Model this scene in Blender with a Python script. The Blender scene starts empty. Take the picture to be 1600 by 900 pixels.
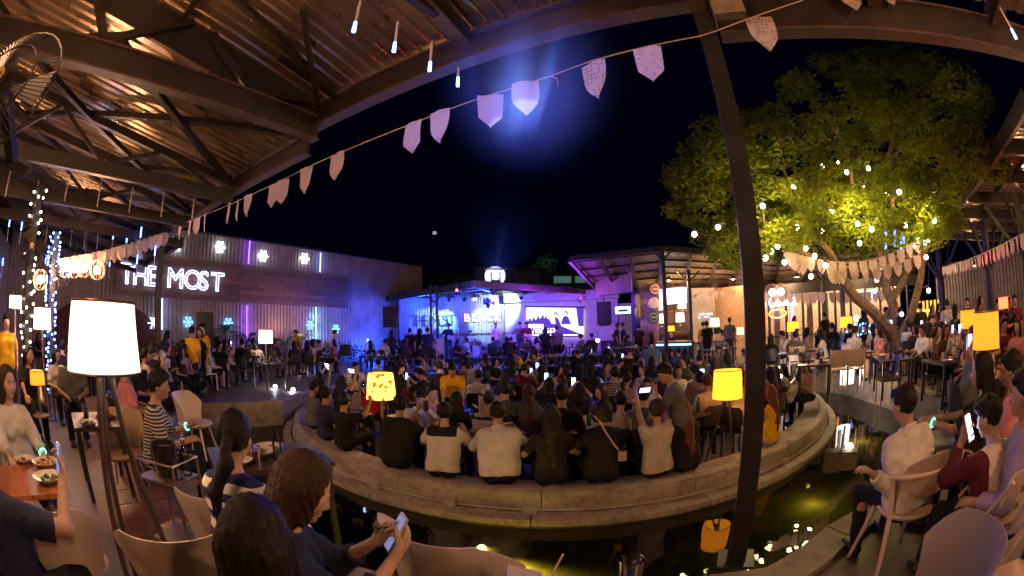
import bpy, bmesh, math, random
import numpy as np
from mathutils import Vector, Matrix, Euler
random.seed(7); np.random.seed(7)
SC = bpy.context.scene
COL = SC.collection
PI = math.pi
R = math.radians
# ---------------------------------------------------------------- camera (a 16 mm full-frame equisolid fisheye held 1.85 m above the deck)
EYE = 2.2
cam_d = bpy.data.cameras.new('camera')
cam_d.type = 'PANO'
cam_d.panorama_type = 'FISHEYE_EQUISOLID'
cam_d.sensor_fit = 'HORIZONTAL'
cam_d.sensor_width = 36.0
cam_d.sensor_height = 20.25
cam_d.fisheye_lens = 690.0 * 36.0 / 1600.0
cam_d.fisheye_fov = math.radians(179)
cam_d.clip_start = 0.02
cam_d.clip_end = 2000
cam = bpy.data.objects.new('camera', cam_d)
COL.objects.link(cam)
cam.location = (0, 0, EYE)
PITCH, ROLL = R(5.13), R(-1.244)
cam.rotation_euler = (Matrix.Rotation(PI/2 + PITCH, 3, 'X') @ Matrix.Rotation(ROLL, 3, 'Z')).to_euler()
SC.camera = cam
# ---------------------------------------------------------------- night sky
w = bpy.data.worlds.new('World'); SC.world = w; w.use_nodes = True
nt = w.node_tree
bg = nt.nodes['Background']
sky = nt.nodes.new('ShaderNodeTexSky'); sky.sky_type = 'NISHITA'; sky.sun_disc = False
sky.sun_elevation = R(-6); sky.sun_rotation = R(200); sky.air_density = 1.0; sky.dust_density = 0.5
mixn = nt.nodes.new('ShaderNodeMixRGB'); mixn.blend_type = 'ADD'; mixn.inputs[0].default_value = 1.0
mixn.inputs[2].default_value = (0.002, 0.0035, 0.018, 1)
nt.links.new(sky.outputs[0], mixn.inputs[1]); nt.links.new(mixn.outputs[0], bg.inputs[0])
bg.inputs[1].default_value = 0.1
# ---------------------------------------------------------------- exposure and render settings
SC.view_settings.view_transform = 'Standard'; SC.view_settings.look = 'None'
SC.view_settings.exposure = 0.6; SC.view_settings.gamma = 1.0
SC.render.engine = 'CYCLES'
cy = SC.cycles
cy.use_denoising = True
cy.denoiser = 'OPENIMAGEDENOISE'
cy.max_bounces = 6; cy.diffuse_bounces = 3; cy.glossy_bounces = 3; cy.transmission_bounces = 4; cy.transparent_max_bounces = 8
cy.volume_bounces = 0; cy.caustics_reflective = False; cy.caustics_refractive = False
cy.sample_clamp_indirect = 3.0; cy.sample_clamp_direct = 0.0
cy.use_adaptive_sampling = True; cy.adaptive_threshold = 0.02
# ================================================================ helpers
_F = 690.0
def pray(px, py):
    "the direction in the place that a spot of the photograph (1600 x 900) was taken in, used only to survey positions"
    dx, dy = px - 800, 450 - py
    rr = math.hypot(dx, dy); th = 2*math.asin(rr/(2*_F)); a, b = (dx/rr, dy/rr) if rr else (0, 0)
    X, Z, Y = math.sin(th)*a, math.sin(th)*b, math.cos(th)
    c, s = math.cos(ROLL), math.sin(ROLL); X, Z = c*X - s*Z, s*X + c*Z
    c, s = math.cos(PITCH), math.sin(PITCH); Y, Z = c*Y - s*Z, s*Y + c*Z
    return X, Y, Z
def atz(px, py, z):
    X, Y, Z = pray(px, py); t = (z - EYE)/Z
    return Vector((X*t, Y*t, z))
def atd(px, py, d):
    X, Y, Z = pray(px, py); t = d/math.hypot(X, Y)
    return Vector((X*t, Y*t, EYE + Z*t))
def azd(px, py=520):
    X, Y, Z = pray(px, py); return math.atan2(X, Y)
def pol(az, d, z=0):
    return Vector((math.sin(az)*d, math.cos(az)*d, z))

class MB:
    "collects shapes into one mesh"
    def __init__(s): s.v = []; s.f = []; s.mi = []; s.m = 0; s.sm = []
    def add(s, vs, fs, smooth=False):
        o = len(s.v); s.v += [tuple(v) for v in vs]; s.f += [tuple(i + o for i in f) for f in fs]
        s.mi += [s.m]*len(fs); s.sm += [smooth]*len(fs); return s
    def box(s, c, d, M=None):
        hx, hy, hz = d[0]/2, d[1]/2, d[2]/2; c = Vector(c)
        vs = [Vector((x*hx, y*hy, z*hz)) for x in (-1, 1) for y in (-1, 1) for z in (-1, 1)]
        vs = [(M @ v if M else v) + c for v in vs]
        return s.add(vs, [(0,1,3,2),(4,6,7,5),(0,4,5,1),(2,3,7,6),(0,2,6,4),(1,5,7,3)])
    def bar(s, a, b, wd, h=None, up=(0,0,1)):
        "box section bar from a to b, wd wide and h high"
        a = Vector(a); b = Vector(b); h = h or wd
        t = (b - a).normalized(); up = Vector(up)
        if abs(t.dot(up)) > .98: up = Vector((1, 0, 0))
        sx = t.cross(up).normalized()*wd/2; sz = sx.cross(t).normalized()*h/2
        vs = [p + x*sx + z*sz for p in (a, b) for x, z in ((-1,-1),(1,-1),(1,1),(-1,1))]
        return s.add(vs, [(0,3,2,1),(4,5,6,7),(0,1,5,4),(1,2,6,5),(2,3,7,6),(3,0,4,7)])
    def tube(s, pts, r, n=8, closed=False, caps=True, r2=None):
        pts = [Vector(p) for p in pts]; m = len(pts); vs = []; up = Vector((0, 0, 1)); pn = None
        for i, p in enumerate(pts):
            if closed: t = pts[(i+1) % m] - pts[i-1]
            else: t = pts[min(i+1, m-1)] - pts[max(i-1, 0)]
            t = t.normalized() if t.length > 1e-9 else Vector((0, 0, 1))
            if pn is None: nn = t.cross(up) if abs(t.dot(up)) < .95 else t.cross(Vector((1, 0, 0)))
            else: nn = pn - t*pn.dot(t)
            nn.normalize(); pn = nn; bb = t.cross(nn)
            rr = r if r2 is None else r + (r2 - r)*i/(m - 1)
            vs += [p + (nn*math.cos(2*PI*k/n) + bb*math.sin(2*PI*k/n))*rr for k in range(n)]
        fs = []
        for i in range(m if closed else m-1):
            j = (i+1) % m
            fs += [(i*n+k, i*n+(k+1) % n, j*n+(k+1) % n, j*n+k) for k in range(n)]
        if caps and not closed: fs += [tuple(range(n-1, -1, -1)), tuple((m-1)*n+k for k in range(n))]
        return s.add(vs, fs, True)
    def lathe(s, prof, c=(0,0,0), n=24, M=None, arc=None):
        "prof: list of (r, z) turned about the z axis"
        c = Vector(c); vs = []; full = arc is None; a0, a1 = (0, 2*PI) if full else arc
        kn = n if full else n+1
        for k in range(kn):
            a = a0 + (a1 - a0)*k/n
            for r, z in prof:
                v = Vector((r*math.cos(a), r*math.sin(a), z)); vs.append((M @ v if M else v) + c)
        m = len(prof); fs = []
        for k in range(n):
            j = (k+1) % kn
            fs += [(k*m+i, j*m+i, j*m+i+1, k*m+i+1) for i in range(m-1)]
        return s.add(vs, fs, True)
    def ball(s, c, r, n=8, sc=(1,1,1), M=None):
        prof = [(r*math.sin(PI*i/n)*1.0 + 1e-5, -r*math.cos(PI*i/n)) for i in range(n+1)]
        S = Matrix.Diagonal(sc).to_3x3(); S = (M @ S) if M else S
        return s.lathe(prof, c, n*2 if n < 8 else n+4, S)
    def prism(s, poly, z0, z1, M=None, c=(0,0,0)):
        n = len(poly); c = Vector(c)
        vs = [Vector((x, y, z)) for z in (z0, z1) for x, y in poly]; vs = [(M @ v if M else v) + c for v in vs]
        return s.add(vs, [tuple(range(n-1, -1, -1)), tuple(range(n, 2*n))] + [(i, (i+1) % n, n+(i+1) % n, n+i) for i in range(n)])
    def mesh(s, name, mats):
        me = bpy.data.meshes.new(name); me.from_pydata(s.v, [], s.f)
        if not isinstance(mats, (list, tuple)): mats = [mats]
        for m in mats: me.materials.append(m)
        me.polygons.foreach_set('material_index', s.mi); me.polygons.foreach_set('use_smooth', s.sm)
        me.update()
        if any(s.sm) and len(s.f) < 60000:
            try: me.set_sharp_from_angle(angle=R(40))
            except Exception: pass
        return me
    def build(s, name, mats, parent=None, loc=(0,0,0), rz=0):
        return link(name, s.mesh(name, mats), parent, loc, rz)
def link(name, data, parent=None, loc=(0,0,0), rz=0):
    o = bpy.data.objects.new(name, data); COL.objects.link(o)
    o.location = loc; o.rotation_euler[2] = rz
    if parent: o.parent = parent
    return o
def tag(o, label=None, cat=None, group=None, kind=None):
    if label: o['label'] = label
    if cat: o['category'] = cat
    if group: o['group'] = group
    if kind: o['kind'] = kind
    return o
def empty(name, loc=(0,0,0), rz=0, label=None, cat=None, group=None):
    o = bpy.data.objects.new(name, None); COL.objects.link(o); o.empty_display_size = .1
    o.location = loc; o.rotation_euler[2] = rz
    return tag(o, label, cat, group)
KIDS = {}
def copy_tree(o, parent=None):
    c = o.copy(); COL.objects.link(c); c.parent = parent
    for ch in o.children: copy_tree(ch, c)
    return c
def place(proto, used, loc, rz=0, label=None, group=None, scale=None):
    "first call moves the thing itself, later calls copy it with its parts"
    o = proto if not used else copy_tree(proto)
    o.location = loc; o.rotation_euler[2] = rz
    if label: o['label'] = label
    if group: o['group'] = group
    if scale: o.scale = (scale,)*3
    return o
def setmat(o, m, slot=0):
    o.material_slots[slot].link = 'OBJECT'; o.material_slots[slot].material = m
# ================================================================ materials
MATS = {}
def nodes(name):
    m = bpy.data.materials.new(name); m.use_nodes = True; MATS[name] = m
    return m, m.node_tree, m.node_tree.nodes['Principled BSDF']
def mat(name, col, rough=.6, metal=0, noise=0, nscale=8, bump=0, bscale=40, spec=.5, sheen=0, coat=0, rvar=0):
    if name in MATS: return MATS[name]
    m, t, b = nodes(name)
    b.inputs['Base Color'].default_value = (*col, 1); b.inputs['Roughness'].default_value = rough
    b.inputs['Metallic'].default_value = metal; b.inputs['Specular IOR Level'].default_value = spec
    if sheen: b.inputs['Sheen Weight'].default_value = sheen
    if coat: b.inputs['Coat Weight'].default_value = coat
    tc = t.nodes.new('ShaderNodeTexCoord')
    if noise or rvar:
        n = t.nodes.new('ShaderNodeTexNoise'); n.inputs['Scale'].default_value = nscale; n.inputs['Detail'].default_value = 6
        t.links.new(tc.outputs['Object'], n.inputs['Vector'])
        if noise:
            r = t.nodes.new('ShaderNodeValToRGB')
            r.color_ramp.elements[0].position = .3; r.color_ramp.elements[1].position = .7
            r.color_ramp.elements[0].color = (*[c*(1-noise) for c in col], 1); r.color_ramp.elements[1].color = (*[min(1, c*(1+noise*.6)) for c in col], 1)
            t.links.new(n.outputs['Fac'], r.inputs[0]); t.links.new(r.outputs[0], b.inputs['Base Color'])
        if rvar:
            mr = t.nodes.new('ShaderNodeMapRange'); mr.inputs[3].default_value = max(.05, rough-rvar); mr.inputs[4].default_value = min(1, rough+rvar)
            t.links.new(n.outputs['Fac'], mr.inputs[0]); t.links.new(mr.outputs[0], b.inputs['Roughness'])
    if bump:
        n2 = t.nodes.new('ShaderNodeTexNoise'); n2.inputs['Scale'].default_value = bscale; n2.inputs['Detail'].default_value = 4
        t.links.new(tc.outputs['Object'], n2.inputs['Vector'])
        bp = t.nodes.new('ShaderNodeBump'); bp.inputs['Strength'].default_value = bump; bp.inputs['Distance'].default_value = .02
        t.links.new(n2.outputs['Fac'], bp.inputs['Height']); t.links.new(bp.outputs[0], b.inputs['Normal'])
    return m
def emit(name, col, st, base=(.02,.02,.02)):
    if name in MATS: return MATS[name]
    m, t, b = nodes(name)
    b.inputs['Base Color'].default_value = (*base, 1)
    b.inputs['Emission Color'].default_value = (*col, 1); b.inputs['Emission Strength'].default_value = st
    return m
def glass(name, col=(1,1,1), rough=.02, alpha=.25):
    "thin glass: mostly see-through, with reflections"
    if name in MATS: return MATS[name]
    m, t, b = nodes(name)
    b.inputs['Base Color'].default_value = (*col, 1); b.inputs['Roughness'].default_value = rough
    tr = t.nodes.new('ShaderNodeBsdfTransparent'); tr.inputs[0].default_value = (*col, 1)
    gl = t.nodes.new('ShaderNodeBsdfGlossy'); gl.inputs['Roughness'].default_value = rough
    fr = t.nodes.new('ShaderNodeFresnel'); fr.inputs[0].default_value = 1.5
    mp = t.nodes.new('ShaderNodeMath'); mp.operation = 'MULTIPLY_ADD'; mp.inputs[1].default_value = 1.0; mp.inputs[2].default_value = alpha*.2
    mx = t.nodes.new('ShaderNodeMixShader')
    t.links.new(fr.outputs[0], mp.inputs[0]); t.links.new(mp.outputs[0], mx.inputs[0])
    t.links.new(tr.outputs[0], mx.inputs[1]); t.links.new(gl.outputs[0], mx.inputs[2])
    t.links.new(mx.outputs[0], t.nodes['Material Output'].inputs[0])
    return m
def shade_mat(name, col, glow):
    "lamp shade cloth: lets the bulb inside shine through"
    m, t, b = nodes(name)
    tl = t.nodes.new('ShaderNodeBsdfTranslucent'); tl.inputs[0].default_value = (*col, 1)
    df = t.nodes.new('ShaderNodeBsdfDiffuse'); df.inputs[0].default_value = (*[min(1, c*1.0) for c in col], 1)
    wv = t.nodes.new('ShaderNodeTexNoise'); wv.inputs['Scale'].default_value = 60
    mx = t.nodes.new('ShaderNodeMixShader'); mx.inputs[0].default_value = .6
    t.links.new(df.outputs[0], mx.inputs[1]); t.links.new(tl.outputs[0], mx.inputs[2])
    em = t.nodes.new('ShaderNodeEmission'); em.inputs[0].default_value = (*col, 1); em.inputs[1].default_value = glow
    ad = t.nodes.new('ShaderNodeAddShader')
    t.links.new(mx.outputs[0], ad.inputs[0]); t.links.new(em.outputs[0], ad.inputs[1])
    t.links.new(ad.outputs[0], t.nodes['Material Output'].inputs[0])
    return m
def ramp_noise(t, scale, c0, c1, p0=.35, p1=.65, coord='Object', detail=8, stretch=None):
    tc = t.nodes.new('ShaderNodeTexCoord'); n = t.nodes.new('ShaderNodeTexNoise'); n.inputs['Scale'].default_value = scale; n.inputs['Detail'].default_value = detail
    if stretch:
        mp = t.nodes.new('ShaderNodeMapping'); mp.inputs['Scale'].default_value = stretch
        t.links.new(tc.outputs[coord], mp.inputs[0]); t.links.new(mp.outputs[0], n.inputs['Vector'])
    else: t.links.new(tc.outputs[coord], n.inputs['Vector'])
    r = t.nodes.new('ShaderNodeValToRGB'); r.color_ramp.elements[0].position = p0; r.color_ramp.elements[1].position = p1
    r.color_ramp.elements[0].color = (*c0, 1); r.color_ramp.elements[1].color = (*c1, 1)
    t.links.new(n.outputs['Fac'], r.inputs[0]); return n, r
def wood(name, c0, c1, rough=.5, stretch=(1, 12, 12)):
    if name in MATS: return MATS[name]
    m, t, b = nodes(name); b.inputs['Roughness'].default_value = rough
    n, r = ramp_noise(t, 3, c0, c1, .3, .7, stretch=stretch)
    oi = t.nodes.new('ShaderNodeObjectInfo'); hs = t.nodes.new('ShaderNodeHueSaturation')
    mr = t.nodes.new('ShaderNodeMapRange'); mr.inputs[3].default_value = .65; mr.inputs[4].default_value = 1.25
    t.links.new(oi.outputs['Random'], mr.inputs[0]); t.links.new(mr.outputs[0], hs.inputs['Value'])
    t.links.new(r.outputs[0], hs.inputs['Color']); t.links.new(hs.outputs[0], b.inputs['Base Color'])
    bp = t.nodes.new('ShaderNodeBump'); bp.inputs['Strength'].default_value = .3; bp.inputs['Distance'].default_value = .005
    t.links.new(n.outputs['Fac'], bp.inputs['Height']); t.links.new(bp.outputs[0], b.inputs['Normal'])
    return m
LIGHTS = []
def lamp(name, loc, energy, col=(1,.6,.3), radius=.05, parent=None, kind='POINT', rot=None, size=None, blend=.3):
    d = bpy.data.lights.new(name, kind); d.energy = energy; d.color = col
    if kind in ('POINT', 'SPOT'): d.shadow_soft_size = radius
    if kind == 'SPOT': d.spot_size = size; d.spot_blend = blend
    o = bpy.data.objects.new(name, d); COL.objects.link(o); o.location = loc
    if rot: o.rotation_euler = rot
    if parent: o.parent = parent
    return o
# ================================================================ people: one continuous implicit body, clothes and hair over it
V = lambda *a: np.array(a, dtype=np.float32)
def _rot(ax, an):
    return np.array(Matrix.Rotation(an, 3, ax), dtype=np.float32)
def surface_nets(D, org, h):
    S = D < 0
    nx, ny, nz = D.shape
    c = np.zeros((nx-1, ny-1, nz-1), np.int8)
    for i in (0, 1):
        for j in (0, 1):
            for k in (0, 1): c += S[i:nx-1+i, j:ny-1+j, k:nz-1+k]
    act = (c > 0) & (c < 8)
    ci = np.argwhere(act)
    if len(ci) == 0: return np.zeros((0,3)), np.zeros((0,4), int)
    idx = np.full(act.shape, -1, np.int32); idx[act] = np.arange(len(ci))
    I, J, K = ci.T
    cv = {}
    for i in (0, 1):
        for j in (0, 1):
            for k in (0, 1): cv[i,j,k] = D[I+i, J+j, K+k]
    acc = np.zeros((len(ci), 3), np.float32); cnt = np.zeros(len(ci), np.float32)
    for ax in range(3):
        for u in (0, 1):
            for v in (0, 1):
                a = [u, v]; a.insert(ax, 0); b = [u, v]; b.insert(ax, 1)
                da, db = cv[tuple(a)], cv[tuple(b)]
                mk = (da < 0) != (db < 0)
                t = np.where(mk, da/np.where(mk, da-db, 1), 0)
                p = np.zeros((len(ci), 3), np.float32)
                for q in range(3): p[:, q] = a[q]
                p[:, ax] = t
                acc += p*mk[:, None]; cnt += mk
    pos = (ci + acc/cnt[:, None])*h + org
    fs = []
    for ax in range(3):
        sl0 = [slice(1, -1)]*3; sl1 = [slice(1, -1)]*3
        sl0[ax] = slice(0, -1); sl1[ax] = slice(1, None)
        s0, s1 = S[tuple(sl0)], S[tuple(sl1)]
        e = np.argwhere(s0 != s1)
        if len(e) == 0: continue
        ins = s0[tuple(e.T)]
        off = np.ones(3, int); off[ax] = 0
        e = e + off
        u, v = (ax+1) % 3, (ax+2) % 3
        def g(du, dv):
            q = e.copy(); q[:, u] -= du; q[:, v] -= dv
            return idx[tuple(q.T)]
        q = np.stack([g(1,1), g(0,1), g(0,0), g(1,0)], 1)
        q[~ins] = q[~ins][:, ::-1]
        fs.append(q)
    F = np.concatenate(fs); F = F[(F >= 0).all(1)]
    return pos, F
class Field:
    def __init__(s, lo, hi, h):
        s.h = h; s.lo = np.array(lo, np.float32); n = np.ceil((np.array(hi) - s.lo)/h).astype(int) + 1
        s.ax = [s.lo[i] + h*np.arange(n[i], dtype=np.float32) for i in range(3)]
        s.D = np.full(tuple(n), .2, np.float32)
    def _blk(s, lo, hi):
        r = []
        for i in range(3):
            a = max(0, int((lo[i] - s.lo[i])/s.h)); b = min(s.D.shape[i], int((hi[i] - s.lo[i])/s.h) + 2)
            if b <= a: return None
            r.append(slice(a, b))
        X = s.ax[0][r[0]][:, None, None]; Y = s.ax[1][r[1]][None, :, None]; Z = s.ax[2][r[2]][None, None, :]
        return tuple(r), X, Y, Z
    def _put(s, sl, d, k, sub=False):
        A = s.D[sl]
        if sub:
            hh = np.clip(.5 - .5*(d + A)/k, 0, 1); s.D[sl] = A + (-d - A)*hh + k*hh*(1-hh) if k > 0 else np.maximum(A, -d)
        else:
            hh = np.clip(.5 + .5*(A - d)/k, 0, 1); s.D[sl] = A + (d - A)*hh - k*hh*(1-hh)
    def cone(s, a, b, ra, rb, k=.02, cuts=(), sub=False, flat=None):
        a = np.array(a, np.float32); b = np.array(b, np.float32); m = max(ra, rb) + k + 3*s.h
        q = s._blk(np.minimum(a, b) - m, np.maximum(a, b) + m)
        if q is None: return
        sl, X, Y, Z = q; ab = b - a; L = float(ab @ ab) + 1e-9
        px, py, pz = X - a[0], Y - a[1], Z - a[2]
        t = np.clip((px*ab[0] + py*ab[1] + pz*ab[2])/L, 0, 1)
        dx, dy, dz = px - t*ab[0], py - t*ab[1], pz - t*ab[2]
        if flat is not None:      # flat = (unit direction, factor): thinner along that direction
            n, f = flat; dn = dx*n[0] + dy*n[1] + dz*n[2]
            d = np.sqrt(np.maximum(dx*dx + dy*dy + dz*dz + dn*dn*(f*f - 1), 0)) - (ra + (rb - ra)*t)
        else: d = np.sqrt(dx*dx + dy*dy + dz*dz) - (ra + (rb - ra)*t)
        for p0, n0 in cuts:
            d = np.maximum(d, (X - p0[0])*n0[0] + (Y - p0[1])*n0[1] + (Z - p0[2])*n0[2])
        s._put(sl, d, k, sub)
    def ell(s, c, r, Rm=None, k=.02, cuts=(), sub=False):
        c = np.array(c, np.float32); m = max(r) + k + 3*s.h
        q = s._blk(c - m, c + m)
        if q is None: return
        sl, X, Y, Z = q; P = [X - c[0], Y - c[1], Z - c[2]]
        if Rm is not None: P = [P[0]*Rm[0, i] + P[1]*Rm[1, i] + P[2]*Rm[2, i] for i in range(3)]
        k0 = np.sqrt((P[0]/r[0])**2 + (P[1]/r[1])**2 + (P[2]/r[2])**2)
        k1 = np.sqrt((P[0]/r[0]**2)**2 + (P[1]/r[1]**2)**2 + (P[2]/r[2]**2)**2)
        d = k0*(k0 - 1)/np.maximum(k1, 1e-4)
        for p0, n0 in cuts:
            d = np.maximum(d, (X - p0[0])*n0[0] + (Y - p0[1])*n0[1] + (Z - p0[2])*n0[2])
        s._put(sl, d.astype(np.float32), k, sub)
    def noise(s, amp, f, seed=0):
        X = s.ax[0][:, None, None]; Y = s.ax[1][None, :, None]; Z = s.ax[2][None, None, :]
        a = np.sin(f*X + 2.1*np.sin(f*.6*Z + seed) + seed); b = np.sin(f*.9*Y + 1.7*np.sin(f*.7*Z + 1.3*seed) + 2*seed)
        c = np.sin(f*1.1*Z + 2.0*np.sin(f*.5*X + seed*.7) + 1.5*np.sin(f*.6*Y + seed))
        s.D += (amp*(a*b + .6*c)).astype(np.float32)
    def strands(s, c, amp, n=46):
        X = s.ax[0][:, None, None] - c[0]; Y = s.ax[1][None, :, None] - c[1]; Z = s.ax[2][None, None, :]
        ph = np.arctan2(X, -Y)
        s.D += (amp*np.sin(n*ph + 3*np.sin(9*Z)) + amp*.6*np.sin(n*.37*ph + 5*np.sin(4*Z + 1))).astype(np.float32)
    def mesh(s, name, mats):
        P, F = surface_nets(s.D, s.lo, s.h)
        me = bpy.data.meshes.new(name)
        me.vertices.add(len(P)); me.vertices.foreach_set('co', P.astype(np.float32).ravel())
        me.loops.add(4*len(F)); me.loops.foreach_set('vertex_index', F.astype(np.int32).ravel())
        me.polygons.add(len(F)); me.polygons.foreach_set('loop_start', np.arange(0, 4*len(F), 4, dtype=np.int32))
        me.polygons.foreach_set('loop_total', np.full(len(F), 4, np.int32)) if False else None
        me.polygons.foreach_set('use_smooth', np.ones(len(F), bool))
        for m in (mats if isinstance(mats, (list, tuple)) else [mats]): me.materials.append(m)
        me.update(calc_edges=True)
        return me
def ik(a, t, l1, l2, hint):
    a = np.array(a, np.float32); t = np.array(t, np.float32); d = t - a; L = float(np.linalg.norm(d))
    if L > (l1 + l2)*.995: t = a + d*((l1+l2)*.995/L); d = t - a; L = (l1+l2)*.995
    L = max(L, abs(l1-l2) + .02); u = d/max(np.linalg.norm(d), 1e-6)
    x = (l1*l1 - l2*l2 + L*L)/(2*L); y = math.sqrt(max(0, l1*l1 - x*x))
    hn = np.array(hint, np.float32); hn = hn - u*(hn @ u); hn /= max(np.linalg.norm(hn), 1e-6)
    return a + u*x + hn*y, a + u*L
def hand(F, wrist, dirn, palm, side, curl=.5, thumb_out=1.0, spread=.012, k=.006):
    "dirn: along the palm; palm: the way the palm faces; side: +1 right hand, -1 left hand; four curling fingers and a thumb"
    d = np.array(dirn, np.float32); d /= np.linalg.norm(d)
    n = np.array(palm, np.float32); n = n - d*(n @ d); n /= max(np.linalg.norm(n), 1e-6)
    s = np.cross(d, n)*side   # towards the thumb
    w0 = np.array(wrist, np.float32)
    for o in (-.028, -.01, .01, .026):
        F.cone(w0 + s*o*.55 + d*.01, w0 + d*.082 + s*o, .016, .0125, k=.012)
    for i, (o, ln) in enumerate(((-.031, .058), (-.0105, .074), (.0105, .08), (.031, .068))):
        o = -o if False else o
        p = w0 + d*.084 + s*o; L = [.45*ln, .32*ln, .26*ln] if False else [ln*.46, ln*.31, ln*.25]
        a = 0
        fan = d + s*(o*spread*60)
        fan /= np.linalg.norm(fan)
        for j, l in enumerate(L):
            a += curl*(.55 + .28*j) + .08*i*curl
            q = p + (fan*math.cos(a) + n*math.sin(a))*l*1.15
            F.cone(p, q, .0095 - .0009*j, .0088 - .0009*j, k=k); p = q
    tb = w0 + d*.025 + s*.024
    t1 = tb + (d*.55 + s*.65*thumb_out + n*.35)*.045
    t2 = t1 + (d*.85 + s*.15*thumb_out + n*(.2 + curl*.5))*.036
    F.cone(tb, t1, .0135, .0108, k=.01); F.cone(t1, t2, .0105, .0085, k=k)
DEF = dict(sit=True, seat=.45, female=False, lean=4, twist=0, side=0, hy=0, hp=-4, hr=0, fat=0.0,
           hl=None, hr_=None, sleeve=.45, leg=1.0, hair='short', h=.014, top='shirt', neckcut=0, skirt=False, fl=None, fr=None, near=False,
           curl=(.5,.5), palm=(None,None), kneel=False, hairn=46, cap=False)
def make_person_meshes(**kw):
    P = dict(DEF); P.update(kw); p = type('P', (), P)
    fem = p.female; W = .92 if fem else 1.0
    hz = (p.seat + .10) if p.sit else .94
    pel = V(0, 0, hz)
    Rt = _rot('X', -R(p.lean)) @ _rot('Y', R(p.side)); Rt2 = _rot('Z', R(p.twist)) @ Rt
    up = lambda x, y, z, RR=Rt2: pel + RR @ V(x, y, z)
    chest = up(0, .0, .31); nb = up(0, -.015, .47)
    shw = .15 if fem else .172
    sh = {s: up(s*shw, -.01, .40) for s in (-1, 1)}
    hd0 = nb + (Rt2 @ V(0, .012, .092))
    Rh = _rot('Z', R(p.hy)) @ _rot('X', R(p.hp) - R(p.lean*.35)) @ _rot('Y', R(p.hr))
    hc = hd0 + Rh @ V(0, .022, .085)
    hips = {s: pel + V(s*.085, 0, -.02) for s in (-1, 1)}
    # legs
    foot = {-1: p.fl, 1: p.fr}
    for s in (-1, 1):
        if foot[s] is None: foot[s] = (s*.12, .42, .07) if p.sit else (s*.09, .02, .07)
    kn, an = {}, {}
    for s in (-1, 1):
        kn[s], an[s] = ik(hips[s], foot[s], .43, .42, (s*.12, 1, .6 if p.sit else .1))
    tgt = {-1: p.hl, 1: p.hr_}
    el, wr, hd, pn = {}, {}, {}, {}
    for s in (-1, 1):
        if tgt[s] is None:
            tgt[s] = tuple(pel + V(s*.14, .30, .10)) if p.sit else tuple(sh[s] + V(s*.05, .04, -.50))
        el[s], wr[s] = ik(sh[s], tgt[s], .275, .245, (s*.55, -.45, -.75))
        fa = wr[s] - el[s]; fa /= np.linalg.norm(fa)
        hd[s] = fa
        pm = p.palm[0 if s < 0 else 1]
        pn[s] = np.array(pm, np.float32) if pm is not None else V(-s*.5, .1, -.8)
    allp = np.array([pel, chest, nb, hc, *sh.values(), *hips.values(), *kn.values(), *an.values(), *el.values(), *wr.values(), *[wr[s] + hd[s]*.16 for s in (-1, 1)], *[an[s] + V(0, .12, -.03) for s in (-1,1)], hc + V(0,0,.14)])
    lo = allp.min(0) - .2; hi = allp.max(0) + .2; lo[2] = max(lo[2], -.02)
    f = p.fat
    def torso(F, o, cuts=(), k=.045):
        C = list(cuts)
        for s in (-1, 1):
            F.cone(up(s*.075, 0, -.03), up(s*.06*W, -.005, .14), .108 + o + f*.4, (.092 if fem else .1) + o + f, k=k, cuts=C)
            F.cone(up(s*.055*W, -.005, .14), up(s*.085*W, 0, .33), (.086 if fem else .098) + o + f, (.092 if fem else .108) + o + f*.6, k=k, cuts=C)
            F.cone(up(s*.085*W, 0, .33), up(s*shw*.72, -.01, .385), .088*W + o + f*.5, .06 + o + f*.3, k=k, cuts=C)
            if fem: F.ell(up(s*.075, .075, .30), (.062 + o, .06 + o, .06 + o), k=.035, cuts=C)
        for s in (-1, 1): F.cone(up(0, -.012, .425), up(s*shw*.85, -.012, .395), .056 + o, .05 + o, k=k, cuts=C)
        F.cone(up(0, -.01, .38), up(0, -.014, .465), .07 + o*.6, .05 + o*.4, k=.03, cuts=C)
    def arm(F, s, o, frac=None, k=.022):
        ur, er, wrr = (.043, .035, .023) if fem else (.05, .04, .027)
        if frac is None:
            F.cone(sh[s], el[s], ur + o + .004, er + o, k=k); F.cone(el[s], wr[s], er + o, wrr + o, k=k)
        else:
            tot = .275 + .245; L = frac*tot; o1 = o + .004
            if L < .275:
                dv = (el[s] - sh[s]); dn = dv/np.linalg.norm(dv); e = sh[s] + dn*L
                F.cone(sh[s], el[s], ur + o1 + .008, er + o1 + .014, k=k, cuts=[(e, dn)])
            else:
                dv = (wr[s] - el[s]); dn = dv/np.linalg.norm(dv); e = el[s] + dn*(L - .275)
                F.cone(sh[s], el[s], ur + o1 + .006, er + o1 + .012, k=k)
                F.cone(el[s], wr[s], er + o1 + .01, wrr + o1 + .008, k=k, cuts=[(e, dn)])
    # ---- body
    F = Field(lo, hi, p.h)
    torso(F, 0)
    F.cone(nb - (Rt2 @ V(0, 0, .02)), hd0 + Rh @ V(0, .0, .05), .052 if not fem else .044, .05 if not fem else .042, k=.03)
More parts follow.
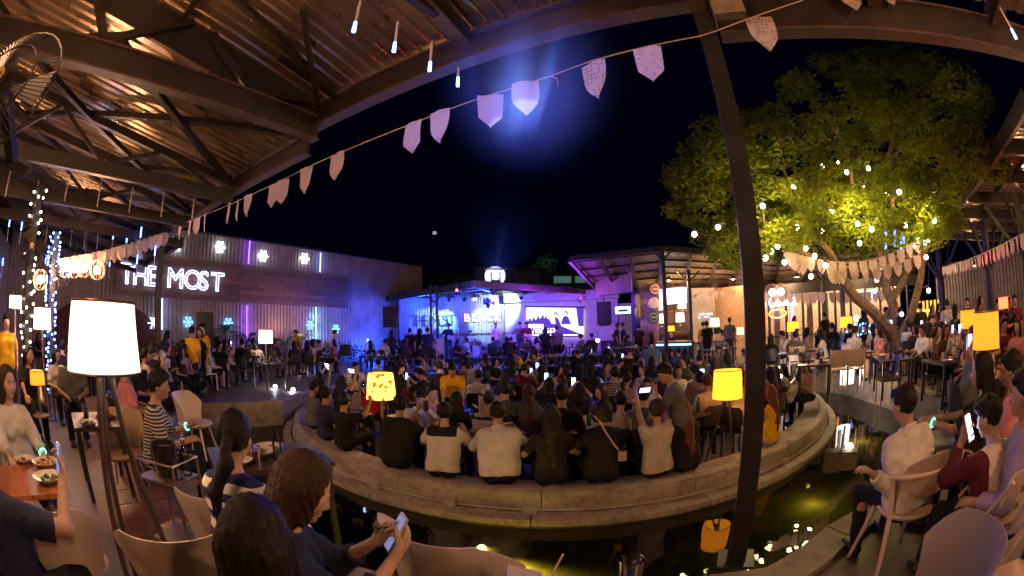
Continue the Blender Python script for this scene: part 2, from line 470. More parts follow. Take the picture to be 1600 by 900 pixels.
    for s in (-1, 1):
        arm(F, s, 0)
        hd_k = .006 if p.near else .012
        if p.h < .02: hand(F, wr[s], hd[s], pn[s], s, p.curl[0 if s < 0 else 1], k=hd_k)
        else: F.cone(wr[s], wr[s] + hd[s]*.1, .027, .025, k=.015); F.cone(wr[s] + hd[s]*.08, wr[s] + hd[s]*.15 + pn[s]*.03, .022, .014, k=.012); F.cone(wr[s] + hd[s]*.04, wr[s] + hd[s]*.09 + np.cross(hd[s], pn[s])*s*.05, .014, .011, k=.012)
        F.cone(hips[s], kn[s], .086 + f*.3, .056, k=.04); F.cone(kn[s], an[s], .057, .036, k=.025); F.ell(kn[s]*.72 + an[s]*.28 + V(0, -.02, 0), (.052, .05, .09), k=.03)
        toe = an[s] + V(s*.015, .15, -.035); F.cone(an[s] + V(0, -.035, -.03), toe, .036, .028, k=.025)
    A = hc
    H = lambda x, y, z: A + Rh @ V(x, y, z)
    F.ell(H(0, -.008, .022), (.074, .093, .098), Rh, k=.03)
    F.ell(H(0, .018, -.045), (.056, .066, .072), Rh, k=.03)
    if p.h < .02:
        F.cone(H(0, .072, -.092), H(0, .06, -.085), .017, .02, k=.02)          # chin
        F.cone(H(-.04, .045, -.018), H(.04, .045, -.018), .034, .034, k=.03)   # cheeks
        for s in (-1, 1):
            F.ell(H(s*.031, .086, .005), (.017, .016, .012), Rh, k=.012, sub=True)
            F.ell(H(s*.031, .0735, .003), (.0125, .0125, .0095), Rh, k=.004)
            F.cone(H(s*.018, .087, .019), H(s*.045, .079, .02), .0055, .005, k=.01)
            F.ell(H(s*.079, -.008, -.008), (.012, .02, .032), Rh, k=.008)
            F.ell(H(s*.011, .094, -.034), (.009, .011, .008), Rh, k=.008)
        F.cone(H(0, .086, .012), H(0, .105, -.029), .008, .0105, k=.012)
        F.cone(H(-.018, .0845, -.06), H(.018, .0845, -.06), .0065, .0065, k=.008)
        F.cone(H(-.015, .083, -.069), H(.015, .083, -.069), .007, .007, k=.007)
        F.cone(H(-.02, .0925, -.0645), H(.02, .0925, -.0645), .0022, .0022, k=.004, sub=True)
    else:
        F.cone(H(0, .08, .01), H(0, .1, -.03), .012, .014, k=.012)
    out = {}
    out['body'] = F.mesh('person_body', None)
    # ---- top
    F = Field(lo, hi, p.h)
    hem = -.10 if not p.sit else -.06
    if p.top == 'strap':
        torso(F, .009, cuts=[(up(0, 0, hem), Rt2 @ V(0, 0, -1)), (up(0, 0, .335), Rt2 @ V(0, .35, 1)/1.06)])
        for s in (-1, 1):
            F.cone(up(s*.10, .09, .32), up(s*.115, .0, .47), .01, .01, k=.004); F.cone(up(s*.115, .0, .47), up(s*.08, -.10, .30), .01, .01, k=.004)
    elif p.top != 'none':
        torso(F, .014, cuts=[(up(0, 0, hem), Rt2 @ V(0, 0, -1)), (up(0, -.02, .475), Rt2 @ V(0, .25, 1)/1.03)])
        for s in (-1, 1): F.cone(up(s*.075, 0, -.06), up(s*.065*W, 0, .1), .127 + f*.45, .112 + f, k=.03, cuts=[(up(0, 0, hem), Rt2 @ V(0, 0, -1))])
        if p.top != 'vest':
            for s in (-1, 1): arm(F, s, .01, p.sleeve)
        if p.top == 'collar':
            for a in np.arange(0, 2*PI, PI/7):
                b = a + PI/7
                F.cone(up(.062*math.sin(a), .058*math.cos(a) - .012, .487 - .014*math.cos(a)), up(.062*math.sin(b), .058*math.cos(b) - .012, .487 - .014*math.cos(b)), .0135, .0135, k=.008)
    if p.top != 'none':
        F.noise(.0052 if p.near else .0058, 27 if p.near else 22, seed=(abs(hash(str(sorted(kw.items()))[:0])) % 7) + p.lean*.37)
        if p.near: F.noise(.0022, 62, seed=p.twist*.1 + 2)
        out['top'] = F.mesh('top', None)
    # ---- trousers / skirt
    F = Field(lo, hi, max(p.h, .012) if not p.near else max(p.h, .011))
    c0 = [(up(0, 0, .04), Rt2 @ V(0, 0, 1))]
    for s in (-1, 1): F.cone(up(s*.075, 0, -.03), up(s*.06*W, 0, .08), .116 + f*.4, .102 + f, k=.04, cuts=c0)
    for s in (-1, 1):
        tt = p.leg*.85
        if tt <= .43:
            dv = kn[s] - hips[s]; dn = dv/np.linalg.norm(dv)
            F.cone(hips[s], kn[s], .092 + f*.3, .072, k=.035, cuts=[(hips[s] + dn*tt, dn)])
        else:
            dv = an[s] - kn[s]; dn = dv/np.linalg.norm(dv)
            F.cone(hips[s], kn[s], .098 + f*.3, .069, k=.035)
            F.cone(kn[s], an[s], .069, .052, k=.025, cuts=[(kn[s] + dn*(tt - .43), dn)])
    if p.skirt:
        F.cone((kn[-1] + hips[-1])/2, (kn[1] + hips[1])/2, .1, .1, k=.05)
    F.noise(.003, 30, 3)
    out['trousers'] = F.mesh('trousers', None)
    # ---- shoes
    out['shoes'] = []
    for s in (-1, 1):
        F = Field(an[s] - .16, an[s] + V(.16, .3, .1), max(p.h, .012)); toe = an[s] + V(s*.015, .16, -.038)
        F.cone(an[s] + V(0, -.035, -.028), toe, .046, .036, k=.02, cuts=[(an[s] + V(0, 0, .02), V(0, 0, 1))])
        out['shoes'].append(F.mesh('shoe', None))
    # ---- hair
    F = Field(lo, hi + .05, p.h)
    st = p.hair
    fc = [(H(0, .062, .055), Rh @ V(0, .78, -.62)), (H(0, .03, -.02), Rh @ V(0, .95, -.25)/.98)]
    if st in ('short', 'spiky', 'crop'):
        o = {'short': .014, 'spiky': .02, 'crop': .007}[st]
        F.ell(H(0, -.012, .03), (.076 + o, .097 + o, .1 + o), Rh, k=.01, cuts=[(H(0, .06, .052), Rh @ V(0, .72, -.69)), (H(0, .02, -.07), Rh @ V(0, .2, -.98))])
        if st != 'crop': F.cone(H(-.035, .07, .085), H(.045, .062, .09), .026, .024, k=.03)
        F.noise(.0042, 62, 1); F.noise(.002, 130, 3)
    else:
        F.ell(H(0, -.012, .03), (.09, .109, .112), Rh, k=.01, cuts=fc)
        bk = Rt2 @ V(0, -1, 0)
        nbk = nb + bk*.075
        if st in ('long', 'mid'):
            ln = {'long': .36, 'mid': .16}[st]
            for s in (-1, 0, 1):
                a = H(s*.045, -.05, .0); b = nbk + Rt2 @ V(s*.05, 0 if s == 0 else .03, -.02); c = b + Rt2 @ V(s*.01, -.02, -ln)
                F.cone(a, b, .062, .054, k=.03); F.cone(b, c, .055, .034, k=.03)
            for s in (-1, 1):
                F.cone(H(s*.066, .015, .02), H(s*.07, .012, -.09), .03, .026, k=.02, cuts=[(H(0, .04, 0), Rh @ V(0, 1, 0))])
        elif st == 'pony':
            a = H(0, -.105, -.01); b = H(0, -.135, -.05); c = H(0.0, -.14, -.12); d = nb + Rt2 @ V(.0, -.15, -.06); e = nb + Rt2 @ V(.0, -.135, -.24)
            F.cone(a, b, .026, .022, k=.015); F.cone(b, c, .028, .036, k=.01); F.cone(c, d, .037, .034, k=.02); F.cone(d, e, .034, .014, k=.02)
        elif st == 'bun':
            F.ell(H(0, -.075, .105), (.045, .045, .04), Rh, k=.012)
        elif st == 'bob':
            for s in (-1, 0, 1): F.cone(H(s*.05, -.04, .0), H(s*.062, -.045, -.095), .055, .042, k=.03, cuts=[(H(0, 0, -.11), Rh @ V(0, 0, -1)), (H(0, .04, 0), Rh @ V(0, 1, 0))])
        F.strands(hc, .0032 if p.near else .004, p.hairn)
    if p.near: F.noise(.0012, 160, 4)
    out['hair'] = F.mesh('hair', None)
    if p.near:
        # eyes: dark iris discs and brows read from the side
        out['eyes'] = []
        for s in (-1, 1):
            e = MB().ball(H(s*.031, .0755, .003), .0098, 8).mesh('eye', None)
            i = MB().ball(H(s*.031, .0842, .003), .0054, 6, (1, .45, 1)).mesh('iris', None)
            b = MB().tube([H(s*x, y, z) for x, y, z in ((.014, .0935, .021), (.028, .0935, .027), (.046, .083, .023))], .0028, 5).mesh('eyebrow', None)
            out['eyes'].append((e, i, b))
        mb = MB(); mb.tube([H(x, y, z) for x, y, z in ((-.02, .085, -.0625), (-.008, .0915, -.059), (0, .092, -.0605), (.008, .0915, -.059), (.02, .085, -.0625))], .0042, 6)
        mb.tube([H(x, y, z) for x, y, z in ((-.018, .085, -.066), (0, .091, -.0705), (.018, .085, -.066))], .0048, 6)
        out['lips'] = mb.mesh('lips', None)
    out['_j'] = dict(hc=hc, Rh=Rh, wr=wr, hd=hd, sh=sh, el=el, nb=nb, pel=pel, Rt=Rt2, kn=kn, an=an)
    return out
def skin_mat(name, col):
    m, t, b = nodes(name)
    b.inputs['Base Color'].default_value = (*col, 1); b.inputs['Roughness'].default_value = .48
    b.inputs['Subsurface Weight'].default_value = .0
    n, r = ramp_noise(t, 18, [c*.82 for c in col], [min(1, c*1.08) for c in col]); t.links.new(r.outputs[0], b.inputs['Base Color'])
    return m
def hair_mat(name, col):
    m, t, b = nodes(name)
    b.inputs['Roughness'].default_value = .62; b.inputs['Specular IOR Level'].default_value = .28
    n, r = ramp_noise(t, 9, [c*.4 for c in col], [c*1.6 for c in col], .35, .7, stretch=(34, 34, 1.2)); t.links.new(r.outputs[0], b.inputs['Base Color'])
    bp = t.nodes.new('ShaderNodeBump'); bp.inputs['Strength'].default_value = .45; bp.inputs['Distance'].default_value = .006
    t.links.new(n.outputs['Fac'], bp.inputs['Height']); t.links.new(bp.outputs[0], b.inputs['Normal'])
    return m
def cloth(name, col, kind=None, c2=None, scale=26, rough=.85):
    if name in MATS: return MATS[name]
    m, t, b = nodes(name); b.inputs['Roughness'].default_value = rough; b.inputs['Specular IOR Level'].default_value = .25
    tc = t.nodes.new('ShaderNodeTexCoord')
    if kind is None:
        n, r = ramp_noise(t, 7, [c*.8 for c in col], [min(1, c*1.1) for c in col]); t.links.new(r.outputs[0], b.inputs['Base Color'])
    else:
        mx = t.nodes.new('ShaderNodeMixRGB'); mx.inputs[1].default_value = (*col, 1); mx.inputs[2].default_value = (*c2, 1)
        sx = t.nodes.new('ShaderNodeSeparateXYZ'); t.links.new(tc.outputs['Object'], sx.inputs[0])
        if kind == 'stripe':
            a = t.nodes.new('ShaderNodeMath'); a.operation = 'MULTIPLY'; a.inputs[1].default_value = scale
            fr = t.nodes.new('ShaderNodeMath'); fr.operation = 'FRACT'; g = t.nodes.new('ShaderNodeMath'); g.operation = 'GREATER_THAN'; g.inputs[1].default_value = .5
            t.links.new(sx.outputs[2], a.inputs[0]); t.links.new(a.outputs[0], fr.inputs[0]); t.links.new(fr.outputs[0], g.inputs[0]); t.links.new(g.outputs[0], mx.inputs[0])
        elif kind == 'yoke':      # second colour above a height
            g = t.nodes.new('ShaderNodeMath'); g.operation = 'GREATER_THAN'; g.inputs[1].default_value = scale
            t.links.new(sx.outputs[2], g.inputs[0])
            ab = t.nodes.new('ShaderNodeMath'); ab.operation = 'ABSOLUTE'; t.links.new(sx.outputs[0], ab.inputs[0])
            l = t.nodes.new('ShaderNodeMath'); l.operation = 'LESS_THAN'; l.inputs[1].default_value = .19; t.links.new(ab.outputs[0], l.inputs[0])
            mu = t.nodes.new('ShaderNodeMath'); mu.operation = 'MULTIPLY'; t.links.new(g.outputs[0], mu.inputs[0]); t.links.new(l.outputs[0], mu.inputs[1]); t.links.new(mu.outputs[0], mx.inputs[0])
        elif kind == 'sleeve':    # second colour beyond the shoulders
            ab = t.nodes.new('ShaderNodeMath'); ab.operation = 'ABSOLUTE'; t.links.new(sx.outputs[0], ab.inputs[0])
            l = t.nodes.new('ShaderNodeMath'); l.operation = 'GREATER_THAN'; l.inputs[1].default_value = scale; t.links.new(ab.outputs[0], l.inputs[0]); t.links.new(l.outputs[0], mx.inputs[0])
        elif kind == 'print':
            vo = t.nodes.new('ShaderNodeTexVoronoi'); vo.inputs['Scale'].default_value = scale; t.links.new(tc.outputs['Object'], vo.inputs['Vector'])
            l = t.nodes.new('ShaderNodeMath'); l.operation = 'LESS_THAN'; l.inputs[1].default_value = .3; t.links.new(vo.outputs['Distance'], l.inputs[0]); t.links.new(l.outputs[0], mx.inputs[0])
        t.links.new(mx.outputs[0], b.inputs['Base Color'])
    n2 = t.nodes.new('ShaderNodeTexNoise'); n2.inputs['Scale'].default_value = 14; n2.inputs['Detail'].default_value = 5; t.links.new(tc.outputs['Object'], n2.inputs['Vector'])
    bp = t.nodes.new('ShaderNodeBump'); bp.inputs['Strength'].default_value = .35; bp.inputs['Distance'].default_value = .02
    t.links.new(n2.outputs['Fac'], bp.inputs['Height']); t.links.new(bp.outputs[0], b.inputs['Normal'])
    return m
SKIN = [skin_mat('skin_tan', (.42, .24, .15)), skin_mat('skin_light', (.52, .32, .22)), skin_mat('skin_warm', (.34, .19, .115))]
HAIR = {'black': hair_mat('hair_black', (.007, .005, .004)), 'brown': hair_mat('hair_brown', (.04, .017, .008)), 'red': hair_mat('hair_auburn', (.13, .045, .02))}
CL = dict(black=cloth('cloth_black', (.012,.011,.012)), white=cloth('cloth_white', (.62,.58,.55)), navy=cloth('cloth_navy', (.02,.025,.06)), grey=cloth('cloth_grey', (.12,.115,.12)),
    cream=cloth('cloth_cream', (.5,.42,.34)), yellow=cloth('cloth_yellow', (.75,.42,.02)), red=cloth('cloth_red', (.5,.02,.03)), pink=cloth('cloth_pink', (.65,.25,.28)), blue=cloth('cloth_blue', (.1,.18,.4)),
    maroon=cloth('cloth_maroon', (.12,.012,.02)), denim=cloth('cloth_denim', (.05,.08,.15)), olive=cloth('cloth_olive', (.08,.08,.04)), teal=cloth('cloth_teal', (.03,.1,.1)), lilac=cloth('cloth_lilac', (.32,.26,.38)),
    stripe=cloth('cloth_thin_stripe', (.45,.4,.36), 'stripe', (.02,.02,.03), 34), bigstripe=cloth('cloth_navy_stripe', (.7,.68,.64), 'stripe', (.02,.025,.12), 10.5),
    yoke=cloth('cloth_yoke', (.62,.56,.52), 'yoke', (.012,.012,.014), .78), raglan=cloth('cloth_raglan', (.62,.5,.46), 'sleeve', (.09,.012,.02), .16),
    floral=cloth('cloth_floral', (.6,.5,.4), 'print', (.05,.04,.03), 22), pattern=cloth('cloth_pattern', (.5,.32,.08), 'stripe', (.1,.03,.02), 24), brown=cloth('cloth_brown', (.12,.06,.03)))
M_EYE = mat('eye_white', (.6,.58,.55), .2); M_IRIS = mat('iris_dark', (.01,.007,.005), .15); M_LIP = mat('lip_skin', (.36,.12,.09), .4); M_SHOE = mat('shoe_black', (.02,.02,.02), .5)
def assemble(ms, name='person', top=None, pants='black', hair='black', skin=0, scale=1.0):
    "the first use of a set of meshes and every later one share the mesh data; colours sit on the object"
    b = link(name, ms['body'])
    setmat(b, SKIN[skin])
    def ch(key, nm, m):
        o = link(nm, ms[key], b); setmat(o, m); return o
    if 'top' in ms: ch('top', 'shirt', CL[top])
    ch('trousers', 'trousers', CL[pants]); [setmat(link('shoe', q, b), M_SHOE) for q in ms['shoes']]
    ch('hair', 'hair', HAIR[hair])
    if 'eyes' in ms:
        for e, i, w_ in ms['eyes']:
            eo = link('eye', e, b); setmat(eo, M_EYE); io = link('pupil', i, eo); setmat(io, M_IRIS); wo = link('eyebrow', w_, b); setmat(wo, HAIR['black'])
        ch('lips', 'lips', M_LIP)
    b.scale = (scale,)*3
    return b
def person(ms, loc, rz, label, group=None, **k):
    o = assemble(ms, **k); o.location = loc; o.rotation_euler[2] = rz
    tag(o, label, 'person', group); return o
# ================================================================ survey
DECK = .5
CI = Vector((1.21, 11.13, 0)); RI = 6.7
U = Vector((-.882, .472, 0)); VB = Vector((-.472, -.882, 0)); EA = Vector((1.51, 2.44, 0))   # along the eave, away from the pool, foot of the near post
def main(s, v, z): return EA + U*s + VB*v + Vector((0, 0, z))
def plane_pt(px, py, p0, n):
    d = Vector(pray(px, py)); o = Vector((0, 0, EYE)); n = Vector(n); return o + d*((Vector(p0) - o).dot(n)/d.dot(n))
WA, WB = Vector((-12.7, 14.1, 0)), Vector((-5.5, 26.5, 0)); WD = (WB - WA).normalized(); WN = Vector((WD.y, -WD.x, 0))
def wall_pt(px, py, off=0): return plane_pt(px, py, WA + WN*off, WN)
# ================================================================ materials of the setting
M_CONC = mat('deck_concrete', (.12, .09, .065), .55, noise=.45, nscale=2.2, bump=.25, bscale=30, rvar=.2)
M_KERB = mat('kerb_stone', (.3, .25, .19), .7, noise=.4, nscale=5, bump=.4, bscale=25)
M_TILE = mat('terracotta_tile', (.13, .05, .03), .45, noise=.35, nscale=6, bump=.2, rvar=.15)
M_PLANK = wood('deck_plank', (.12, .07, .04), (.26, .16, .1), .55, (12, 1, 12))
M_POOLB = mat('pool_bottom', (.13, .12, .035), .9, noise=.5, nscale=3)
def rim_mat():
    m, t, b = nodes('rim_concrete'); b.inputs['Roughness'].default_value = .8
    n, r = ramp_noise(t, 2.6, (.24, .2, .165), (.42, .36, .3), .35, .65, stretch=(1, 1, 2.2))
    n2, r2 = ramp_noise(t, 14, (.3, .27, .25), (1, 1, 1), .36, .5)
    mx = t.nodes.new('ShaderNodeMixRGB'); mx.blend_type = 'MULTIPLY'; mx.inputs[0].default_value = .4
    t.links.new(r.outputs[0], mx.inputs[1]); t.links.new(r2.outputs[0], mx.inputs[2]); t.links.new(mx.outputs[0], b.inputs['Base Color'])
    bp = t.nodes.new('ShaderNodeBump'); bp.inputs['Strength'].default_value = .5; bp.inputs['Distance'].default_value = .02
    t.links.new(n2.outputs['Fac'], bp.inputs['Height']); t.links.new(bp.outputs[0], b.inputs['Normal'])
    return m
M_RIM = rim_mat()
def corr_mat(name, c0, c1, rough, metal):
    m, t, b = nodes(name); b.inputs['Roughness'].default_value = rough; b.inputs['Metallic'].default_value = metal
    n, r = ramp_noise(t, 1.3, c0, c1, .3, .7); t.links.new(r.outputs[0], b.inputs['Base Color'])
    n2 = t.nodes.new('ShaderNodeTexNoise'); n2.inputs['Scale'].default_value = 4; n2.inputs['Detail'].default_value = 8
    tc = t.nodes.new('ShaderNodeTexCoord'); t.links.new(tc.outputs['Object'], n2.inputs['Vector'])
    mr = t.nodes.new('ShaderNodeMapRange'); mr.inputs[3].default_value = rough - .12; mr.inputs[4].default_value = rough + .2
    t.links.new(n2.outputs['Fac'], mr.inputs[0]); t.links.new(mr.outputs[0], b.inputs['Roughness'])
    bp = t.nodes.new('ShaderNodeBump'); bp.inputs['Strength'].default_value = .05; bp.inputs['Distance'].default_value = .01
    t.links.new(n2.outputs['Fac'], bp.inputs['Height']); t.links.new(bp.outputs[0], b.inputs['Normal'])
    return m
M_ROOF = corr_mat('roof_sheet_metal', (.33, .22, .13), (.58, .42, .27), .27, .85)
M_WALLS = corr_mat('wall_sheet_metal', (.25, .19, .155), (.4, .31, .26), .5, .25)
M_WALLB = corr_mat('stage_sheet_metal', (.16, .16, .2), (.24, .24, .3), .4, .3)
M_BEAM = mat('steel_beam_brown', (.02, .012, .008), .5, noise=.4, nscale=5, bump=.15, rvar=.15)
M_BEAM_LIT = mat('steel_beam_lit', (.08, .045, .026), .55, noise=.4, nscale=6, bump=.2)  # paler copy for flanges that catch light, lightness put into the colour
M_BLACK = mat('black_paint', (.02, .018, .017), .45, noise=.3, nscale=6, rvar=.12)
M_DARKST = mat('dark_steel', (.03, .03, .035), .4, metal=.4)
def water_mat():
    m, t, b = nodes('pool_water')
    tr = t.nodes.new('ShaderNodeBsdfTransparent'); tr.inputs[0].default_value = (.3, .3, .17, 1)
    df = t.nodes.new('ShaderNodeBsdfDiffuse'); df.inputs[0].default_value = (.006, .006, .003, 1)
    gl = t.nodes.new('ShaderNodeBsdfGlossy'); gl.inputs['Roughness'].default_value = .025
    fr = t.nodes.new('ShaderNodeFresnel'); fr.inputs[0].default_value = 1.33
    mu = t.nodes.new('ShaderNodeMath'); mu.operation = 'MULTIPLY_ADD'; mu.inputs[1].default_value = 1.0; mu.inputs[2].default_value = .03
    tc = t.nodes.new('ShaderNodeTexCoord'); n = t.nodes.new('ShaderNodeTexNoise'); n.inputs['Scale'].default_value = 2.2; n.inputs['Detail'].default_value = 3
    t.links.new(tc.outputs['Object'], n.inputs['Vector'])
    bp = t.nodes.new('ShaderNodeBump'); bp.inputs['Strength'].default_value = .06; bp.inputs['Distance'].default_value = .05
    t.links.new(n.outputs['Fac'], bp.inputs['Height'])
    for q in (gl, fr): t.links.new(bp.outputs[0], q.inputs['Normal'])
    m1 = t.nodes.new('ShaderNodeMixShader'); m1.inputs[0].default_value = .3; t.links.new(tr.outputs[0], m1.inputs[1]); t.links.new(df.outputs[0], m1.inputs[2])
    m2 = t.nodes.new('ShaderNodeMixShader'); t.links.new(fr.outputs[0], mu.inputs[0]); t.links.new(mu.outputs[0], m2.inputs[0])
    t.links.new(m1.outputs[0], m2.inputs[1]); t.links.new(gl.outputs[0], m2.inputs[2]); t.links.new(m2.outputs[0], t.nodes['Material Output'].inputs[0])
    return m
M_WATER = water_mat()
# ================================================================ ground, pool, island
POOL = [tuple(atz(px, py, DECK + .05).xy) for px, py in ((470, 618), (440, 627), (300, 634))]
for k in range(23):
    a = R(203 + (278 - 203)*k/22); POOL.append((CI.x + 8.85*math.cos(a) - .1, CI.y + 8.85*math.sin(a)))
POOL += [tuple(atz(px, py, .55).xy) for px, py in ((1130, 917), (1200, 871), (1258, 838), (1312, 808), (1372, 772), (1435, 728), (1480, 690), (1510, 655), (1492, 636), (1452, 615), (1408, 604))]
POOL += [(8.7, 8.9), (8.4, 9.9), (7.9, 12.5), (6.5, 16.5), (1.2, 18.5), (-3.5, 16.6), (-5.0, 13.5)]
def ring_pts(poly, n=144):
    out = []
    for k in range(n):
        a = 2*PI*k/n; d = Vector((math.cos(a), math.sin(a))); best = 0
        for i in range(len(poly)):
            p = Vector(poly[i]) - CI.xy; q = Vector(poly[(i+1) % len(poly)]) - CI.xy; e = q - p
            den = d.x*e.y - d.y*e.x
            if abs(den) < 1e-9: continue
            t = (p.x*e.y - p.y*e.x)/den; u = (p.x*d.y - p.y*d.x)/den
            if t > 0 and 0 <= u <= 1: best = max(best, t)
        out.append((a, best))
    return out
RP = ring_pts(POOL)
def pool_r(a):
    k = a/(2*PI)*144; i = int(math.floor(k)) % 144; f = k - math.floor(k); return RP[i][1]*(1-f) + RP[(i+1) % 144][1]*f
mb = MB(); vs = []; n = 144
for rr in (None, 14, 40, 400):
    for a, r in RP:
        q = (r + .3) if rr is None else rr
        vs.append((CI.x + q*math.cos(a), CI.y + q*math.sin(a), DECK))
fs = [(l*n+k, (l+1)*n+k, (l+1)*n+(k+1) % n, l*n+(k+1) % n) for l in range(3) for k in range(n)]
mb.add(vs, fs); tag(mb.build('ground', M_CONC), kind='structure')
kerb = tag(empty('pool_kerb'), 'pale stone kerb blocks edging the dark pool', 'kerb')
for k in range(0, 144, 3):
    if 40 < k < 64: continue
    mb = MB(); sub = []
    for j in range(4):
        a = 2*PI*(k + j*.98 + .02)/144; r0 = pool_r(a % (2*PI)); sub.append((a, r0))
    v2 = []
    for a, r0 in sub:
        for q, z in ((r0, -.5), (r0, DECK + .03), (r0 + .02, DECK + .05), (r0 + .32, DECK + .05), (r0 + .33, DECK - .05)):
            v2.append((CI.x + q*math.cos(a), CI.y + q*math.sin(a), z))
    f2 = [(j*5+i, j*5+i+1, j*5+6+i, j*5+5+i) for j in range(3) for i in range(4)] + [(0, 4, 3, 2, 1), (15, 16, 17, 18, 19)]
    mb.add(v2, f2); mb.build('kerb_stone', M_KERB, kerb)
mb = MB(); mb.add([(CI.x + 10*math.cos(a), CI.y + 10*math.sin(a), -.26) for a, r in RP], [tuple(range(144))]); tag(mb.build('pool_bottom', M_POOLB), kind='structure')
mb = MB(); vs = [(CI.x + (r + .02)*math.cos(a), CI.y + (r + .02)*math.sin(a), 0) for a, r in RP] + [(CI.x + 6.55*math.cos(a), CI.y + 6.55*math.sin(a), 0) for a, r in RP]
mb.add(vs, [(k, (k+1) % n, n+(k+1) % n, n+k) for k in range(n)]); tag(mb.build('pool_water', M_WATER), kind='structure')
# island floor and its rim of concrete blocks
mb = MB(); mb.lathe([(.001, .02), (6.1, .02)], CI, 64); tag(mb.build('island_floor', M_CONC), kind='structure')
rim = tag(empty('island_rim', CI), 'round weathered concrete bench rim around the sunken seating island', 'rim wall')
NB_ = 22
prof = [(5.95, .0), (5.95, .26), (5.99, .29), (6.34, .30), (6.37, .335), (6.47, .34), (6.50, .32), (6.51, .13), (6.50, -.1)]
for k in range(NB_):
    a0 = 2*PI*k/NB_; a1 = 2*PI*(k + .994)/NB_; mb = MB(); mb.lathe(prof, (0,0,0), 9, arc=(a0, a1)); m_ = len(prof)
    mb.add(mb.v[:m_], [tuple(range(m_))]); mb.add(mb.v[9*m_:10*m_], [tuple(range(m_-1, -1, -1))])
    o = mb.build('rim_block', M_RIM, rim)
lip = [(6.505, .08), (6.57, -.01), (6.59, .085), (6.70, .09), (6.75, .075), (6.76, .02), (6.74, -.03), (6.64, -.08), (6.35, -.1)]
for k in range(20):
    a0 = 2*PI*(k + .5)/20; a1 = 2*PI*(k + 1.494)/20; mb = MB(); mb.lathe(lip, (0,0,0), 10, arc=(a0, a1)); mb.build('lip_block', M_RIM, rim)
M_PIPE = mat('conduit_grey', (.4, .36, .32), .45, bump=.1)
pipe = tag(empty('conduit_pipe', CI), 'thin pale conduit pipe clipped round the outside of the rim', 'pipe')
mb = MB(); mb.tube([(6.54*math.cos(R(a)), 6.54*math.sin(R(a)), .115) for a in range(150, 392, 3)], .014, 6); mb.build('tube', M_PIPE, pipe)
for px, py in ((708, 768), (822, 800), (590, 745), (1240, 712)):
    p = atz(px, py, .23); a = math.atan2(p.y - CI.y, p.x - CI.x); mb = MB(); mb.box((0,0,0), (.07, .16, .08), Matrix.Rotation(a, 3, 'Z'))
    mb.build('junction_box', M_PIPE, pipe, (6.56*math.cos(a), 6.56*math.sin(a), .13))
tag(MB().lathe([(6.35, -.08), (6.35, -.56)], CI, 64).build('island_base_wall', M_BLACK), kind='structure')
# tiles and planks of the seating deck nearest the camera
tiles = tag(empty('tiled_floor', (0, 0, DECK)), kind='structure')
mt = MB().box((0,0,0), (.385, .385, .012)).mesh('tile', M_TILE); mp = MB().box((0,0,0), (.14, 1.5, .012)).mesh('plank', M_PLANK)
rx = math.atan2(U.y, U.x)
def in_deck(p): return (Vector((p.x, p.y)) - CI.xy).length > 9.35
for i in range(0, 24):
    for j in range(-4, 12):
        p = main(i*.4 + .3, -2.5 + j*.4 + .4, 0)
        if in_deck(p) and p.x < -.4 and p.y > -.4 and i*.4 < 7.2:
            o = link('floor_tile', mt, tiles, (p.x, p.y, .012 + random.uniform(0, .002)), rx)
for i in range(0, 36):
    for j in range(0, 3):
        p = main(7.4 + i*.146, -1.4 + j*1.52 + (i % 2)*.4, 0)
        if in_deck(p): link('floor_plank', mp, tiles, (p.x, p.y, .012 + random.uniform(0, .003)), rx)
# ================================================================ corrugated sheets laid on any four-cornered patch
def sheet_mb(fa, fb, ba, bb, ribs=4, depth=.032, nrm=Vector((0, 0, 1)), mid=1, sag=0, trap=True):
    mb = MB(); prof = []
    for r in range(ribs):
        for t, h in (((.0, 0), (.28, 0), (.40, 1), (.58, 1), (.70, 0)) if trap else ((0, 0), (.25, .9), (.5, 1), (.75, .1))): prof.append(((r + t)/ribs, h*depth))
    prof.append((1.0, 0)); m = len(prof)
    for j in range(mid + 1):
        v = j/mid
        for u, h in prof:
            p = (fa*(1-u) + fb*u)*(1-v) + (ba*(1-u) + bb*u)*v
            mb.v.append(tuple(p + nrm*(h - sag*math.sin(PI*v))))
    mb.f = [(j*m+i, j*m+i+1, (j+1)*m+i+1, (j+1)*m+i) for j in range(mid) for i in range(m-1)]; mb.mi = [0]*len(mb.f); mb.sm = [False]*len(mb.f)
    return mb
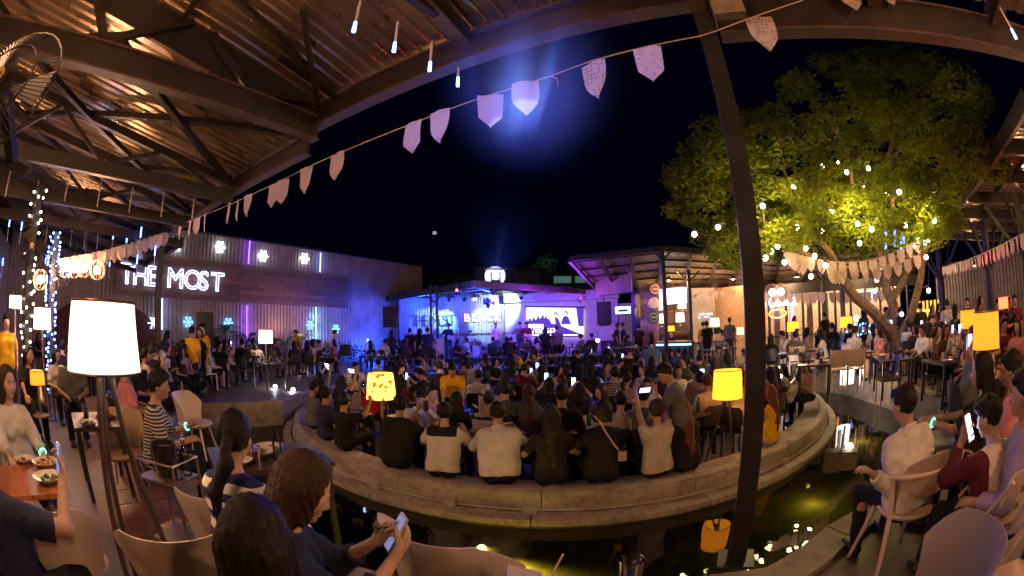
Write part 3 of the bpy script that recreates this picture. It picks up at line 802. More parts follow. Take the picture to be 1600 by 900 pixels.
def roof(name, label, fa, fb, ba, bb, nsheet, purl=5, raft=4, m=None, rd=.16, ribs=4, edge=.2, raft_z=0, fas=True, web=False):
    fa, fb, ba, bb = map(Vector, (fa, fb, ba, bb)); m = m or M_ROOF
    t = tag(empty(name, fa), label, 'roof'); o0 = fa
    L = lambda u, v: (fa*(1-u) + fb*u)*(1-v) + (ba*(1-u) + bb*u)*v - o0
    for i in range(nsheet):
        u0, u1 = i/nsheet, (i + 1.0)/nsheet; jit = Vector((0, 0, random.uniform(0, .012)))
        sheet_mb(L(u0,0)+jit, L(u1,0)+jit, L(u0,1)+jit, L(u1,1)+jit, ribs, .035).build('roof_sheet', m, t)
    for j in range(purl):
        v = (j + .5)/purl; MB().bar(L(0, v) - Vector((0,0,.04)), L(1, v) - Vector((0,0,.04)), .05, .075).build('purlin', M_BEAM, t)
    for k in range(raft):
        u = k/(raft - 1) if raft > 1 else .5; dz = Vector((0, 0, .08 + rd/2 + raft_z))
        mb = MB(); a, b = L(u, 0) - dz, L(u, 1) - dz
        mb.bar(a, b, .1, rd - .03)
        mb.build('rafter', M_BEAM, t)
        mb = MB(); mb.bar(a - Vector((0,0,rd/2)), b - Vector((0,0,rd/2)), .14, .02); mb.build('rafter_flange', M_BEAM_LIT, t)
    if fas:
        MB().bar(L(0, 0) - Vector((0,0,edge*.4)), L(1, 0) - Vector((0,0,edge*.4)), .07, edge).build('fascia', M_BEAM, t)
        MB().bar(L(0, 0) - Vector((0,0,edge*.92)), L(1, 0) - Vector((0,0,edge*.92)), .12, .02).build('fascia_flange', M_BEAM_LIT, t)
        MB().bar(L(0, 1) - Vector((0,0,.1)), L(1, 1) - Vector((0,0,.1)), .08, .2).build('back_beam', M_BEAM, t)
    return t, L
# main roof over the camera: upper bay beside the near post, lower bays further left, and the roof right of the post
upper, L1 = roof('pavilion_roof', 'large rusty corrugated roof over the tables beside the tall black post', main(-.2, -.12, 5.02), main(4.5, -.12, 5.02), main(-.2, 8.5, 6.7), main(4.5, 8.5, 6.7), 7, 0, 1, edge=.1, ribs=4, fas=False)
def member(t, a, b, w_=.06, h=.08, nm='brace', m=None):
    return MB().bar(Vector(a) - t.location, Vector(b) - t.location, w_, h).build(nm, m or M_BEAM, t)
def ibeam(t, a, b, h=.26, w_=.12, nm='beam'):
    a = Vector(a) - t.location; b = Vector(b) - t.location; z = Vector((0, 0, 1))
    MB().bar(a, b, .05, h - .03).build(nm, M_BEAM, t)
    MB().bar(a - z*(h/2), b - z*(h/2), w_, .022).build(nm + '_flange', M_BEAM_LIT, t)
    MB().bar(a + z*(h/2), b + z*(h/2), w_, .022).build(nm + '_flange', M_BEAM_LIT, t)
ibeam(upper, main(-.15, 0, 4.76), main(4.45, 0, 4.76), .3, .15, 'eave_beam')
ibeam(upper, main(4.42, -.05, 4.62), main(4.42, 8.2, 4.62), .3, .15, 'truss_chord')
zr = lambda v, z0=4.98, s=.195: z0 + s*v
for s_, z0 in ((4.42, 4.78), (2.15, 4.85)):
    for v in (1.0, 3.0, 5.0, 7.0):
        member(upper, main(s_, v, z0), main(s_, v + .75, zr(v + .75)), .07, .09); member(upper, main(s_, v + .05, z0), main(s_, v - .95, zr(v - .95)), .07, .09)
member(upper, main(2.15, .05, 4.92), main(2.15, 8.4, 6.5), .14, .2, 'rafter'); member(upper, main(0, .05, 4.92), main(0, 8.4, 6.5), .14, .2, 'rafter')
member(upper, main(4.0, .02, 4.9), main(3.6, 2.4, zr(2.4)), .06, .08); member(upper, main(4.35, .02, 4.9), main(3.3, 1.2, zr(1.2)), .05, .06); member(upper, main(4.0, .02, 4.9), main(4.1, .9, zr(.9)), .06, .07)
MB().add([main(4.5, -.1, 4.6) - upper.location, main(4.5, 8.5, 6.15) - upper.location, main(4.5, 8.5, 6.75) - upper.location, main(4.5, -.1, 5.05) - upper.location], [(0, 1, 2, 3)]).build('end_panel', M_BLACK, upper)
for v in (2.2, 4.6): member(upper, main(-.2, v, zr(v) - .06), main(4.5, v, zr(v) - .06), .06, .09, 'purlin')
lower, L2 = roof('terrace_roof', 'lower corrugated roof with crossed steel braces running to the far post', main(4.5, -.1, 4.62), main(11.2, -.1, 4.5), main(4.5, 8.5, 6.2), main(11.2, 8.5, 6.1), 10, 0, 1, ribs=4, fas=False)
ibeam(lower, main(4.5, 0, 4.42), main(11.1, 0, 4.36), .24, .13, 'eave_beam')
for s_ in (6.6, 8.75, 10.9):
    member(lower, main(s_, .05, 4.2), main(s_, 8.4, 4.3), .12, .2, 'truss_chord'); member(lower, main(s_, .05, 4.42), main(s_, 8.4, 5.95), .1, .12, 'rafter')
    for v in (.4, 2.4, 4.4, 6.4):
        member(lower, main(s_, v, 4.3), main(s_, v + 1, 4.6 + .17*v), .05, .06); member(lower, main(s_, v + 1, 4.6 + .17*v), main(s_, v + 2, 4.3), .05, .06)
for s0, s1 in ((4.5, 6.6), (6.6, 8.75), (8.75, 10.9)):
    for v in (.1, 2.8, 5.6):
        member(lower, main(s0, v, 4.5 + .17*v), main(s1, v + 2.7, 4.5 + .17*(v + 2.7)), .09, .08, 'brace'); member(lower, main(s1, v, 4.42 + .17*v), main(s0, v + 2.7, 4.42 + .17*(v + 2.7)), .09, .08, 'brace')
far_l, L3 = roof('entrance_roof', 'dim corrugated roof beyond the far post towards the arched wall', main(11.2, -.6, 4.35), main(17.5, -.6, 4.3), main(11.2, 8.5, 6.0), main(17.5, 8.5, 5.9), 9, 3, 4, rd=.18)
right_r, L4 = roof('side_roof', 'corrugated roof edge to the right of the tall black post', main(.02, .05, 4.78), main(-9.5, .05, 4.72), main(.02, 8.5, 6.3), main(-9.5, 8.5, 6.2), 13, 2, 7, rd=.2, fas=False)
ibeam(right_r, main(-.1, .0, 4.42), main(-9.4, .0, 4.36), .34, .15, 'eave_beam')
MB().box((0,0,0), (.26, .2, .2)).build('bracket', mat('galvanised', (.45,.36,.26), .45, metal=.5, noise=.3), right_r, main(-.22, .02, 4.5) - right_r.location, rx)
# posts
def post(loc, h, w_, label, base=True):
    t = tag(empty('roof_post', loc), label, 'post', 'black steel roof posts')
    MB().box((0, 0, h/2), (w_, w_, h)).build('shaft', M_BLACK, t)
    MB().box((0, 0, .01), (w_*2, w_*2, .02)).build('base_plate', M_BLACK, t)
    t.rotation_euler[2] = rx; return t
post((EA.x, EA.y, DECK - .01), 4.35, .135, 'tall black steel post standing at the edge of the pool, nearest of all posts')
pl = main(10.8, .12, 0)
post((pl.x, pl.y, DECK), 4.1, .15, 'black steel post in front of the lit wall sign at the pool corner')
# ================================================================ wall with the sign
def corr_wall(name, label, a, b, z0, z1, w_=.9, m=None, ribs=5, cat='wall', depth=.045):
    a = Vector(a); b = Vector(b); t = tag(empty(name, a), label, cat); L = (b - a).length; n = max(1, round(L/w_)); d = (b - a)/n
    nr = Vector((d.y, -d.x, 0)).normalized()
    for i in range(n):
        p, q = d*i, d*(i + 1); j = nr*random.uniform(0, .006); z = Vector((0, 0, 1))
        sheet_mb(p + z*z0 + j, q + z*z0 + j, p + z*z1 + j, q + z*z1 + j, ribs, depth, nr).build('wall_panel', m or M_WALLS, t)
    MB().bar(Vector((0,0,z1 + .03)), d*n + Vector((0,0,z1 + .03)), .12, .08).build('coping', M_DARKST, t)
    return t
corr_wall('corrugated_wall', 'long pinkish corrugated metal wall behind the lit sign letters', WA - WD*9, WB, DECK, 6.0)
corr_wall('gate_wall', 'pale corrugated side wall at the far left end by the entrance', WA - WD*9 + WN*.05, WA - WD*9 + WN*9, DECK, 4.6, 1.0)
# brown arch on the wall
a0 = wall_pt(150, 560, .06); arch = tag(empty('brick_arch', (a0.x, a0.y, DECK)), 'dark brown rounded arch panel on the pale corrugated wall', 'arch')
aw = WD
M_ARCH = mat('arch_brown', (.1, .035, .02), .8, noise=.3, nscale=5, bump=.3)
cx = WA - WD*4.4 + WN*.09
MB().prism([(2.6*math.cos(a*PI/20), 1.2 + 1.35*math.sin(a*PI/20)) for a in range(21)] + [(-2.6, 0), (2.6, 0)], 0, .08, Matrix(((WD.x, 0, WN.x), (WD.y, 0, WN.y), (0, 1, 0))), cx + Vector((0,0,DECK)) - arch.location).build('arch_panel', M_ARCH, arch)
# plank board of the sign
tl, br = wall_pt(180, 418, .12), wall_pt(545, 476, .12)
zt, zb = wall_pt(300, 409, .12).z + .12, wall_pt(300, 468, .12).z
M_SIGNW = wood('sign_plank', (.1, .05, .022), (.23, .12, .055), .6, (1, 1, 14))
sign = tag(empty('sign_board', (tl.x, tl.y, 0)), 'long dark wood plank board behind the glowing letters', 'sign board')
Lb = (Vector((br.x, br.y, 0)) - Vector((tl.x, tl.y, 0))).length; npl = 9
for r in range(npl):
    x = 0; hh = (zt - zb)/npl
    while x < Lb - .05:
        l = min(Lb - x, 2.4 if (x or r % 2) else 1.2)
        c = WD*(x + l/2) + Vector((0, 0, zb + hh*(r + .5)))
        MB().box(c + WN*random.uniform(0, .008), (l - .008, .04, hh - .008), Matrix(((WD.x, -WN.x, 0), (WD.y, -WN.y, 0), (0, 0, 1)))).build('sign_plank', M_SIGNW, sign); x += l
WIDTH = dict(T=.62, H=.74, E=.62, M=.88, O=.8, S=.66, B=.69, L=.56, A=.7, C=.72, K=.68, I=.3, N=.74, R=.7, D=.74, P=.66, Y=.64)
def letters(word, size, m, parent, org, xdir, nrm, fill=False, depth=.02, spacing=1.0, bold=0):
    x = 0; M3 = Matrix(((xdir.x, 0, nrm.x), (xdir.y, 0, nrm.y), (0, 1, 0))).to_4x4()
    for chh in word:
        if chh == ' ': x += .4*size*spacing; continue
        c = bpy.data.curves.new('letter', 'FONT'); c.body = chh; c.size = size
        if fill: c.extrude = depth; c.offset = bold
        else: c.fill_mode = 'NONE'; c.bevel_depth = depth; c.bevel_resolution = 1; c.offset = bold
        c.materials.append(m); c.resolution_u = 4; tmp = bpy.data.objects.new('letter_curve', c); me = bpy.data.meshes.new_from_object(tmp); bpy.data.objects.remove(tmp)
        o = bpy.data.objects.new('letter', me); COL.objects.link(o); o.parent = parent
        o.matrix_local = Matrix.Translation(org - parent.location + xdir*x) @ M3
        x += WIDTH.get(chh, .6)*size*spacing
    return x
NEON = emit('neon_lavender', (.36, .42, 1.0), 7)
p0 = wall_pt(187, 442, .22); p1 = wall_pt(347, 449, .22); ph = wall_pt(187, 410, .22)
ts = (ph.z - p0.z)/.70*1.0
tw = sum(WIDTH[c] for c in 'THEMOST') + .4
sp = (Vector((p1.x, p1.y)) - Vector((p0.x, p0.y))).length/(tw*ts)
sg = tag(empty('sign_lettering', p0), 'glowing white violet outlined letters reading THE MOST on the plank board', 'neon sign')
letters('THE MOST', ts, NEON, sg, p0, WD, WN, depth=.016, spacing=sp, bold=.0)
for k in range(4): lamp('neon_light', p0 + WN*.35 + WD*((k + .5)/4*tw*ts*sp) + Vector((0, 0, .3)), 3, (.5, .5, 1.0), .25)
# snowflake lights
FL_W = emit('flake_white', (.7, .85, 1.0), 6); FL_B = emit('flake_blue', (.1, .4, 1.0), 4)
def flake(px, py, rad, m, label):
    p = wall_pt(px, py, .16); t = tag(empty('snowflake_light', p), label, 'snowflake light', 'snowflake lights on the metal wall')
    Mx = Matrix(((WD.x, 0, WN.x), (WD.y, 0, WN.y), (0, 1, 0)))
    for k in range(6):
        a = k*PI/3; mb = MB(); r_ = rad
        P = lambda r, q: Mx @ Vector((r*math.cos(q), r*math.sin(q), 0))
        mb.tube([P(0.02, a), P(r_, a)], .016, 5); mb.tube([P(r_*.55, a), P(r_*.85, a + .32)], .012, 5); mb.tube([P(r_*.55, a), P(r_*.85, a - .32)], .012, 5)
        mb.build('arm', m, t)
    return p
for i, (px, py) in enumerate(((277, 383), (344, 386), (411, 400), (476, 404))):
    p = flake(px, py, .28, FL_W, ['white snowflake light high on the wall just beside the black post', 'white snowflake light above the letter M of the wall sign', 'white snowflake light high on the wall above the plank board, third from the post', 'white snowflake light furthest along the top of the wall'][i])
    lamp('flake_glow', p + WN*.25, 2.5, (.75, .85, 1), .12)
for px, py, m, l in ((239, 505, FL_W, 'bright white snowflake light low on the wall behind the big lampshade'), (294, 503, FL_B, 'blue snowflake light above the palm leaves by the black speaker'), (357, 505, FL_B, 'blue snowflake light low on the wall above the dense palm bushes'), (485, 508, FL_B, 'blue snowflake light low on the wall under the end of the plank board'), (525, 514, FL_B, 'pale blue snowflake light on the blue lit part of the wall'), (634, 500, FL_W, 'white snowflake light at the left end of the stage wall')):
    p = flake(px, py, .24, m, l); lamp('flake_glow', p + WN*.2, 1.2, (.4, .6, 1), .1)
# vertical LED strips in the wall
for px, y0, y1, c, l, en in ((388, 376, 412, (.18, .06, 1), 'short violet LED strip on the wall above the plank board', 10), (386, 477, 545, (.16, .05, 1), 'violet LED strip on the wall below the plank board', 28), (495, 480, 570, (.15, .45, 1), 'bright blue LED strip on the wall under the end of the board', 50), (253, 466, 515, (.2, .35, 1), 'pale blue LED strip on the wall beside the black post', 10), (500, 395, 425, (.2, .3, 1), 'faint blue LED strip near the top of the wall', 8)):
    a, b = wall_pt(px, y0, .07), wall_pt(px, y1, .07); t = tag(empty('led_strip', b), l, 'LED strip', 'LED strips on the metal wall')
    MB().bar((0, 0, 0), (0, 0, a.z - b.z), .05, .03).build('diffuser', emit('led_' + str(px), c, 5), t); MB().bar((-WN*.03), (-WN*.03) + Vector((0, 0, a.z - b.z)), .08, .03).build('channel', M_DARKST, t)
    for k in range(3): lamp('led_light', b + WN*.22 + Vector((0, 0, (a.z - b.z)*(k + .5)/3)), en/3, c, .1)
# ================================================================ stage
def pd(azdeg, d, z=0): return pol(R(azdeg), d, z)
M_PLAST = mat('plaster_pale', (.5, .45, .42), .8, noise=.15, nscale=3, bump=.1)
M_STAGE = mat('stage_floor', (.04, .035, .05), .4, noise=.3)
SA, SB, SCn = Vector((-6.1, 23.2, 0)), Vector((-.4, 25.3, 0)), Vector((5.7, 23.4, 0))
st = tag(empty('stage', (0, 23, .35)), 'dark raised stage platform with the band under blue light', 'stage')
MB().prism([(-6.3, -1.9), (5.3, -2.1), (5.6, .4), (-.4, 2.3), (-6.2, .1)], 0, .4).build('platform', M_STAGE, st)
MB().bar((-6.3, -1.95, .38), (5.3, -2.15, .38), .06, .05).build('edge_trim', M_DARKST, st)
corr_wall('stage_back_wall', 'corrugated backdrop wall of the stage washed in blue light', SA, SB, DECK, 4.15, .8, M_WALLB, 5)
def flat_wall(name, label, a, b, z0, z1, m, th=.18, cat='wall'):
    a = Vector(a); b = Vector(b); t = tag(empty(name, (a.x, a.y, z0)), label, cat); d = b - a; d.z = 0
    MB().bar((0, 0, (z1-z0)/2), d + Vector((0, 0, (z1-z0)/2)), th, z1 - z0).build('panel', m, t); return t
sw = flat_wall('screen_wall', 'smooth violet lit wall behind the projection screen', SB, SCn, DECK, 4.1, M_PLAST)
MB().bar(Vector((0,-.35,3.35)), SCn - SB + Vector((0,-.35,3.35)), .55, .5).build('bulkhead', M_PLAST, sw)
D1 = (SB - SA).normalized(); N1 = Vector((D1.y, -D1.x, 0)); D2 = (SCn - SB).normalized(); N2 = Vector((D2.y, -D2.x, 0))
s1 = lambda px, py, o=.08: plane_pt(px, py, SA + N1*o, N1)
s2 = lambda px, py, o=.12: plane_pt(px, py, SB + N2*o, N2)
M_LDARK = mat('letter_black', (.01, .01, .015), .4)
a, b, hgt = s1(641, 510), s1(706, 510), s1(641, 491).z - s1(641, 510).z
g = tag(empty('backdrop_lettering', a), 'thin dark letters reading THE MOST on the stage backdrop', 'letters')
letters('THE MOST', hgt/.72, M_LDARK, g, a, D1, N1, fill=True, depth=.02, bold=-.012, spacing=(b-a).length/(tw*hgt/.72))
a, b, hgt = s1(725, 502, .2), s1(784, 502, .2), s1(725, 490).z - s1(725, 502).z
g = tag(empty('band_lettering', a), 'outlined warm white letters reading BLACK beside the stage lights', 'neon sign')
letters('BLACK', hgt/.72, emit('neon_cream', (1, .6, .25), 1.6), g, a, D1, N1, fill=True, depth=.02, bold=.01, spacing=(b-a).length/(3.33*hgt/.72))
for px in range(632, 790, 14):
    a = s1(px, 523, .12)
    if px == 632: rl = tag(empty('backdrop_rail', a), 'thin horizontal rail across the stage backdrop', 'rail'); a_ = a
MB().bar((0,0,0), D1*5.9, .05, .05).build('rail', M_DARKST, rl)
# projection screen
scr = tag(empty('projection_screen', s2(824, 527)), 'large lit projection screen reading 6/10/2562 beside the band', 'screen')
def spoly(pts, m, off, name):
    P3 = [s2(px, py, .2 + off) - scr.location for px, py in pts]; MB().add(P3, [tuple(range(len(P3)))]).build(name, m, scr)
S_W = emit('screen_white', (.9, .82, 1.0), 1.6); S_P = emit('screen_violet', (.07, .03, .36), .8); S_L = emit('screen_lilac', (.12, .09, .5), .8); S_D = emit('screen_dark', (.05, .03, .2), 1)
spoly([(823, 480), (912, 481), (912, 527), (823, 526)], S_W, 0, 'screen_sheet')
MB().bar(s2(821, 479, .25) - scr.location, s2(914, 480, .25) - scr.location, .12, .1).build('roller', M_DARKST, scr)
crowd = [(823, 526), (823, 500)]
for i, x in enumerate((828, 834, 841, 848, 853)):
    h = (497, 496, 494, 492, 494)[i]; crowd += [(x - 2, h + 4), (x - 1.7, h + 1), (x, h), (x + 1.7, h + 1), (x + 2, h + 4)]
crowd += [(858, 498), (862, 506), (870, 508), (876, 509), (886, 513), (898, 518), (912, 523), (912, 527)]
spoly(crowd, S_P, .01, 'crowd_shape')
def head_shape(cx_, cy_, r, m, off, sy=1.2, body=True):
    pts = [(cx_ + r*math.cos(a*PI/8), cy_ + r*sy*math.sin(a*PI/8)) for a in range(16)]; spoly(pts, m, off, 'figure_head')
    if body: spoly([(cx_ - r*2.2, cy_ + r*4.6), (cx_ - r*1.2, cy_ + r*1.4), (cx_, cy_ + r*1.0), (cx_ + r*1.2, cy_ + r*1.5), (cx_ + r*2.4, cy_ + r*4.6)], m, off, 'figure_body')
for cx_, cy_, r in ((868, 492, 3.8), (884, 490, 3.6)): head_shape(cx_, cy_, r, S_P, .012); head_shape(cx_ - .4, cy_ + .9, r*.6, S_W, .02, body=False)
spoly([(858, 487), (863, 484), (866, 494), (868, 506), (862, 506), (860, 494)], S_W, .016, 'raised_arm')
spoly([(892, 486), (896, 484), (899, 494), (902, 512), (893, 510), (895, 496)], S_W, .022, 'raised_arm')
spoly([(900, 481), (912, 481), (912, 512), (904, 512)], S_P, .014, 'colour_block'); spoly([(826, 506.5), (849, 506.5), (849, 512.5), (826, 512.5)], S_W, .02, 'caption_box')
spoly([(876, 507), (894, 510), (912, 510), (912, 521), (896, 516)], S_W, .018, 'white_band')
a, b = s2(827, 521, .26), s2(869, 521.3, .26); hg = s2(827, 513.4).z - s2(827, 521).z
x = 0; WIDTH.update({'6': .6, '/': .34, '1': .5, '0': .62, '2': .6, '5': .6})
cap = letters('6/10/2562', hg/.72, S_W, scr, a, D2, N2, fill=True, depth=.01, spacing=(b-a).length/(4.86*hg/.72), bold=.008)
for x0, x1 in ((826, 842), (844, 850), (853, 868), (880, 903)): spoly([(x0, 522.4), (x1, 522.7), (x1, 524.2), (x0, 524)], S_W, .02, 'caption_line')
# canopy
M_CAN = corr_mat('canopy_sheet', (.3, .27, .28), (.45, .42, .42), .45, .3)
roof('stage_canopy', 'low steel canopy over the stage front with open purlins, wing by the long wall', (-7.3, 24.2, 4.0), (-1.6, 17.8, 4.1), (-7.0, 26.0, 4.0), (-.4, 25.6, 4.2), 8, 4, 6, m=M_CAN, rd=.12, edge=.28)
roof('stage_canopy', 'low steel canopy over the projection screen, wing by the round signs', (-1.6, 17.8, 4.12), (6.2, 25.6, 4.15), (-.4, 25.6, 4.24), (6.2, 26.6, 4.2), 8, 4, 6, m=M_CAN, rd=.12, edge=.28)
for azd_, l in ((-10.2, 'pale lattice column at the front of the stage beside the hanging speaker'), ):
    p = pd(azd_, 20.2, DECK); t = tag(empty('lattice_column', p), l, 'column')
    for dx, dy in ((-.15, -.15), (.15, -.15), (.15, .15), (-.15, .15)): MB().box((dx, dy, 1.85), (.05, .05, 3.7)).build('upright', M_DARKST, t)
    for k in range(9): MB().bar((-.15, -.15, k*.4 + .1), (.15, -.15, k*.4 + .5), .03).build('lacing', M_DARKST, t)
    for s_ in (-1, 1): MB().bar((0, 0, 2.9), (s_*.8, 0, 3.65), .06).build('bracket', M_DARKST, t)
def speaker_box(loc, rz, label, n=1, w_=.66, h=1.0):
    t = tag(empty('hanging_speaker', loc, rz), label, 'speaker')
    for k in range(n):
        o = MB().prism([(-w_/2, .25), (w_/2, .25), (w_*.36, -.25), (-w_*.36, -.25)], -h/n*.48, h/n*.48).build('cabinet', M_BLACK, t, (0, 0, -h/n*(k - (n-1)/2)))
        o.rotation_euler[0] = R(5*k)
    MB().box((0, .26, 0), (w_*.9, .02, h*.92)).build('grille', mat('grille_black', (.015,.015,.018), .7), t)
    MB().bar((0, 0, h/2), (0, 0, h/2 + .5), .05).build('hanger', M_DARKST, t); return t
speaker_box(pd(-15.9, 20.5, 2.75), R(180 + 10), 'black hanging loudspeaker at the left corner of the stage canopy')
speaker_box(pd(11.9, 22, 2.78), R(180 - 12), 'black stacked loudspeaker on the violet wall by the screen', 4, .72, 1.15)
# stage lamps
M_FIX = mat('fixture_black', (.02, .02, .02), .4)
def fixture(azd_, d, z, col, st_, label, rad=.09, en=0, aim=None, size=40, group='stage lamps under the canopy'):
    p = pd(azd_, d, z); t = tag(empty('stage_lamp', p), label, 'stage lamp', group)
    v = ((aim or Vector((0, 0, .9))) - p).normalized(); q = v.to_track_quat('-Z', 'Y').to_euler(); Mq = v.to_track_quat('-Z', 'Y').to_matrix()
    MB().lathe([(.001, .12), (rad*.7, .12), (rad, -.02), (rad*1.02, -.08), (rad*.9, -.08)], (0,0,0), 12, Mq).build('housing', M_FIX, t)
    MB().lathe([(.001, -.06), (rad*.88, -.06)], (0,0,0), 12, Mq).build('lens', emit('lens_%d%d%d' % tuple(int(c*9) for c in col), col, st_), t)
    MB().bar((0, 0, .05), (0, 0, .35), .03).build('yoke', M_FIX, t)
    if en: lamp('beam', p + v*.12, en, col, .06, kind='SPOT', rot=q, size=R(size), blend=.5)
    return t
fixture(-8.2, 22.6, 3.7, (.35, .9, 1), 25, 'cyan spotlight over the guitarist, left of the pair', en=1100, aim=s1(697, 500), size=38)
fixture(-6.2, 22.8, 3.7, (.5, .9, 1), 25, 'cyan spotlight shining down the backdrop letters', en=1100, aim=s1(672, 497), size=32)
fixture(-3.3, 22.0, 3.55, (.55, .95, 1), 60, 'dazzling pale cyan spotlight beside the outlined band letters', .2, en=900, aim=s1(757, 505), size=40)
fixture(-4.9, 20.5, 3.6, (1, .25, .3), 18, 'red and white spinning effect lamp hanging above the band letters', .12, en=100, aim=Vector((-2, 18, 0)), size=70)
fixture(1.2, 23.2, 3.75, (.75, .95, 1), 30, 'white cyan floodlight over the left edge of the screen', en=500, aim=s2(775, 482), size=75)
fixture(11.0, 19.5, 1.55, (.15, .35, 1), 30, 'blue effect lamp at the right end of the stage', .1, en=60, aim=Vector((2, 15, .5)), size=90)
fixture(-7.2, 18.6, 3.82, (1, .05, .04), 12, 'small red lamp on the canopy front beam', .06)
fixture(-2.6, 18.9, 3.8, (.4, .05, 1), 8, 'violet wash lamp at the middle of the canopy', en=250, aim=s2(860, 500), size=95)
lamp('stage_wash', (3.2, 21.2, 3.6), 90, (.3, .03, 1.0), .3); lamp('stage_wash', (-4.4, 21.8, 3.5), 560, (.015, .06, 1.0), .3)
lamp('stage_wash', (-1.2, 21.2, 3.7), 520, (.02, .07, 1), .3); lamp('stage_wash', (-7.2, 21.8, 1.1), 420, (.01, .06, 1.0), .2); lamp('stage_wash', (1.5, 20, 3.8), 60, (.4, .04, .9), .3)
lamp('stage_wash', (-1.6, 17.3, 3.7), 280, (.05, .06, 1.0), .3); lamp('stage_wash', (2.4, 19.6, 3.6), 180, (.3, .04, 1.0), .3); lamp('stage_wash', (-9.1, 18.6, 1.2), 40, (.02, .1, 1.0), .2)
# moving head on the canopy roof, its beam towards the flags
MH = pd(-2.1, 18.6, 4.36)
mh = tag(empty('moving_head_light', MH), 'moving head spotlight on top of the canopy throwing a beam over the pool', 'spotlight')
MB().box((0, 0, -.2), (.4, .35, .12)).build('base', M_FIX, mh)
for s_ in (-1, 1): MB().box((s_*.19, 0, 0), (.04, .2, .4)).build('yoke', M_FIX, mh)
AIM = plane_pt(818, 168, (1.44, 2.31, 0), (.472, .882, 0)); bv = (AIM - MH).normalized()
MB().lathe([(.001, .16), (.13, .16), (.16, -.16), (.14, -.16)], (0,0,0), 16, bv.to_track_quat('-Z', 'Y').to_matrix()).build('head', M_FIX, mh)
MB().lathe([(.001, -.14), (.14, -.14)], (0,0,0), 16, bv.to_track_quat('-Z', 'Y').to_matrix()).build('lens', emit('lens_beam', (.6, .75, 1), 6), mh)
lamp('beam', MH + bv*.25, 15000, (.05, .12, 1), .05, kind='SPOT', rot=bv.to_track_quat('-Z', 'Y').to_euler(), size=R(11), blend=1.0)
AIM2 = plane_pt(822, 176, (1.44, 2.31, 0), (.472, .882, 0)); b2v = (AIM2 - MH).normalized()
lamp('beam', MH + b2v*.25, 36000, (.2, .34, 1), .01, kind='SPOT', rot=b2v.to_track_quat('-Z', 'Y').to_euler(), size=R(.95), blend=.15)
AIM3 = plane_pt(790, 196, (1.44, 2.31, 0), (.472, .882, 0)); b3v = (AIM3 - MH).normalized()
lamp('beam', MH + b3v*.25, 26000, (.2, .34, 1), .01, kind='SPOT', rot=b3v.to_track_quat('-Z', 'Y').to_euler(), size=R(.8), blend=.15)
# lens glare imitated by an added puff of haze; thinner haze along the beam
m_s = bpy.data.materials.new('glare_smoke'); m_s.use_nodes = True; t_ = m_s.node_tree; t_.nodes.remove(t_.nodes['Principled BSDF'])
vs_ = t_.nodes.new('ShaderNodeVolumeScatter'); vs_.inputs['Density'].default_value = .016; vs_.inputs['Anisotropy'].default_value = .55; vs_.inputs['Color'].default_value = (.8, .85, 1, 1)
t_.links.new(vs_.outputs[0], t_.nodes['Material Output'].inputs['Volume'])
Mq = bv.to_track_quat('Z', 'Y').to_matrix(); Lc = (AIM - MH).length + .3
PC = MH + bv*(Lc + .1)
tcn = t_.nodes.new('ShaderNodeTexCoord'); ln_ = t_.nodes.new('ShaderNodeVectorMath'); ln_.operation = 'LENGTH'; mr_ = t_.nodes.new('ShaderNodeMapRange'); mr_.interpolation_type = 'SMOOTHERSTEP'
mr_.inputs[1].default_value = 0; mr_.inputs[2].default_value = 1.0; mr_.inputs[3].default_value = 1.0; mr_.inputs[4].default_value = 0
pw_ = t_.nodes.new('ShaderNodeMath'); pw_.operation = 'POWER'; pw_.inputs[1].default_value = 2.0; dm_ = t_.nodes.new('ShaderNodeMath'); dm_.operation = 'MULTIPLY'; dm_.inputs[1].default_value = .27
t_.links.new(tcn.outputs['Object'], ln_.inputs[0]); t_.links.new(ln_.outputs['Value'], mr_.inputs[0]); t_.links.new(mr_.outputs[0], pw_.inputs[0]); t_.links.new(pw_.outputs[0], dm_.inputs[0]); t_.links.new(dm_.outputs[0], vs_.inputs['Density'])
sm = MB().ball((0,0,0), 1.0, 12).build('glow_smoke', m_s, None, PC); sm.scale = (.85, .85, 1.2); sm.rotation_euler = bv.to_track_quat('Z', 'Y').to_euler(); tag(sm, kind='stuff')
m_c = bpy.data.materials.new('thin_smoke'); m_c.use_nodes = True; t_ = m_c.node_tree; t_.nodes.remove(t_.nodes['Principled BSDF']); v2_ = t_.nodes.new('ShaderNodeVolumeScatter'); v2_.inputs['Density'].default_value = .0005; v2_.inputs['Anisotropy'].default_value = .5
t_.links.new(v2_.outputs[0], t_.nodes['Material Output'].inputs['Volume'])
tag(MB().lathe([(.001, .3), (.3, .3), (.75, Lc - 4.4), (.001, Lc - 4.4)], (0,0,0), 24, Mq).build('glow_smoke', m_c, None, MH), kind='stuff')
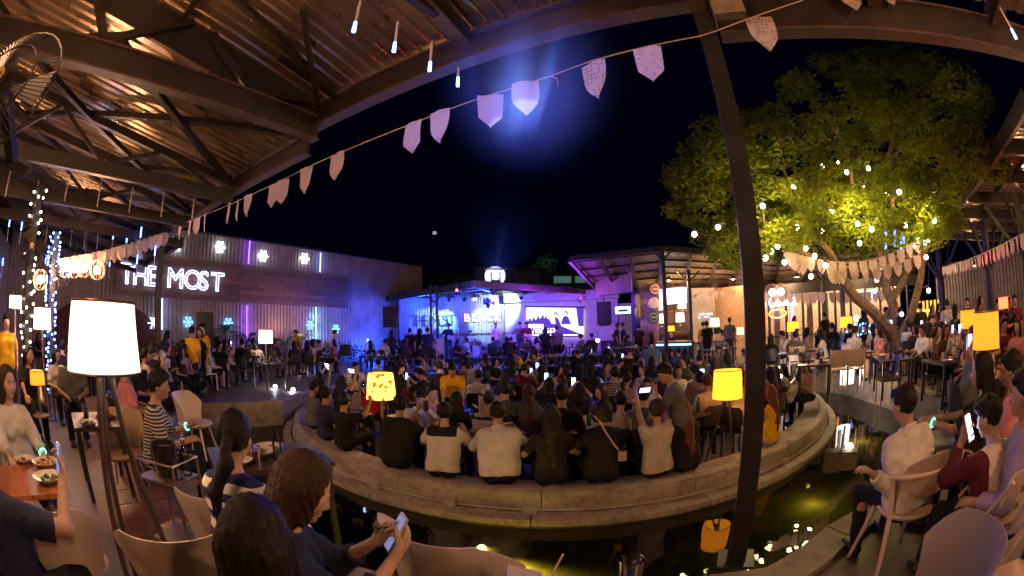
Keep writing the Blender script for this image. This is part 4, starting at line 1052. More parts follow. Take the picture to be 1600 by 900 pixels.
# ================================================================ building and trees behind the stage
M_FAR = mat('far_building', (.1, .1, .11), .8, noise=.3, nscale=1); M_FARD = mat('far_dark', (.03, .03, .04), .8)
bb = tag(empty('rear_building', pd(-2, 38, 0)), 'dim flat roofed building rising behind the stage canopy', 'building')
rb = lambda azd_, d, z: pd(azd_, d, z) - bb.location
for i, (a0, a1, d0, d1, z0, z1) in enumerate(((-10.5, -5, 36, 34, 5, 6.4), (-4.9, 4.2, 33, 35, 5, 6.6), (4.2, 12.5, 35, 38, 5, 6.3))):
    MB().bar(rb(a0, d0, (z0+z1)/2), rb(a1, d1, (z0+z1)/2), .3, z1-z0).build('wall_block', M_FAR, bb); MB().bar(rb(a0-.2, d0-.5, z1+.08), rb(a1+.2, d1-.5, z1+.08), 1.2, .14).build('roof_slab', M_FARD, bb)
MB().bar(rb(5.5, 33, 5.7), rb(9.6, 33.5, 5.7), .1, .5).build('lit_panel', emit('panel_teal', (.12, .32, .28), .25), bb)
for a0 in (-4.9, 0, 4.2, 8): MB().bar(rb(a0, 33, 4), rb(a0, 33, 6.5), .25).build('column', M_FARD, bb)
sp_ = pd(-2.2, 21, 4.6); q = (pd(-2.2, 33, 6.1) - sp_)
lamp('wall_spot', sp_, 60000, (.8, .85, 1), .02, kind='SPOT', rot=q.to_track_quat('-Z', 'Y').to_euler(), size=R(7.3), blend=.06)
# ================================================================ kiosk, projection wall, brick wall
M_BEIGE = mat('beige_panel', (.5, .36, .22), .7, noise=.15, bump=.05); M_BROWN = mat('brown_wood_panel', (.12, .06, .035), .6, noise=.3, nscale=4)
wallk = lambda a0, d0, a1, d1: (pd(a0, d0), pd(a1, d1))
flat_wall('door_panel', 'tan wooden door panel between the violet wall and the dark pillar', pd(13.9, 23.6), pd(15.6, 23.3), DECK, 3.3, M_BEIGE, cat='door')
kp = tag(empty('small_lightbox', pd(14.3, 22.2, 2.9)), 'small blue white lightbox sign above the tan door panel', 'lightbox sign')
MB().box((0,0,0), (.85, .14, .42), Matrix.Rotation(R(-14), 3, 'Z')).build('case', M_BLACK, kp); MB().box((0,-.09,0), (.78, .02, .36), Matrix.Rotation(R(-14), 3, 'Z')).build('face', emit('lightbox_blue', (.45, .6, 1), 3), kp)
MB().box((0,-.105,-.02), (.5, .01, .13), Matrix.Rotation(R(-14), 3, 'Z')).build('lettering', emit('lightbox_text', (.05, .08, .4), .5), kp)
flat_wall('corner_pillar', 'dark corner pillar between the door panel and the kiosk', pd(15.8, 21.5), pd(16.6, 21.3), DECK, 3.9, M_DARKST, .4, 'pillar')
ki = tag(empty('drinks_kiosk', pd(19, 20, DECK)), 'drinks kiosk with round signs, lit shelves and a blue edged counter', 'kiosk')
kl = lambda a, d, z: pd(a, d, z) - ki.location
def kbar(a0, d0, a1, d1, z0, z1, m, th=.15, nm='panel'): return MB().bar(kl(a0, d0, (z0+z1)/2), kl(a1, d1, (z0+z1)/2), th, z1 - z0).build(nm, m, ki)
kbar(16.7, 20.6, 19.0, 20.2, DECK, 4.0, M_BEIGE, .15, 'side_wall'); kbar(19.0, 22, 23.2, 21.6, DECK, 4.0, M_BROWN, .15, 'back_wall')
for a in (19.0, 21.0, 23.1): kbar(a, 20.1, a + .15, 20.1, DECK, 3.9, M_BROWN, .12, 'upright')
kbar(19.1, 20.0, 22.9, 19.7, 2.95, 3.75, M_BLACK, .16, 'lightbox_case')
kbar(19.2, 19.88, 22.8, 19.58, 3.0, 3.68, emit('lightbox_white', (.85, .85, 1), 3.2), .03, 'lightbox_face')
kbar(18.6, 19.2, 23.4, 18.7, DECK, 1.35, M_BROWN, .5, 'counter'); kbar(18.5, 18.9, 23.4, 18.4, 1.35, 1.41, mat('counter_top', (.3, .2, .12), .3), .8, 'counter_top')
kbar(18.6, 18.5, 23.2, 18.0, 1.25, 1.31, emit('led_blue', (.1, .35, 1), 8), .03, 'led_edge')
for z in (1.7, 2.2, 2.7): kbar(19.2, 21.6, 23.0, 21.2, z, z + .04, M_BROWN, .3, 'shelf')
def pt_lamp(p, col, en, r=.08): lamp('bulb_light', p, en, col, r)
SH_Y = shade_mat('shade_yellow', (.95, .48, .04), .9); SH_W = shade_mat('shade_white', (.95, .86, .68), 1.6); SH_CR = shade_mat('shade_cream', (.95, .7, .36), 1.2)
M_BULB = emit('bulb_warm', (1, .78, .48), 40); M_CHR = mat('brushed_chrome', (.5, .42, .34), .28, metal=.9)
def drum(mb, r0, r1, h, z=0, n=28): return mb.lathe([(r0, z), (r1, z + h), (r1 - .004, z + h), (r0 - .004, z), (r0, z)], (0,0,0), n)
def shelf_lamp(p, m, label, r=.17, h=.34, en=12, grp=None):
    t = tag(empty('table_lamp', p), label, 'lamp', grp); drum(MB(), r, r*.92, h, .18).build('lamp_shade', m, t)
    MB().lathe([(.001, 0), (.09, 0), (.09, .02), (.012, .03), (.012, .2)], (0,0,0), 10).build('base', M_CHR, t); MB().ball((0,0,.3), .04, 6).build('bulb', M_BULB, t)
    pt_lamp(Vector(p) + Vector((0,-.0,.34)), (1, .66, .36), en); pt_lamp(Vector(p) + Vector((0,-.45,.3)), (1, .66, .36), en*.4, .2); return t
for px, py, l in ((1034, 490, 'white shaded lamp on the upper kiosk shelf, beside the round signs'), (1066, 488, 'white shaded lamp on the upper kiosk shelf, on the side of the projection wall'), (1034, 511, 'white shaded lamp on the lower kiosk shelf, beside the round signs'), (1063, 509, 'white shaded lamp on the lower kiosk shelf, on the side of the projection wall')):
    shelf_lamp(atd(px, py, 20.9) , SH_W, l, .2, .42, 14)
shelf_lamp(atd(1049, 524, 19.0), SH_Y, 'small yellow shaded lamp standing on the kiosk counter', .15, .22, 5)
for px, py, c, l in ((1023, 452, (.12, .05, .03), 'round brown plaque, topmost of the three on the kiosk wall'), (1021, 474, (.5, .5, .52), 'round silver plaque, middle of the three on the kiosk wall'), (1021, 496, (.02, .1, .05), 'round dark green plaque with pale ring, lowest of the three on the kiosk wall')):
    p = atd(px, py, 19.9); t = tag(empty('round_plaque', p), l, 'plaque', 'round plaques on the kiosk wall'); Mk = Matrix.Rotation(R(-18), 3, 'Z') @ Matrix.Rotation(PI/2, 3, 'X')
    MB().lathe([(.001, .06), (.24, .06), (.27, .02), (.27, -.03), (.001, -.03)], (0,0,0), 24, Mk).build('disc', mat('plaque_%d' % py, c, .4, metal=.3 if py == 474 else 0), t)
    MB().lathe([(.17, .075), (.2, .075), (.2, .06), (.17, .06)], (0,0,0), 24, Mk).build('ring', M_PLAST, t); MB().box((0, -.075, .0), (.24, .012, .05), Matrix.Rotation(R(-18), 3, 'Z')).build('lettering', M_PLAST, t)
    MB().bar((0, .1, 0), (-.25, .2, 0), .03).build('bracket', M_DARKST, t)
for px, py, l in ((996, 470, 'oval pale plaque seen edge on beside the dark pillar, upper'), (996, 487, 'oval pale plaque seen edge on beside the dark pillar, lower')):
    p = atd(px, py, 20.6); t = tag(empty('edge_plaque', p), l, 'plaque'); MB().lathe([(.001, .05), (.3, .05), (.33, 0), (.001, -.02)], (0,0,0), 20, Matrix.Rotation(R(50), 3, 'Z') @ Matrix.Rotation(PI/2, 3, 'X')).build('disc', M_PLAST, t)
pw = flat_wall('projection_wall', 'pale grey wall lit by a faint projection beside the kiosk', pd(23.4, 21.2), pd(26.5, 21.8), DECK, 3.75, M_PLAST)
for k, (x0, x1, z) in enumerate(((.25, .5, 2.5), (.55, .85, 2.5), (.2, .32, 2.35), (.45, .6, 2.36), (.62, .7, 2.36))):
    v = pd(26.5, 21.8) - pd(23.4, 21.2); n = Vector((v.y, -v.x, 0)).normalized()*.13
    MB().bar(v*x0 + n + Vector((0,0,z - DECK)), v*x1 + n + Vector((0,0,z - DECK)), .01, .09).build('projected_line', emit('projected_text', (.9, .85, 1), .8), pw)
flat_wall('tan_wall', 'warm tan stone wall lit by a table lamp beside the projection wall', pd(26.6, 21.8), pd(31.5, 20.5), DECK, 3.7, mat('tan_stone', (.42, .25, .13), .8, noise=.25, nscale=8, bump=.4, bscale=14))
shelf_lamp(atd(1117, 516, 20.3), SH_W, 'glowing white table lamp in front of the warm tan wall', .22, .36, 55)
shelf_lamp(atd(1157, 529, 20.0), SH_CR, 'cream shaded lamp just left of the tall near post', .16, .3, 10)
dk = tag(empty('counter_desk', pd(26.2, 19.5, DECK)), 'white slatted railing counter in front of the warm tan wall', 'counter')
dl = lambda a, d, z: pd(a, d, z) - dk.location
MB().bar(dl(23.6, 18.6, 1.3), dl(29.2, 19.0, 1.3), .5, .06).build('top', M_BROWN, dk)
for k in range(26): MB().bar(dl(23.7 + k*.21, 18.6, DECK), dl(23.7 + k*.21, 18.6, 1.28), .07, .03).build('slat', M_PLAST, dk)
for k, px in enumerate((1110, 1123)):
    p = atd(px, 521, 19.2); t = tag(empty('laptop', p), 'open black laptop on the counter, ' + ('nearer the kiosk' if k == 0 else 'nearer the tall post'), 'laptop'); MB().box((0,0,0), (.36, .25, .02)).build('keyboard', M_BLACK, t); MB().box((0, .14, .12), (.36, .02, .24)).build('lid', M_BLACK, t)
# roofs of the far side
M_ROOFF = corr_mat('far_roof_sheet', (.3, .22, .14), (.5, .38, .25), .5, .25)
roof('kiosk_roof', 'tilted corrugated roof reaching towards the stage from the kiosk', (2.4, 17.9, 5.05), (5.6, 15.4, 5.0), (4.6, 22.4, 3.9), (7.0, 20.3, 3.95), 7, 5, 4, m=M_ROOFF, rd=.14)
roof('bar_roof', 'tilted corrugated roof over the bar seen past the tree', (5.6, 15.4, 5.0), (12.2, 17.0, 4.9), (7.0, 20.3, 3.95), (14.5, 21.2, 3.9), 12, 6, 6, m=M_ROOFF, rd=.14)
roof('garden_roof', 'tilted corrugated roof behind the tree trunk', (12.2, 17.0, 4.9), (17.6, 12.2, 4.9), (14.5, 21.2, 3.9), (21.5, 15.5, 3.9), 12, 6, 6, m=M_ROOFF, rd=.14)
corr_wall('tilted_hoarding', 'tilted metal hoarding under the end of the kiosk roof', pd(10.9, 21.3), pd(15.8, 19.3), 3.6, 4.6, .7, M_ROOFF)
def fpost(a, d, h, label, w_=.14):
    p = pd(a, d, DECK); t = tag(empty('slim_post', p), label, 'post'); MB().box((0, 0, h/2), (w_, w_, h)).build('shaft', M_BLACK, t)
    for s_ in (-1, 1): MB().bar((0, 0, h - .5), (s_*.5, 0, h - .05), .06).build('brace', M_BLACK, t)
fpost(19.9, 16.4, 4.5, 'slim black post in front of the kiosk shelves'); fpost(23.2, 18.4, 3.8, 'slim black post between the kiosk and the projection wall')
fpost(41.3, 19.3, 3.5, 'slim black post before the glass bar front, on the side of the kiosk', .16); fpost(43.9, 18.3, 3.8, 'slim black post before the glass bar front, beside the tree', .16)
# ================================================================ glass fronted bar
gb = tag(empty('glass_bar', pd(32.5, 23, DECK)), 'glass fronted bar with lit interior behind the tables', 'bar building')
g0, g1 = pd(31.4, 22.6), pd(55, 25.5); gd = (g1 - g0).normalized(); gn = Vector((gd.y, -gd.x, 0)); gL = (g1 - g0).length
gq = lambda x, o, z: g0 + gd*x + gn*o + Vector((0, 0, z)) - gb.location
M_GLASS = glass('window_glass', alpha=.3); M_INT = mat('interior_wall', (.42, .3, .2), .8, noise=.2)
MB().bar(gq(0, 0, 3.5), gq(gL, 0, 3.5), .3, .5).build('lintel', M_BLACK, gb); MB().bar(gq(0, -3.2, 2), gq(gL, -3.2, 2), .2, 3.4).build('interior_wall', M_INT, gb)
MB().bar(gq(0, -1.6, 3.72), gq(gL, -1.6, 3.72), 3.2, .06).build('ceiling', M_INT, gb)
nb_ = 11
for k in range(nb_):
    x0, x1 = gL*k/nb_, gL*(k+1)/nb_
    wn = MB().bar(gq(x0, 0, 1.8), gq(x0, 0, 1.8) + Vector((0,0,.001)), .09, .09).build('window', M_BLACK, gb) if False else MB().bar(gq(x0, .02, DECK), gq(x0, .02, 3.3), .09, .12).build('window', M_BLACK, gb)
    MB().bar(gq(x0, .0, 1.2), gq(x1, .0, 1.2), .07, .05).build('window_rail', M_BLACK, wn)
    MB().add([gq(x0, 0, DECK), gq(x1, 0, DECK), gq(x1, 0, 3.3), gq(x0, 0, 3.3)], [(0, 1, 2, 3)]).build('pane', M_GLASS, wn)
    if k in (1, 3, 4): MB().bar(gq(x0 + .3, -.4, 1.9), gq(x1 - .3, -.4, 1.9), .05, 2.6).build('curtain', mat('curtain_cream', (.6, .48, .34), .9, noise=.2), gb)
    lamp('interior_light', gq((x0+x1)/2, -1.5, 3.3) + gb.location, 75, (1, .72, .45), .3)
MB().bar(gq(5.0, -.3, 2.95), gq(7.4, -.3, 2.95), .06, .35).build('interior_lightbox', emit('lightbox_sky', (.3, .65, 1), 4), gb)
for px, l in ((1218, 'round blue glowing sign on the glass bar front'), ):
    p = atd(px, 472, 22.3); t = tag(empty('neon_sign', p), 'blue and white glowing sign over the bar entrance by the tall post', 'neon sign')
    MB().tube([(.22*math.cos(a*PI/8) - .45, 0, .22*math.sin(a*PI/8)) for a in range(16)], .03, 6, closed=True).build('ring', emit('neon_blue', (.15, .35, 1), 9), t)
    t2 = bpy.data.objects.new('x', None); letters('LRCZ', .42, emit('neon_white', (.8, .88, 1), 9), t, p + Vector((-.2, 0, -.14)), Vector((.8, -.6, 0)), Vector((-.6, -.8, 0)), depth=.02); lamp('sign_light', p + Vector((0, -.4, 0)), 12, (.3, .45, 1), .2)
p = atd(1215, 490, 22.2); t = tag(empty('oval_neon', p), 'orange oval neon outline in the bar window by the tall post', 'neon sign')
MB().tube([(.45*math.cos(a*PI/10)*.8, -.45*math.cos(a*PI/10)*.6, .2*math.sin(a*PI/10)) for a in range(20)], .022, 6, closed=True).build('outline', emit('neon_orange', (1, .35, .06), 6), t)
a, b = atd(1238, 470, 22), atd(1238, 505, 22); t = tag(empty('led_strip', b), 'violet LED strip on the bar front above the yellow lamp', 'LED strip'); MB().bar((0,0,0), a - b, .08).build('diffuser', emit('led_vio', (.35, .1, 1), 8), t)
# fence and distant lights past the tree
yf = tag(empty('picket_fence', atd(1455, 510, 21)), 'yellow lit picket fence beyond the tree', 'fence')
for k in range(7): a = atd(1437 + k*6, 0 + 478, 21) - yf.location; MB().bar((a.x, a.y, -1.5), (a.x, a.y, 1.1), .12, .04).build('picket', mat('yellow_fence', (.8, .6, .15), .6), yf)
for z in (-.1, .7): MB().bar(atd(1433, 500, 21) * 1 - yf.location + Vector((0,0,z - .3)), atd(1477, 500, 21) - yf.location + Vector((0,0,z - .3)), .06, .12).build('rail', mat('yellow_fence', (.8, .6, .15), .6), yf)
lamp('fence_light', atd(1450, 495, 19.5), 120, (1, .75, .3), .2)
# big roof over the right-hand tables
rr_, LR = roof('tables_roof', 'large dark corrugated roof over the tables behind the tree', (7.4, 1.6, 5.05), (15.5, 9.6, 4.9), (14.2, -5.5, 4.3), (23, 4.2, 4.2), 14, 4, 7, m=M_ROOF, rd=.3, edge=.3)
for k in range(6):
    u0, u1 = k/6, (k+1)/6
    for v in (.1, .5): member(rr_, LR(u0, v) + rr_.location - Vector((0,0,.35)), LR(u1, v + .35) + rr_.location - Vector((0,0,.35)), .08, .09)
for a, d in ((57.5, 17.5), (64, 14.5), (72, 16), (61, 21)): p = pd(a, d, DECK)
for i, (a, d) in enumerate(((58.2, 18), (65.5, 15.5), (71.5, 12.5))):
    p = pd(a, d, DECK); t = tag(empty('roof_post', p), ['thick dark post under the big roof beyond the picket fence', 'thick dark braced post under the big roof in the middle of the tables', 'dark braced post under the big roof nearest the edge of the picture'][i], 'post'); MB().box((0,0,2), (.22, .22, 4)).build('shaft', M_BLACK, t)
    for s_ in (-1, 1):
        MB().bar((0, 0, 2.4), (s_*1.2, 0, 3.9), .09).build('brace', M_BLACK, t); MB().bar((0, 0, 2.4), (0, s_*1.2, 3.9), .09).build('brace', M_BLACK, t)
corr_wall('rear_sheet_wall', 'dim corrugated wall closing the terrace behind the big roof', (23.5, 15, 0), (24.5, -2, 0), DECK, 4.2, 1.2, corr_mat('rear_sheet_dark', (.07, .05, .05), (.13, .1, .1), .5, .2))

for x_, y_, z_, e_ in ((6.6, 17.6, 4.0, 120), (9.8, 17.6, 4.0, 120), (13.2, 17.0, 4.0, 230), (16.8, 14.2, 4.0, 210), (14.5, 4.5, 3.6, 260), (11.8, 1.6, 3.6, 220), (19, 9.5, 3.6, 150), (17.0, -.5, 3.6, 100)):  # pendants added as warm fill under the far roofs
    t = tag(empty('added_cone_pendant', (x_, y_, z_)), 'added small dark cone pendant lamp hung ' + {6.6: 'over the kiosk counter', 9.8: 'before the warm tan wall', 13.2: 'before the bar windows', 16.8: 'over the tables behind the tree trunk', 14.5: 'over the tables by the orange lamps', 11.8: 'nearest the edge of the big roof', 19: 'deep under the big roof by the fence', 17.0: 'deep under the big roof at the picture edge'}[x_], 'pendant lamp', 'added cone pendants under the far roofs')
    MB().lathe([(.03, .12), (.05, .1), (.17, -.04), (.165, -.045), (.04, .09)], (0,0,0), 16).build('lamp_shade', M_BLACK, t); MB().ball((0,0,-.02), .05, 6).build('bulb', M_BULB, t); MB().tube([(0,0,.1), (0,0,.7)], .008, 4).build('cable', M_FIX, t)
    lamp('pendant_light', (x_, y_, z_ - .1), e_, (1, .55, .28), .08)
# ================================================================ tree
TB = pol(R(51.9), 12.7, DECK)
M_BARK = mat('bark', (.16, .1, .06), .9, noise=.5, nscale=9, bump=.8, bscale=16)
def leaf_mat():
    m, t, b = nodes('leaf_green')
    df = t.nodes.new('ShaderNodeBsdfDiffuse'); tl = t.nodes.new('ShaderNodeBsdfTranslucent'); mx = t.nodes.new('ShaderNodeMixShader'); mx.inputs[0].default_value = .45
    n, r = ramp_noise(t, 1.6, (.07, .1, .012), (.22, .25, .03), .3, .7)
    t.links.new(r.outputs[0], df.inputs[0]); t.links.new(r.outputs[0], tl.inputs[0])
    t.links.new(df.outputs[0], mx.inputs[1]); t.links.new(tl.outputs[0], mx.inputs[2]); t.links.new(mx.outputs[0], t.nodes['Material Output'].inputs[0]); return m
M_LEAF = leaf_mat()
def leaves(name, clumps, m, parent, size=.06, per=380, flat=.5, seed=1, off=Vector((0,0,0))):
    rg = np.random.default_rng(seed); P = []
    for c, r in clumps:
        n = int(per*(r**2)*1.2) + 30
        d = rg.normal(size=(n, 3)); d /= np.linalg.norm(d, axis=1)[:, None]; rad = r*(rg.uniform(.35, 1.08, n)**.6)[:, None]
        q = d*rad; q[:, 2] *= flat; P.append(q + np.array(c - off))
    P = np.concatenate(P); n = len(P); s = rg.uniform(.6, 1.3, n)[:, None]*size
    a = rg.normal(size=(n, 3)); a[:, 2] *= .5; a /= np.linalg.norm(a, axis=1)[:, None]; b = np.cross(a, rg.normal(size=(n, 3))); b /= np.linalg.norm(b, axis=1)[:, None]
    vs = np.stack([P - a*s*1.5, P + b*s*.6, P + a*s*1.5, P - b*s*.6], 1).reshape(-1, 3)
    me = bpy.data.meshes.new(name); me.vertices.add(4*n); me.vertices.foreach_set('co', vs.astype(np.float32).ravel())
    me.loops.add(4*n); me.loops.foreach_set('vertex_index', np.arange(4*n, dtype=np.int32)); me.polygons.add(n); me.polygons.foreach_set('loop_start', np.arange(0, 4*n, 4, dtype=np.int32)); me.materials.append(m); me.update(calc_edges=True)
    return link(name, me, parent)
tree = tag(empty('tree', TB), 'large spreading green tree strung with glowing bulbs and bunting', 'tree')
tl_ = lambda px, py, d: atd(px, py, d) - TB
TR = [[Vector((0,0,-.1)), tl_(1404, 560, 12.7), tl_(1400, 520, 12.7), tl_(1388, 495, 12.6)], ]
limbs = [([tl_(1396, 530, 12.7), tl_(1360, 485, 12.2), tl_(1310, 437, 11.6), tl_(1262, 400, 11), tl_(1215, 370, 10.5), tl_(1150, 350, 10)], .19, .04),
    ([tl_(1400, 540, 12.7), tl_(1392, 480, 12.6), tl_(1385, 420, 12.5), tl_(1362, 370, 12.3), tl_(1335, 300, 12), tl_(1320, 230, 12)], .2, .04),
    ([tl_(1405, 530, 12.7), tl_(1432, 470, 12.6), tl_(1440, 400, 12.6), tl_(1470, 330, 12.4), tl_(1500, 270, 12.2)], .16, .04),
    ([tl_(1392, 470, 12.6), tl_(1420, 420, 13.2), tl_(1445, 380, 13.5), tl_(1420, 300, 13.6), tl_(1430, 200, 13.2)], .12, .03),
    ([tl_(1330, 450, 11.9), tl_(1300, 400, 11.4), tl_(1280, 370, 11.2), tl_(1240, 320, 11), tl_(1180, 270, 10.8)], .11, .03),
    ([tl_(1310, 437, 11.6), tl_(1290, 410, 12.2), tl_(1230, 395, 13), tl_(1130, 380, 13.5)], .08, .025),
    ([tl_(1375, 400, 12.5), tl_(1395, 330, 11.6), tl_(1385, 250, 11.2), tl_(1400, 170, 11.4)], .1, .03)]
MB().tube([Vector((0,0,-.1)), Vector((0,0,.3)), Vector((.02,.02,.9)), tl_(1400, 540, 12.7), tl_(1396, 518, 12.7)], .27, 12, r2=.2).build('trunk', M_BARK, tree)
for pts, r0, r1 in limbs:
    P2 = []
    for i in range(len(pts) - 1):
        for t in (0, .5): P2.append(pts[i].lerp(pts[i+1], t) + Vector((random.uniform(-.08, .08), random.uniform(-.08, .08), random.uniform(-.06, .06)))*(1 if i + t > 0 else 0))
    P2.append(pts[-1]); MB().tube(P2, r0, 8, r2=r1).build('limb', M_BARK, tree)
cl = []; rg = random.Random(5)
rows = [(95, 1290, 1470, 13), (125, 1225, 1510, 12), (165, 1190, 1545, 12), (205, 1150, 1540, 11.5), (245, 1085, 1555, 11), (285, 1060, 1545, 11), (320, 1065, 1520, 11.5), (350, 1120, 1500, 11.5), (372, 1110, 1480, 11.2), (395, 1120, 1240, 10.5)]
for py, x0, x1, d in rows:
    x = x0 + rg.uniform(0, 20)
    while x < x1 - 8:
        if rg.random() < (.9 if py < 330 else .72):
            cl.append((atd(x, py + rg.uniform(-14, 14), d + rg.uniform(-1.8, 2.6)), rg.uniform(.4, .85)))
        x += rg.uniform(18, 34)
for px, py in ((1075, 290), (1060, 330), (1062, 262), (1110, 200), (1120, 395), (1150, 410), (1135, 375), (1090, 345), (1530, 150), (1525, 262), (1555, 265), (1490, 350), (1465, 345), (1400, 355), (1425, 340), (1250, 130), (1280, 95), (1500, 110)): cl.append((atd(px, py, 11 + rg.uniform(-1, 1)), rg.uniform(.35, .6)))
leaves('crown', cl, M_LEAF, tree, .05, 820, .55, off=TB)
twigs = MB()
for c, r in cl[::2]:
    b = min((p for pts, _, _ in limbs for p in pts[2:]), key=lambda p: (p + TB - c).length); twigs.tube([b, (b + c - TB)/2 + Vector((0,0,.15)), c - TB], .022, 4, r2=.006)
tag(twigs.build('twigs', M_BARK, tree), kind='stuff')
# festoon bulbs
M_BULBW = emit('bulb_white', (1, .74, .46), 14); M_WIRE = mat('black_wire', (.02, .02, .02), .5); M_BULBB = emit('bulb_blue', (.1, .25, 1), 14)
def festoon(label, pts, d0=10.8, en=9, m=None, col=(1, .66, .3), r=.06):
    P3 = [atd(px, py, d0 + .5*math.sin(i*1.7)) for i, (px, py) in enumerate(pts)]; t = tag(empty('festoon_lights', P3[0]), label, 'string lights', 'strings of bulbs in the tree')
    W = []
    for i in range(len(P3) - 1):
        for k in range(5): f = k/5; W.append(P3[i].lerp(P3[i+1], f) + Vector((0, 0, .13 - .25*math.sin(PI*f))) - t.location)
    W.append(P3[-1] + Vector((0,0,.13)) - t.location); MB().tube(W, .008, 4).build('wire', M_WIRE, t)
    for p in P3:
        b = MB().ball((0,0,0), r, 8).build('bulb', m or M_BULBW, t, p - t.location); MB().tube([(0,0,.05), (0,0,.13)], .025, 6).build('socket', M_WIRE, b)
        if en: lamp('bulb_light', p + (Vector((0,0,EYE)) - p).normalized()*.0, en, col, .07)
festoon('string of bulbs high in the crown above the big fork', [(1285, 260), (1311, 254), (1323, 269), (1357, 263), (1348, 290), (1386, 302), (1370, 345)], 11.2, 16)
festoon('string of bulbs at the outer end of the boughs beside the tall post', [(1085, 366), (1122, 355), (1192, 322), (1196, 403), (1205, 393), (1226, 410)], 9.6, 11)
festoon('string of bulbs along the lowest bough above the bunting', [(1259, 388), (1285, 362), (1273, 400), (1290, 415), (1267, 432), (1343, 380), (1362, 358)], 10.4, 10)
festoon('string of bulbs around the trunk side fork near the big dark roof', [(1333, 322), (1430, 327), (1434, 372), (1446, 379), (1430, 384), (1447, 402)], 11.4, 16)
festoon('few bulbs hanging low beside the trunk', [(1370, 437), (1451, 454), (1449, 376)], 11.6, 5)
festoon('blue bulbs low in front of the trunk', [(1367, 455), (1392, 503), (1409, 491)], 12, 3, M_BULBB, (.2, .3, 1), .06)
festoon('string of small warm bulbs wound through the middle of the crown', [(1160, 375), (1180, 340), (1215, 385), (1245, 355), (1240, 292), (1300, 330), (1340, 350), (1405, 300), (1415, 352), (1460, 345)], 10.0, 11, r=.058)
lamp('canopy_glow', atd(1330, 330, 10.2), 200, (1, .72, .22), .3); lamp('canopy_glow', atd(1440, 330, 10.8), 240, (1, .72, .22), .3); lamp('canopy_glow', atd(1200, 335, 9.4), 130, (1, .72, .22), .3)
for i, (px, y0, y1) in enumerate(((1384, 362, 392), (1398, 350, 385), (1412, 352, 380), (1408, 372, 392))):
    a, b = atd(px, y0, 11.3), atd(px, y1, 11.3); t = tag(empty('hanging_tube_light', b), 'blue LED tube hanging in the tree fork, ' + ['nearest the trunk', 'second from the trunk', 'farthest from the trunk, upper', 'farthest from the trunk, lower'][i], 'LED tube', 'blue tubes hanging in the tree'); MB().tube([(0,0,0), a - b], .03, 6).build('tube', emit('tube_blue', (.12, .22, 1), 3.5), t)
# ================================================================ bunting
def flag_mat(name, c, kind):
    m, t, b = nodes(name); b.inputs['Roughness'].default_value = .9
    tc = t.nodes.new('ShaderNodeTexCoord'); mx = t.nodes.new('ShaderNodeMixRGB'); mx.inputs[1].default_value = (*c, 1); mx.inputs[2].default_value = (*[q*.62 for q in c], 1)
    mp = t.nodes.new('ShaderNodeMapping'); mp.inputs['Rotation'].default_value = (0, R(40), 0); t.links.new(tc.outputs['Object'], mp.inputs[0])
    if kind == 'check':
        k = t.nodes.new('ShaderNodeTexChecker'); k.inputs['Scale'].default_value = 42; t.links.new(mp.outputs[0], k.inputs[0])
        n = t.nodes.new('ShaderNodeTexNoise'); n.inputs['Scale'].default_value = 14; t.links.new(tc.outputs['Object'], n.inputs[0]); g = t.nodes.new('ShaderNodeMath'); g.operation = 'GREATER_THAN'; g.inputs[1].default_value = .5; t.links.new(n.outputs['Fac'], g.inputs[0])
        mu = t.nodes.new('ShaderNodeMath'); mu.operation = 'MULTIPLY'; t.links.new(k.outputs['Fac'], mu.inputs[0]); t.links.new(g.outputs[0], mu.inputs[1]); t.links.new(mu.outputs[0], mx.inputs[0])
    elif kind == 'swirl':
        k = t.nodes.new('ShaderNodeTexNoise'); k.inputs['Scale'].default_value = 9; k.inputs['Distortion'].default_value = 1.5; t.links.new(tc.outputs['Object'], k.inputs[0])
        r = t.nodes.new('ShaderNodeValToRGB'); e = r.color_ramp.elements; e[0].position = .47; e[0].color = (0,0,0,1); e[1].position = .5; e[1].color = (1,1,1,1); z = e.new(.53); z.color = (0,0,0,1); t.links.new(k.outputs['Fac'], r.inputs[0]); t.links.new(r.outputs[0], mx.inputs[0])
    else: mx.inputs[0].default_value = 0
    df = t.nodes.new('ShaderNodeBsdfDiffuse'); tl = t.nodes.new('ShaderNodeBsdfTranslucent'); ms = t.nodes.new('ShaderNodeMixShader'); ms.inputs[0].default_value = .4
    t.links.new(mx.outputs[0], df.inputs[0]); t.links.new(mx.outputs[0], tl.inputs[0]); t.links.new(df.outputs[0], ms.inputs[1]); t.links.new(tl.outputs[0], ms.inputs[2]); t.links.new(ms.outputs[0], t.nodes['Material Output'].inputs[0])
    return m
FLM = [flag_mat('flag_check', (.62, .5, .48), 'check'), flag_mat('flag_swirl', (.66, .52, .44), 'swirl'), flag_mat('flag_plain', (.6, .46, .4), 'p')]
def flag_mesh(w_, h, kind, seed):
    rg_ = random.Random(seed); n = 6; mb = MB(); tw_ = rg_.uniform(-.3, .3); wd = []
    prof = [(0, 1.0), (.25, 1.03), (.5, 1.0), (.68, .86), (.84, .5), (1, .03)] if kind == 0 else [(0, 1.0), (.2, .97), (.45, .93), (.7, .88), (.72, .85), (1, .03)] if kind == 1 else [(0, 1), (.2, .82), (.4, .62), (.6, .42), (.8, .22), (1, .03)]
    for t, wf in prof:
        for k in range(5):
            x = (k/4 - .5)*w_*wf; a = tw_*t; y = .012*math.sin(k*1.7 + t*4 + seed) + .03*t*math.sin(seed*1.3); mb.v.append((x*math.cos(a), x*math.sin(a) + y, -h*t))
    m = 5; mb.f = [(j*m+i, j*m+i+1, (j+1)*m+i+1, (j+1)*m+i) for j in range(5) for i in range(4)]; mb.mi = [0]*len(mb.f); mb.sm = [True]*len(mb.f); return mb
